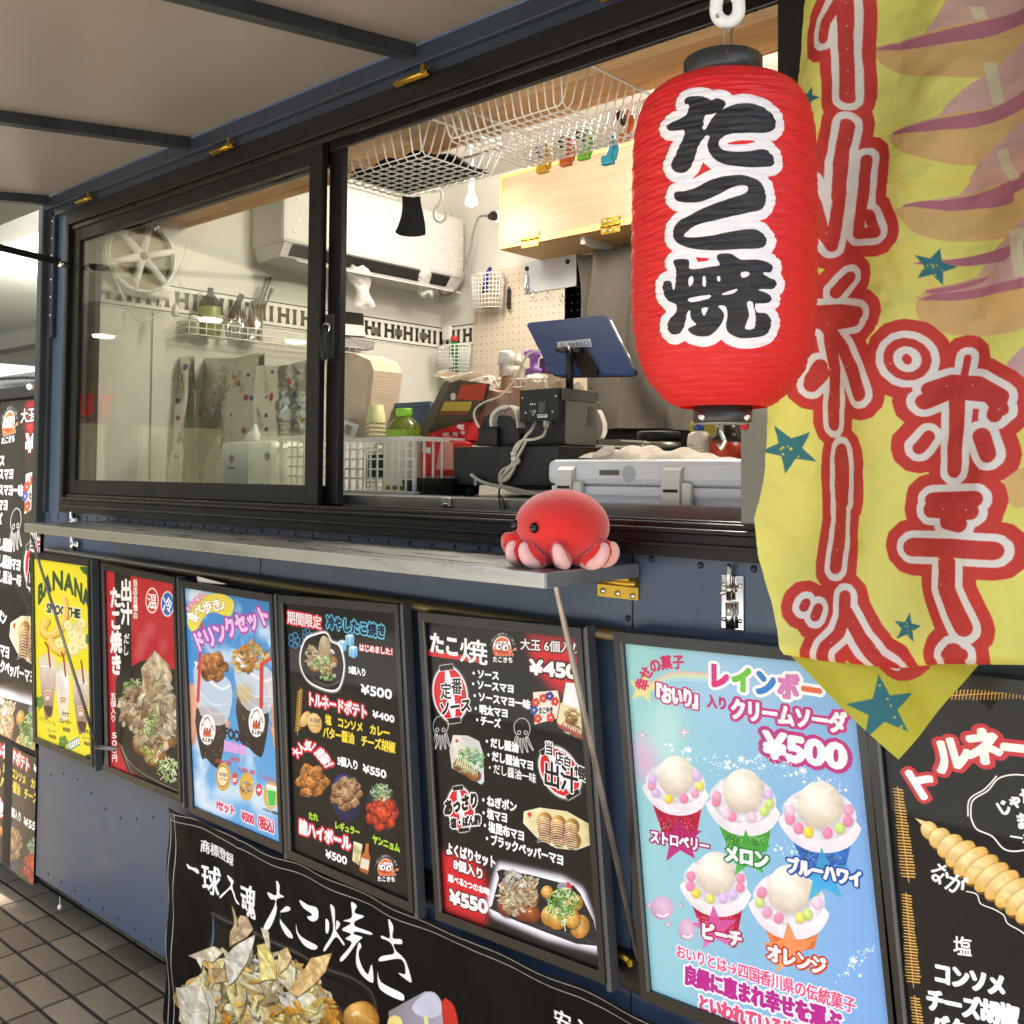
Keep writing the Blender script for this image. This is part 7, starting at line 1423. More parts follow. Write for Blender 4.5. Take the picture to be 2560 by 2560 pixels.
# ---- along the worktop by the window
def pb(c, p, q, y, dy, mb=None, bev=.003):
    mb = mb or MB(); a, e = pbox(c, p, q, y, dy); mb.box(a, e, bev=bev); return mb
M_sil = mat('silver_foil', 'dedcd4', .16, metal=.9, vary=.06, scale=9, bump=.9, bscale=11, stretch=(1, 1, 2.6))
M_sil2 = mat('silver_foil_dull', 'c6c4ba', .2, metal=.85, vary=.1, scale=9, bump=.9, bscale=14, stretch=(1, 1, 2.2))
def foil_bag(q0, q1, y, d, lab, seed, tan=False):
    a = PY(*c5(*q0), y); e = PY(*c5(*q1), y); zb = CZ+.001; R4 = random.Random(seed); t = thing('foil_bag', lab, 'foil bag', ((a.x+e.x)/2, y, zb), group='silver insulated bags behind the left pane')
    nu = 26
    def f(u, v, s=1):
        x = a.x+(e.x-a.x)*u; z = zb+(a.z-zb)*v*(1-.012*math.sin(u*7+seed)); c = .5+.5*math.cos(2*math.pi*u); yy = y+s*d*.5*(1-v*.75)*(1-c*.4)+.002*math.sin(u*19+v*5+seed)+.003*math.sin(v*15+u*4)
        return Vector((x+.003*math.sin(v*8+seed), y+d*.5+(yy-y)*1.0*(1 if s > 0 else 1), z))
    b = MB(); b.grid(lambda u, v: f(u, v, -1), nu, 24); b.grid(lambda u, v: f(u, v, 1), nu, 10); b.build('bag_body', M_sil2 if seed % 2 else M_sil, t)
    for i in range(22):
        u, v = R4.uniform(.06, .94), R4.uniform(.08, .95); p = f(u, v, -1)+Vector((0, -.003, 0)); c = R4.choice(['c23a58', '4a4a9c', 'd0506a', '5a5a96', 'e0e0dc', 'c8b050']); r = R4.uniform(.008, .015); b = MB()
        b.prism([p+Vector((r*(1 if k % 2 else .62)*math.cos(k*math.pi/5), 0, r*(1 if k % 2 else .62)*math.sin(k*math.pi/5))) for k in range(10)], (0, .0012, 0)); b.build('printed_flower', mat('ink_%s' % c, c, .4), t)
foil_bag((215, 955), (420, 1500), .62, .14, 'dull silver bag furthest left behind the pane', 1); foil_bag((395, 900), (588, 1500), .40, .12, 'crumpled silver bag second from the left with the tallest top', 2); foil_bag((590, 915), (975, 1500), .50, .14, 'wide silver bag in the middle with red and blue flower prints', 3); foil_bag((975, 945), (1275, 1500), .46, .12, 'silver bag with warm reflections, rightmost behind the pane', 4)
# pale cartons deep left
b = pb(c5, (115, 1270), (260, 1560), .75, .2); o = b.build('carton', mat('pale_carton', 'dccf9e', .6), label='pale yellow carton standing at the far left end behind the pane', cat='carton')
t = thing('brown_stack', 'stack of brown paper trays wrapped in clear plastic with a white price tag', 'wrapped stack', tuple(PY(*c6(200, 1300), .55))); 
pts = [PY(*c6(*q), .55) for q in ((60, 790), (240, 782), (345, 830), (372, 900), (350, 1100), (335, 1380), (40, 1380), (40, 900))]; b = MB(); b.prism(pts, (0, .12, 0)); b.build('paper_stack', mat('kraft', 'd2bda2', .7, vary=.08, scale=20, stretch=(1, 1, 30), bump=.3, bscale=10), t)
b = MB(); b.grid(lambda u, v: (pts[6].lerp(pts[5], u)).lerp(pts[0].lerp(pts[2], u), v)+Vector((.004*math.sin(v*20), -.012-.006*math.sin(u*9+v*13), .004*math.sin(u*8))), 24, 40); b.build('wrap', filmmat('glossy_wrap', 'f0e8dc', .3, .1, 1., 14), t)
tg = [PY(*c6(*q), .52) for q in ((165, 1235), (268, 1278), (225, 1395), (120, 1365))]; b = MB(); b.prism(tg, (0, .001, 0)); tgo = b.build('price_tag', M_plast, t)
b = MB()
for i in range(9): f_ = .1+i*.055; a_ = tg[0].lerp(tg[3], .2); c_d = tg[1].lerp(tg[2], .2); p = a_.lerp(c_d, .25+i*.05); d2 = (tg[3]-tg[0]).normalized(); b.prism([p+Vector((0, -.001, 0)), p+Vector((.0012, -.001, 0)), p+d2*.03+Vector((.0012, -.001, 0)), p+d2*.03+Vector((0, -.001, 0))], (0, .0005, 0))
b.build('barcode', M_rubber, tgo, kind='stuff')
# white perforated basket
def perf_basket(px0, px1, ytop, c, y, dep, lab, tint):
    a = PY(*c(px0, ytop), y); e = PY(*c(px1, ytop), y); h = a.z-CZ-.001; t = thing('plastic_basket', lab, 'basket', ((a.x+e.x)/2, y, CZ)); m = mat('basket_'+tint, tint, .35, trans=.15)
    b = MB(); b.box((a.x-.008, y-.008, a.z-.012), (e.x+.008, y, a.z)); b.box((a.x-.008, y+dep, a.z-.012), (e.x+.008, y+dep+.008, a.z)); b.box((a.x-.008, y+.0005, a.z-.012), (a.x, y+dep-.0005, a.z)); b.box((e.x, y+.0005, a.z-.012), (e.x+.008, y+dep-.0005, a.z)); b.build('rim', m, t)
    b = MB(); b.box((a.x, y, CZ+.001), (e.x, y+dep, CZ+.008)); b.build('base', m, t)
    n = max(6, int((e.x-a.x)/.028)); b = MB()
    for i in range(n+1): x = a.x+(e.x-a.x-.006)*i/n; b.box((x, y, CZ+.0085), (x+.006, y+.003, a.z-.0125)); b.box((x, y+dep-.003, CZ+.0085), (x+.006, y+dep, a.z-.0125))
    for i in range(6): yy = y+.004+(dep-.014)*i/5; b.box((a.x, yy, CZ+.0085), (a.x+.003, yy+.006, a.z-.0125)); b.box((e.x-.003, yy, CZ+.0085), (e.x, yy+.006, a.z-.0125))
    b.build('bars', m, t, kind='stuff'); b = MB()
    for z in (.25, .42, .6, .78): b.box((a.x+.0065, y+.0035, CZ+h*z), (e.x-.0065, y+.006, CZ+h*z+.005)); b.box((a.x+.0065, y+dep-.006, CZ+h*z), (e.x-.0065, y+dep-.0035, CZ+h*z+.005))
    b.build('cross_bars', m, t, kind='stuff'); return a, e
perf_basket(70, 650, 1370, c6, .22, .17, 'large white perforated plastic basket at the open window beside the post', 'efede4')
perf_basket(1085, 1320, 1345, c5, .30, .16, 'white perforated basket behind the left pane beside the white tub', 'e6e8dc')
b = pb(c6, (330, 1480), (500, 1640), .33, .05); b.build('black_box', M_rubber, label='black box visible through the large perforated basket', cat='box')
# white tub with a purple crown mark
a = PY(*c5(838, 1375), .24); e = PY(*c5(1125, 1620), .24); t = thing('white_tub', 'white plastic tub with small purple crest in front of the silver bags', 'tub', ((a.x+e.x)/2, .24, CZ)); b = MB(); b.box((a.x, .24, CZ+.001), (e.x, .38, a.z), bev=.02); b.build('tub_body', mat('milk_plastic', 'e4e8dc', .3), t)
p = PY(*c5(905, 1470), .2385); b = MB(); b.prism([p+Vector((x*.012, 0, z*.012)) for x, z in ((-1, 1), (-.5, .3), (0, 1.3), (.5, .3), (1, 1), (.9, -.6), (0, -1.3), (-.9, -.6))], (0, .001, 0)); b.box((p.x-.02, .2385, p.z-.034), (p.x+.02, .2395, p.z-.027)); b.build('crest', mat('purple_ink', '8a6a9c', .5), t)
b = MB(); q = PY(*c5(1108, 1458), .2385); b.lathe([(.0001, -.0005), (.013, -.0005), (.013, .0005)], tuple(q), 18, axis='Y'); b.build('grip_hole', M_rubber, t)
b = MB(); b.grid(lambda u, v: Vector((a.x+.03+.09*u, .3+.04*v, a.z+.004+.045*math.sin(math.pi*u)*math.sin(math.pi*v)*(1+.3*math.sin(u*14)))), 14, 10); b.build('tissue', M_plast, label='white tissue poking out of the white tub', cat='tissue')
# cup stack
p = PY(*c6(385, 1360), .48); t = thing('cup_stack', 'tall stack of pale yellow paper cups behind the perforated basket', 'cups', (p.x, .48, CZ)); zt2 = PY(*c6(385, 1125), .48).z; n = 16; rr = abs(PY(*c6(430, 1300), .48).x-p.x)
for i in range(n): z = CZ+.01+(zt2-CZ-.06)*i/n; b = MB(); b.lathe([(rr*1.02, 0), (rr*1.03, .004), (rr*.98, .006)] if i < n-1 else [(rr*1.02, 0), (rr*1.0, .004), (rr*.75, .055), (rr*.72, .056)], (p.x, .48, z), 22); b.build('cup', mat('pale_yellow_cup', 'dfe0a4', .5), t)
# blue bin
a = PY(*c6(428, 1138), .66); e = PY(*c6(760, 1370), .66); t = thing('blue_bin', 'slate blue plastic bin behind the green tea bottle', 'bin', ((a.x+e.x)/2, .66, CZ)); b = MB(); b.prism([(a.x, .66, a.z), (e.x, .66, a.z), (e.x-.01, .66, CZ+.001), (a.x+.015, .66, CZ+.001)], (0, .14, 0)); b.box((a.x-.006, .652, a.z-.012), (e.x+.006, .659, a.z+.002)); b.build('bin_body', mat('slate_blue_plastic', '56708c', .45, vary=.05), t)
# tea bottle
p = PY(*c6(577, 1500), .36); W_ = abs(PY(*c6(660, 1400), .36).x-PY(*c6(495, 1400), .36).x)/2; z = lambda y: PY(*c6(577, y), .36).z; t = thing('tea_bottle', 'green tea bottle with bright green cap and label behind the basket', 'bottle', (p.x, .36, CZ))
b = MB(); b.lathe([(W_*.9, CZ+.001), (W_, CZ+.01), (W_, z(1345)), (W_*.98, z(1310)), (W_*.8, z(1265)), (W_*.42, z(1225)), (W_*.38, z(1218))], (p.x, .36, 0), 28); b.build('bottle_body', mat('green_tea', 'b9c060', .12, trans=.55), t)
b = MB(); b.lathe([(W_*1.01, z(1380)), (W_*1.01, z(1312))], (p.x, .36, 0), 28, cap=False); b.build('label_sheet', mat('tea_label', '9bc93c', .35), t); b = MB(); b.lathe([(W_*1.01, CZ+.02), (W_*1.01, z(1385))], (p.x, .36, 0), 28, cap=False); b.build('label_sheet', mat('tea_label2', 'dfe3cc', .4), t)
b = MB(); b.lathe([(W_*.44, z(1220)), (W_*.46, z(1205)), (W_*.46, z(1168)), (W_*.42, z(1163))], (p.x, .36, 0), 24); b.build('cap', mat('lime_cap', '9be03c', .35), t)
# tilted stack of lidded trays, bag and red box
t = thing('tray_pack', 'tilted pack of clear lidded trays with red and yellow labels', 'tray pack', tuple(PY(*c6(800, 1200), .45)))
for k in range(4):
    o = k*22; y = .50-.018*k; b = MB(); pts = [PY(*c6(*q), y) for q in ((665+o*.4, 1400), (662+o*.4, 1370), (850+o, 985), (880+o, 968), (905+o, 975), (905+o, 1000), (700+o*.4, 1410))]; b.prism(pts, (0, .016, 0)); b.build('tray', mat('smoke_tray', '6f675e', .2, bump=.2), t)
b = MB(); pts = [PY(*c6(*q), .42) for q in ((745, 1330), (900, 985), (960, 965), (1140, 990), (1100, 1150), (985, 1300), (800, 1400))]; b.prism(pts, (0, .02, 0)); b.build('lid_face', mat('smoke_lid', '554a40', .15, coat=.5), t)
for q, c in ((((975, 1000), (1150, 992), (1125, 1110), (940, 1095)), 'b8402c'), (((860, 1115), (1050, 1115), (1030, 1180), (830, 1180)), 'b9a23c'), (((830, 1182), (1025, 1184), (1015, 1205), (815, 1200)), '8a3c24')): b = MB(); b.prism([PY(*c6(*k), .418) for k in q], (0, .0015, 0)); b.build('sticker', mat('sticker_'+c, c, .4), t)
p = PY(*c6(920, 1080), .4165); b = MB(); b.lathe([(.004, -.0006), (.011, -.0006), (.011, .0006)], tuple(p), 18, axis='Y'); b.build('ring_mark', mat('mark_cream', 'd8cdb8', .5), t)
b = MB(); P0 = [PY(*c6(*q), .47) for q in ((825, 915), (1000, 905), (1200, 950), (1230, 990))]; b.grid(lambda u, v: Vector([np.interp(u, [0, .3, .75, 1], [q[i] for q in P0]) for i in range(3)])+Vector((0, -.03*v, -.035*v*math.sin(math.pi*min(1, u*1.2+.1))+.006*math.sin(u*17+v*6))), 30, 8); b.build('paper_wrap', mat('cream_film', 'e9d6bc', .45, bump=.5), label='cream paper wrapping draped over the tilted tray pack', cat='wrapping')
t = thing('clear_bag', 'knotted clear bag of brown cups behind the black card terminal', 'plastic bag', tuple(PY(*cR(700, 800), .52))); pts = [PY(*cR(*q), .52) for q in ((410, 1100), (430, 750), (480, 600), (560, 550), (640, 520), (800, 560), (990, 560), (1000, 1160), (420, 1160))]; b = MB(); b.prism(pts, (0, .09, 0)); b.build('bag_contents', mat('warm_brown', 'b98d6c', .6, vary=.15, scale=22), t)
b = MB(); b.grid(lambda u, v: pts[0].lerp(pts[7], u).lerp(pts[3].lerp(pts[6], u), v)+Vector((0, -.014-.008*math.sin(u*13+v*7), .006*math.sin(u*21))), 30, 30); b.build('bag_film', filmmat('bag_film', 'f4e4d4', .35, .1, 1., 16), t)
M_red = mat('red_cloth', 'cf2420', .7, vary=.06, bump=.1, bscale=80); t = thing('red_bag', 'red and cream printed cloth bag beside the black cash drawer', 'bag', tuple(PY(*c6(800, 1500), .33)))
b = MB(); b.prism([PY(*c6(*q), .34) for q in ((720, 1400), (760, 1355), (840, 1350), (925, 1400), (930, 1620), (705, 1632), (698, 1500))], (0, .07, 0)); b.build('bag_body', M_red, t); b = MB(); b.prism([PY(*c6(*q), .338) for q in ((835, 1385), (915, 1400), (920, 1585), (798, 1585))], (0, .0015, 0)); b.build('panel', mat('salmon_cloth', 'e0a08a', .8, vary=.06), t)
b = MB(); b.prism([PY(*c6(*q), .40) for q in ((740, 1340), (1000, 1255), (1010, 1380), (930, 1410), (760, 1370))], (0, .05, 0)); b.build('bag_top', M_red, t)
for q, r in (((740, 1450), .016), ((870, 1345), .013), ((905, 1365), .012), ((790, 1365), .012), ((970, 1290), .014), ((935, 1340), .011), ((985, 1330), .009)): 
    p = PY(*c6(*q), .337 if q[1] > 1400 else .398); b = MB(); b.prism([p+Vector((r*(.8+.4*math.sin(k*2.1))*math.cos(k*.785), 0, r*(.7+.3*math.cos(k*1.7))*math.sin(k*.785))) for k in range(8)], (0, .0012, 0)); b.build('white_print', M_plast, t)
# black tray and stand
t = thing('black_tray', 'shallow black tray in front of the red bag', 'tray', tuple(PY(*c6(740, 1700), .24))); a = PY(*c6(560, 1640), .24); e = PY(*c6(915, 1640), .24); b = MB(); b.prism([(a.x, .24, a.z), (e.x, .24, a.z), (e.x-.005, .24, CZ+.001), (a.x+.018, .24, CZ+.001)], (0, .1, 0)); b.build('tray_body', mat('gloss_black', '121413', .15), t)
# cash drawer, receipt printer, card terminal, tablet
M_bk = mat('black_plastic', '1c1b1a', .5, vary=.04, bump=.06, bscale=300); YD = .26
a = PY(*cR(248, 1185), YD); e = PY(*cR(1452, 1640), YD); dyb = PX(*cR(1900, 1300), e.x).y; t = thing('cash_drawer', 'wide black cash drawer on small feet under the receipt printer', 'cash drawer', ((a.x+e.x)/2, YD, CZ)); zf = max(e.z, CZ+.006)
b = MB(); b.box((a.x, YD, zf), (e.x, YD+.34, a.z), bev=.003); b.build('drawer_case', M_bk, t)
for x in (a.x+.03, e.x-.04): b = MB(); b.lathe([(.012, CZ+.0005), (.012, zf-.0005)], (x, YD+.03, 0), 14); b.build('foot', M_rubber, t)
b = MB(); p = PY(*cR(497, 1590), YD-.001); b.box((p.x-.004, YD-.0012, p.z-.008), (p.x+.004, YD-.0002, p.z+.008)); b.build('tag', mat('pale_green_tag', 'c4d8cc', .5), t)
topz = a.z
a = PY(*cR(1005, 525), YD+.02); e = PY(*cR(1455, 1165), YD+.02); t = thing('receipt_printer', 'black receipt printer with grey side and white cables at its back', 'printer', ((a.x+e.x)/2, YD+.1, topz)); xr = e.x; ybk = min(PX(*cR(1900, 900), xr).y, .62)
b = MB(); b.box((a.x, YD+.04, topz+.001), (xr-.002, ybk, a.z), bev=.004); b.build('printer_case', M_bk, t)
b = MB(); zc = PY(*cR(1200, 890), YD+.02).z; b.box((a.x, YD+.02, zc), (xr-.002, YD+.0395, a.z-.001), bev=.002); b.build('rear_cover', M_bk, t)
b = MB(); b.box((xr-.0015, YD+.045, topz+.004), (xr+.002, ybk-.004, a.z-.03)); b.build('side_panel', mat('grey_printer_side', '6f6d64', .4, vary=.05), t); b = MB(); b.box((xr-.0015, YD+.03, a.z-.029), (xr+.003, ybk, a.z-.003)); b.box((xr+.0022, ybk-.04, topz+.05), (xr+.0035, ybk-.02, a.z-.04)); b.build('side_trim', mat('grey_trim', '55534e', .35), t)
LP_ = Art(420, 330, '1b1a19'); 
LP_.text('■■ ●', (20, 60), (150, 60), 40, 'e8e8e4', .4); LP_.text('CE', (80, 190), (150, 190), 60, 'e8e8e4', 1); LP_.text('UK CA', (14, 190), (74, 190), 40, 'e8e8e4', .4); LP_.text('FC', (60, 250), (120, 250), 50, 'e8e8e4', 1)
for i in range(11): LP_.poly([(210, 25+i*18), (210+170-(i*37) % 70, 25+i*18), (210+170-(i*37) % 70, 31+i*18), (210, 31+i*18)], '8a8a86')
LP_.poly([(185, 250), (405, 250), (405, 310), (185, 310)], 'e8e8e2'); 
for i in range(40): LP_.poly([(200+i*4.6, 258), (202+i*4.6+(i % 3 == 0)*1.2, 258), (202+i*4.6+(i % 3 == 0)*1.2, 290), (200+i*4.6, 290)], '202020')
pl = [PY(*cR(*q), YD+.0185) for q in ((1115, 655), (1330, 650), (1335, 858), (1120, 860))]; b = MB(); b.grid(lambda u, v: pl[3].lerp(pl[2], u).lerp(pl[0].lerp(pl[1], u), v), 1, 1, sm=False, uvfn=lambda u, v: (u, v)); b.build('rating_label', imgmat('rating_label_sheet', LP_.image('rating_print'), .4), t)
for q in ((1042, 620), (1425, 598), (1078, 792), (1387, 776)): p = PY(*cR(*q), YD+.019); b = MB(); b.lathe([(.0001, -.001), (.003, -.001), (.003, .001)], tuple(p), 10, axis='Y'); b.build('screw', M_chrome, t)
b = MB(); b.box(PY(*cR(1280, 880), YD+.01), PY(*cR(1345, 960), YD+.03), bev=.002); b.build('white_plug', M_plast, t); b = MB(); b.box(PY(*cR(1350, 880), YD+.03), PY(*cR(1430, 915), YD+.05)); b.build('port', M_steeld, t)
M_cab = mat('cream_cable', 'd6d0bc', .5)
cb_ = lambda L, r, y=YD-.012: (lambda b: (b.tube(spl([PY(*cR(*q[:2]), q[2] if len(q) > 2 else y) for q in L], 6), r, 8), b)[1])(MB())
t2 = thing('cable_bundle', 'cream cables tied in a bundle hanging from the receipt printer', 'cable', tuple(PY(*cR(950, 1300), YD-.01)))
for L, r in ((((1195, 890, YD+.03), (1150, 980), (1080, 1060), (1010, 1160), (960, 1250), (940, 1330), (900, 1400), (810, 1450), (775, 1530), (800, 1620), (900, 1690), (1050, 1720), (1240, 1725)), .0034), (((1315, 955, YD+.02), (1280, 1050), (1180, 1095), (1040, 1110), (970, 1160), (945, 1240), (960, 1330), (940, 1430), (850, 1530), (800, 1580), (790, 1560)), .0034), (((1080, 1120), (1040, 1200), (985, 1300), (960, 1360), (940, 1440), (880, 1540), (820, 1580), (790, 1550), (860, 1460), (930, 1380)), .0038), (((1000, 1130), (950, 1200), (930, 1290), (1000, 1330), (985, 1370), (920, 1400), (860, 1460)), .0038), (((450, 1500), (530, 1560), (650, 1610), (800, 1640), (1000, 1680), (1180, 1720), (1350, 1760)), .0042), (((470, 1515), (560, 1580), (700, 1625), (880, 1650), (1080, 1700)), .0036)):
    cb_(L, r).build('cable', M_cab, t2)
b = MB(); c0 = PY(*cR(958, 1318), YD-.012); b.lathe([(.009, -.006), (.0105, -.004), (.0105, .004), (.009, .006)], tuple(c0), 16); b.build('tie', M_plast, t2); b = MB(); c0 = PY(*cR(942, 1262), YD-.012); b.lathe([(.0075, -.004), (.0085, .0), (.0075, .004)], tuple(c0), 14); b.build('tie', M_plast, t2)
b = cb_(((490, 760), (480, 820), (510, 920), (545, 960)), .002, .30); b.tube(spl([PY(*cR(*q), .34) for q in ((545, 960), (490, 850), (500, 750), (600, 670), (780, 600), (900, 480), (980, 350), (1080, 150), (1160, 90), (1240, 75))], 6), .0026, 8); b.build('thin_cable', M_cab, label='thin pale cable looping up from the card terminal past the bottles', cat='cable')
b = cb_(((780, 1660), (770, 1740), (790, 1890)), .0022, .066); b.tube(spl([PY(*cR(*q), .066) for q in ((785, 1740), (820, 1800), (845, 1890))], 5), .0022, 6); b.build('hanging_lead', M_rubber, label='thin black cord hanging over the worktop front below the cash drawer', cat='cord')
t = thing('card_terminal', 'black tapered card reader dock with a cream strap on the cash drawer', 'card reader', tuple(PY(*cR(760, 1160), YD+.03)))
b = MB(); pts = [PY(*cR(*q), YD+.04) for q in ((520, 1172), (600, 840), (660, 815), (900, 830), (960, 870), (1005, 1030), (1005, 1172))]; b.prism(pts, (0, .1, 0)); b.prism([PY(*cR(*q), YD+.025) for q in ((520, 1174), (545, 975), (745, 970), (745, 1174))], (0, .0148, 0)); b.build('dock', M_bk, t)
b = MB(); L = [PY(*cR(*q), YD+.022) for q in ((668, 950), (662, 880), (690, 790), (770, 720), (850, 700), (930, 730), (975, 820), (990, 960))]; L = [Vector(p) for p in spl(L, 5)]; vs = []
for i, p in enumerate(L): vs += [p+Vector((0, -.001, 0)), p+Vector((0, .03, 0))]
dn = []
for i, p in enumerate(L): g = (L[min(i+1, len(L)-1)]-L[max(i-1, 0)]).normalized(); nn = Vector((g.z, 0, -g.x))*(.009 if i < 22 else .004); dn += [vs[2*i]+nn, vs[2*i+1]+nn]
n = len(L); o = b.add(vs+dn, [(2*i, 2*i+2, 2*i+3, 2*i+1) for i in range(n-1)]+[(2*n+2*i, 2*n+2*i+1, 2*n+2*i+3, 2*n+2*i+2) for i in range(n-1)]+[(2*i, 2*n+2*i, 2*n+2*i+2, 2*i+2) for i in range(n-1)]+[(2*i+1, 2*i+3, 2*n+2*i+3, 2*n+2*i+1) for i in range(n-1)]); b.build('strap', M_cab, t)
t = thing('tablet_stand', 'blue backed tablet tilted on a black pole behind the printer', 'tablet', tuple(PY(*c7(620, 1000), .42))); yt = .40
tp = [PY(*c7(318, 585), yt+.10), PY(*c7(340, 570), yt+.105), PY(*c7(845, 515), yt+.04), PY(*c7(872, 528), yt+.035), PY(*c7(1045, 880), yt-.06), PY(*c7(1040, 905), yt-.062), PY(*c7(1000, 918), yt-.058), PY(*c7(560, 940), yt+.0), PY(*c7(500, 925), yt+.01)]
nrm = (tp[3]-tp[0]).cross(tp[5]-tp[0]).normalized(); nrm = nrm if nrm.y > 0 else -nrm; cc0 = sum(tp, Vector())/9; tp = [p-nrm*((p-cc0).dot(nrm)) for p in tp]
b = MB(); b.prism(tp, tuple(nrm*.012)); b.build('tablet_back', mat('navy_cover', '27467c', .5, vary=.05, bump=.15, bscale=300), t); b = MB(); b.prism([cc0+(p-cc0)*1.012+nrm*.0125 for p in tp], tuple(nrm*.004)); b.build('tablet_rim', M_rubber, t)
b = MB(); b.tube([tp[3].lerp(tp[4], .05)+nrm*.008, tp[3].lerp(tp[4], .97)+nrm*.008], .0035, 8); b.build('tablet_edge', M_steel, t)
TL_ = Art(480, 110, 'd5e0e6'); TL_.text('AirREGI', (130, 58), (460, 58), 84, '4a8cc0', 1.2); TL_.poly([(28, 88), (66, 18), (104, 88), (88, 88), (66, 46), (44, 88)], '5a7a94')
lp_ = [c7(532, 705), c7(765, 682), c7(775, 738), c7(545, 748)]
def onT(u, v): r = Vector(tuple(ray(u, v))); o = Vector((0, CAM_Y, CAM_H)); k = (cc0-o).dot(nrm)/r.dot(nrm); return o+r*k-nrm*.0012
lq = [onT(*q) for q in lp_]; b = MB(); b.grid(lambda u, v: lq[3].lerp(lq[2], u).lerp(lq[0].lerp(lq[1], u), v), 1, 1, sm=False, uvfn=lambda u, v: (u, v)); b.build('label_sheet', imgmat('tablet_label', TL_.image('tablet_print'), .4), t)
pz0 = PY(*c7(618, 1022), yt-.02); b = MB(); b.tube([pz0+Vector((0, 0, -.01)), PY(*c7(618, 790), yt-.02), PY(*c7(600, 752), yt-.015), PY(*c7(570, 755), yt+.0)], .0095, 12); b.build('pole', M_bk, t)
b = MB(); b.tube([onT(*c7(565, 775))-nrm*.014, onT(*c7(730, 782))-nrm*.014], .008, 12); b.build('hinge_bar', M_bk, t); b = MB(); pp = [onT(*c7(*q))-nrm*.006 for q in ((640, 800), (655, 765), (740, 760), (825, 900), (820, 945), (790, 955), (715, 945))]; b.prism(pp, tuple(nrm*.0045)); b.build('clamp_plate', mat('dark_brown_plate', '2b2420', .35), t)
b = MB(); k0 = onT(*c7(697, 783))-nrm*.012; b.ellipsoid(k0, (.008, .008, .008), 12, 8); b.build('knob', M_chrome, t)
# bottles behind
def bottle(c, x, top, bot, w, y, prof, m, lab, capm=None, cap=None, name='pump_bottle', band=None):
    p = PY(*c(x, bot), y); zt = PY(*c(x, top), y).z; W_ = abs(PY(*c(x+w/2, bot), y).x-PY(*c(x-w/2, bot), y).x)/2*2/2; h = zt-p.z; t = thing(name, lab, 'bottle', tuple(p))
    b = MB(); b.lathe([(W_*r, h*q) for q, r in prof], tuple(p), 24); b.build('bottle_body', m, t)
    if cap: b = MB(); b.lathe([(W_*r, h*q) for q, r in cap], tuple(p), 20); b.build('cap', capm, t)
    if band: b = MB(); b.lathe([(W_*1.01, h*band[0]), (W_*1.01, h*band[1])], tuple(p), 24, cap=False); b.build('label_sheet', band[2], t)
    return t, p, W_, h
M_cream = mat('cream_plastic', 'e9dcc4', .35); M_lab = mat('bottle_label', 'd9a9a0', .4)
bottle(cR, 845, 85, 1160, 120, .62, [(0, 1), (.55, 1), (.66, .75), (.70, .68), (.735, .68)], mat('clear_amber', 'cfae88', .15, trans=.4), 'tall white topped dispenser with amber syrup behind the card terminal', M_plast, [(.736, 1.05), (.86, 1.05), (.861, .9), (.862, 1.2), (.98, 1.2), (1, .8)])
bottle(cR, 990, 110, 1160, 185, .72, [(0, 1), (.7, 1), (.80, .85), (.86, .5)], M_cream, 'cream pump bottle between the amber dispenser and the purple pump', M_cream, [(.862, .42), (.93, .42), (.935, .2), (1, .12)], band=(.55, .72, M_lab))
t, p, W_, h = bottle(cR, 1165, 340, 1160, 240, .74, [(0, 1), (.8, 1), (.92, .9), (1, .45)], mat('bottle_white', 'efe6d6', .35), 'white bottle with a purple pump head beside the tablet', None, None, band=(.70, .86, M_lab))
M_pur = mat('purple_pump', '9a6cc0', .4); b = MB(); b.lathe([(.022, h), (.024, h+.014), (.013, h+.018), (.013, h+.045), (.02, h+.05), (.02, h+.07)], tuple(p), 16); b.tube([p+Vector((0, 0, h+.062)), p+Vector((-.035, 0, h+.064))], .008, 8); b.build('pump', M_pur, t)
a = PY(*cR(1225, 160), .80); e = PY(*cR(1300, 330), .80); b = MB(); b.box(a, (e.x, .86, e.z), bev=.006); b.build('purple_box', mat('dark_purple', '4e3560', .5), label='dark purple container behind the purple pump', cat='container')
b = pb(cR, (1330, 240), (1560, 1000), .9, .1); b.build('white_carton', mat('warm_white_card', 'ead9c0', .6), label='white carton behind the tablet pole against the pegboard', cat='carton')
t = thing('dish_rack', 'white wire dish rack holding bottles behind the printer', 'rack', tuple(PY(*cR(1000, 450), .68)))
for yy_ in (395, 488): b = MB(); b.tube([PY(*cR(720, yy_+20), .66), PY(*cR(1330, yy_), .66)], .003, 6); b.build('rail', M_wire, t)
for k in range(9): b = MB(); b.tube([PY(*cR(760+k*65, 395), .66), PY(*cR(760+k*65, 560), .66)], .002, 5); b.build('rod', M_wire, t)
b = MB(); P0 = [PY(*cR(*q), .56) for q in ((1120, 480), (1300, 420), (1600, 440), (1840, 500))]; b.grid(lambda u, v: Vector([np.interp(u, [0, .3, .7, 1], [q[i] for q in P0]) for i in range(3)])+Vector((0, .08*v-.04, -.05*v-.01*math.sin(u*25+v*5))), 40, 8); b.build('lid_bag', filmmat('lid_film', 'efe0c0', .55, .12, .8, 20), label='bag of clear lids lying behind the printer and tablet pole', cat='lids')
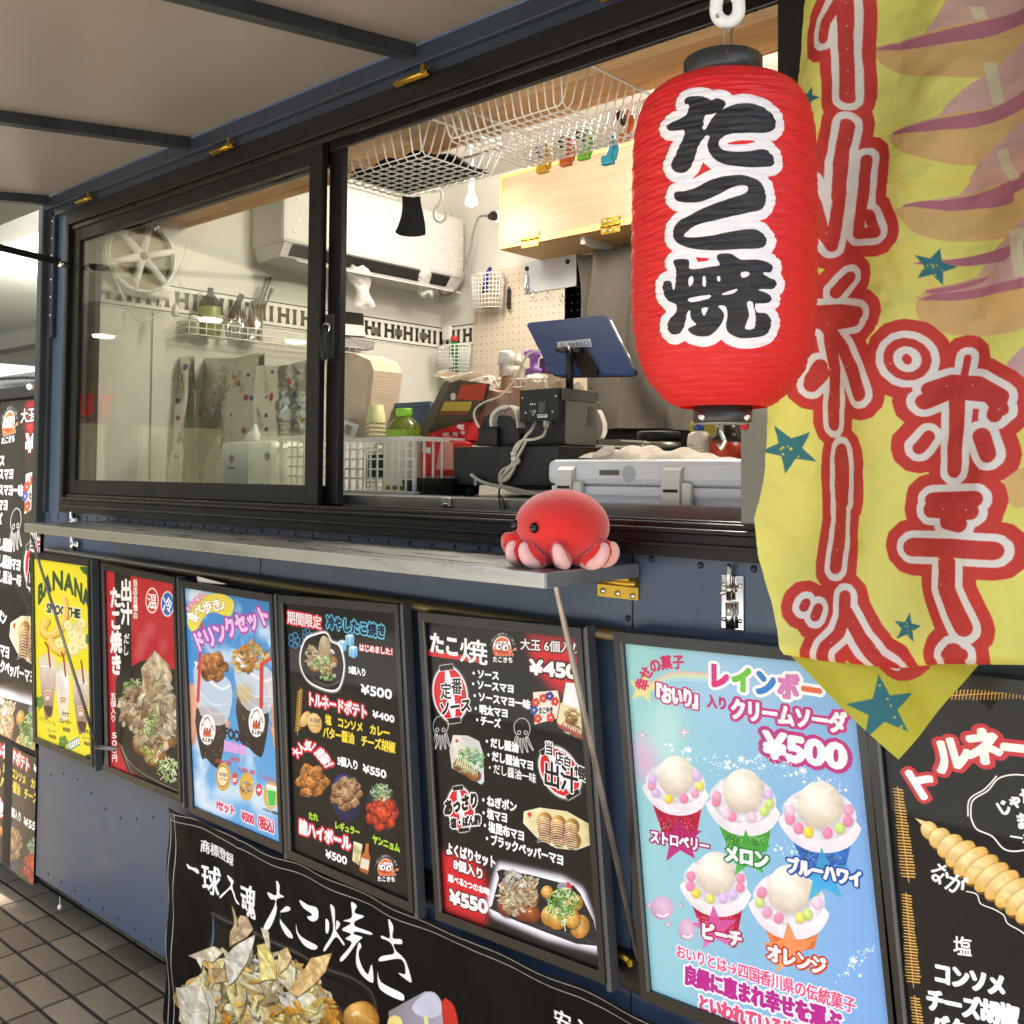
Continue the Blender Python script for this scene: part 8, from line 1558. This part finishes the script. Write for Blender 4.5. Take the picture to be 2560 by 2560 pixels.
# cooler box by the window
M_cool = mat('cool_box_grey', 'e4eaec', .4, vary=.02, scale=4); yb = .13; a = PY(*c7(460, 1515), yb); e = PY(*c7(1725, 1540), yb); zl = PY(*c7(900, 1695), yb).z; t = thing('cooler_box', 'large pale grey cooler box with two latches right inside the window', 'cooler box', ((a.x+e.x)/2, yb, 1.4)); xe = -.80
b = MB(); b.box((a.x, yb, zl), (xe, yb+.33, a.z), bev=.014); b.build('lid', M_cool, t)
b = MB(); b.box((a.x+.012, yb+.008, CZ-.06), (xe-.012, yb+.32, zl-.0006), bev=.008)
b.box((a.x+.012, yb+.004, zl-.02), (xe-.012, yb+.0078, zl-.002)); b.box((a.x+.012, yb+.003, CZ-.03), (xe-.012, yb+.0078, zl-.034)); b.build('tub', M_cool, t)
for q in (635, 1375):
    p = PY(*c7(q, 1560), yb); w = .031; b = MB()
    zt3 = p.z; pr = [(0, CZ-.06), (0, zt3-.035), (-.004, zt3-.014), (.004, zt3)]
    b.prism([(p.x-w, yb-.001, CZ-.06), (p.x-w, yb-.016, CZ-.06), (p.x-w, yb-.018, zt3-.03), (p.x-w, yb-.013, zt3-.008), (p.x-w, yb-.001, zt3)], (w*1.35, 0, 0)); b.box((p.x+w*.38, yb-.012, CZ-.06), (p.x+w*1.05, yb-.001, zt3-.032), bev=.002); L5 = b.build('latch', M_cream if 0 else mat('latch_ivory', 'dfe0d6', .35), t)
    zz5 = PY(*c7(q, 1705 if q < 900 else 1732), yb).z; b = MB(); b.box((p.x-w*.8, yb-.0192, zz5-.003), (p.x+w*.25, yb-.0175, zz5+.003)); b.build('latch_slot', M_rubber, L5)
p = PY(*c7(893, 1605), yb-.0008); b = MB(); b.box((p.x-.026, yb-.0012, p.z-.006), (p.x+.026, yb-.0002, p.z+.006)); b.build('barcode_label', mat('tan_label', 'b5ad98', .5), t)
b = MB()
for i in range(22): b.box((p.x-.024+i*.0022, yb-.0016, p.z-.0045), (p.x-.0232+i*.0022+(i % 3)*.0004, yb-.0013, p.z+.0045))
b.build('barcode', M_rubber, t, kind='stuff'); p = PY(*c7(1027, 1612), yb); b = MB(); b.lathe([(.015, -.0004), (.0165, -.001), (.017, 0)], tuple(p), 24, axis='Y'); b.lathe([(.0001, -.001), (.001, -.001), (.001, 0)], tuple(p), 8, axis='Y'); b.build('moulded_ring', mat('cool_box_ring', 'b9c0c2', .4), t)
# towels on the cooler
for (q0, q1, hh, sd, lab) in (((795, 1505), (1250, 1530), 75, 1, 'folded cream towel on the cooler lid with a rolled end'), ((1120, 1520), (1660, 1535), 60, 2, 'thin cream cloth spread on the right of the cooler lid')):
    A0 = PY(*c7(*q0), yb+.1); A1 = PY(*c7(*q1), yb+.1); h = hh*.00036*1.0
    b = MB()
    def tw(u, v): e_ = math.sin(math.pi*u)**.4*math.sin(math.pi*v)**.5; return A0.lerp(A1, u)+Vector((0, -.06+.18*v, e_*h*(1+.25*math.sin(u*9+sd*2)+.15*math.sin(u*23+v*7))))
    b.grid(tw, 50, 16); b.build('towel', mat('cream_towel', 'f2e8d8', .85, bump=.25, bscale=40), label=lab, cat='towel', group='cream cloths on the cooler')
b = MB(); b.tube([PY(*c7(798, 1500), yb+.05), PY(*c7(870, 1462), yb+.05), PY(*c7(930, 1455), yb+.06)], [.010, .0115, .008], 14); b.build('paper_roll', mat('cream_roll', 'ddd3c4', .7), label='small cream roll lying at the left end of the cooler lid', cat='roll')
# behind the cooler
t = thing('rice_pot', 'low round pot with black top and steel band under the curtain', 'pot', tuple(PY(*cS(540, 900), .75))); p = PY(*cS(548, 905), .75); W_ = abs(PY(*cS(735, 905), .75).x-PY(*cS(365, 905), .75).x)/2; z = lambda y: PY(*cS(548, y), .75).z
b = MB(); b.lathe([(W_, z(905)), (W_, z(822))], (p.x, .75+W_, 0), 44); b.build('steel_band', M_steel, t); b = MB(); b.lathe([(W_*.99, z(820)), (W_*.99, z(725)), (W_*.93, z(712)), (.001, z(708))], (p.x, .75+W_, 0), 44); b.build('pot_lid', M_bk, t)
b = MB(); b.box((-2.3, 1.0, CZ+.001), (-.9, 1.1, PY(*cS(850, 730), 1.0).z)); b.build('dark_stove', M_bk, label='dark appliance behind the round pot under the curtain', cat='appliance')
t = thing('foam_tray', 'white foam trays stacked between the printer and the round pot', 'tray', tuple(PY(*cS(170, 860), .6))); b = MB(); q = [PY(*cS(*k), .6) for k in ((60, 800), (285, 800), (285, 822), (250, 826), (240, 872), (60, 872))]; b.prism(q, (0, .12, 0)); b.build('tray', M_plast, t); b = MB(); q = [PY(*cS(*k), .62) for k in ((50, 500), (75, 545), (108, 640), (108, 720), (80, 790), (50, 800))]; b.prism(q, (0, .02, 0)); b.build('tray', M_plast, t)
b = MB(); b.tube(spl([PY(*cS(*k), .5) for k in ((40, 872), (200, 880), (350, 885), (470, 880), (512, 862))], 5), .004, 8); b.build('spoon', mat('pale_green_plastic', 'd2d8bc', .4), label='pale plastic spoon in front of the round pot', cat='spoon')
YB_ = yb+.36
t, p, W_, h = bottle(cS, 1078, 612, 1010, 205, YB_, [(0, 1), (.55, 1), (.66, .9), (.73, .5), (.75, .4)], mat('bleach_white', 'e8e0d0', .4), 'white round bottle with blue cap behind the cooler', mat('blue_cap', '2c4c9c', .4), [(.752, .42), (.90, .44), (.902, .32), (1.0, .30)], name='bleach_bottle', band=(.08, .5, mat('bleach_label', 'd6cfbf', .4)))
BL = Art(300, 240, 'ddd5c4'); BL.text('Gentle', (70, 60), (190, 60), 60, '6a6a60', .3); BL.text('SHOPPING', (80, 120), (200, 120), 26, '3a3a36', .6); BL.stroke([(20, 95), (290, 90)], 5, '70706a'); BL.poly([(215, 60), (280, 45), (290, 110), (225, 120)], 'ddd5c4', out=((3, '70706a'),)); BL.ell((150, 175), 100, 45, 'c0b8a6', .8)
q = [Vector((p.x+W_*1.02*math.sin(a), p.y-W_*1.02*math.cos(a), 0)) for a in np.linspace(-1.2, .9, 10)]; b = MB(); b.grid(lambda u, v: Vector((*q[min(9, int(u*9+.5))].xy, p.z+h*(.08+.42*v))), 9, 1, uvfn=lambda u, v: (u, v)); b.build('front_label', imgmat('bleach_front', BL.image('bleach_print'), .4), t)
b = pb(cS, (965, 605), (1245, 1010), YB_+.13, .06, bev=.012); b.build('yellow_pack', mat('yellow_pack', 'd2c02c', .4, bump=.3), label='yellow refill pack behind the white bottle', cat='pack')
t, p, W_, h = bottle(cS, 1362, 640, 1030, 275, YB_+.02, [(0, 1), (.52, 1)], mat('red_label', 'c83c24', .35), 'dark bottle with orange red label below the lantern', mat('dark_lid', '33221c', .3), [(.521, 1), (.62, .98), (.72, .8), (.78, .72), (1, .7)], name='sauce_bottle')
# polished jamb plate on the right with a sticker
b = MB(); b.box((-.856, .004, 1.5165), (-.7755, .012, 1.72)); jp = b.build('jamb_plate', mat('mirror_steel', 'b5b2a4', .16, metal=.7, bump=.15, bscale=9), TR); b = MB(); p = PY(*cS(1532, 660), .002); b.lathe([(.0001, -.001), (.007, -.001), (.008, .001)], tuple(p), 18, axis='Y'); b.build('red_sticker', M_red, jp)
bpy.data.objects.remove(_fo)
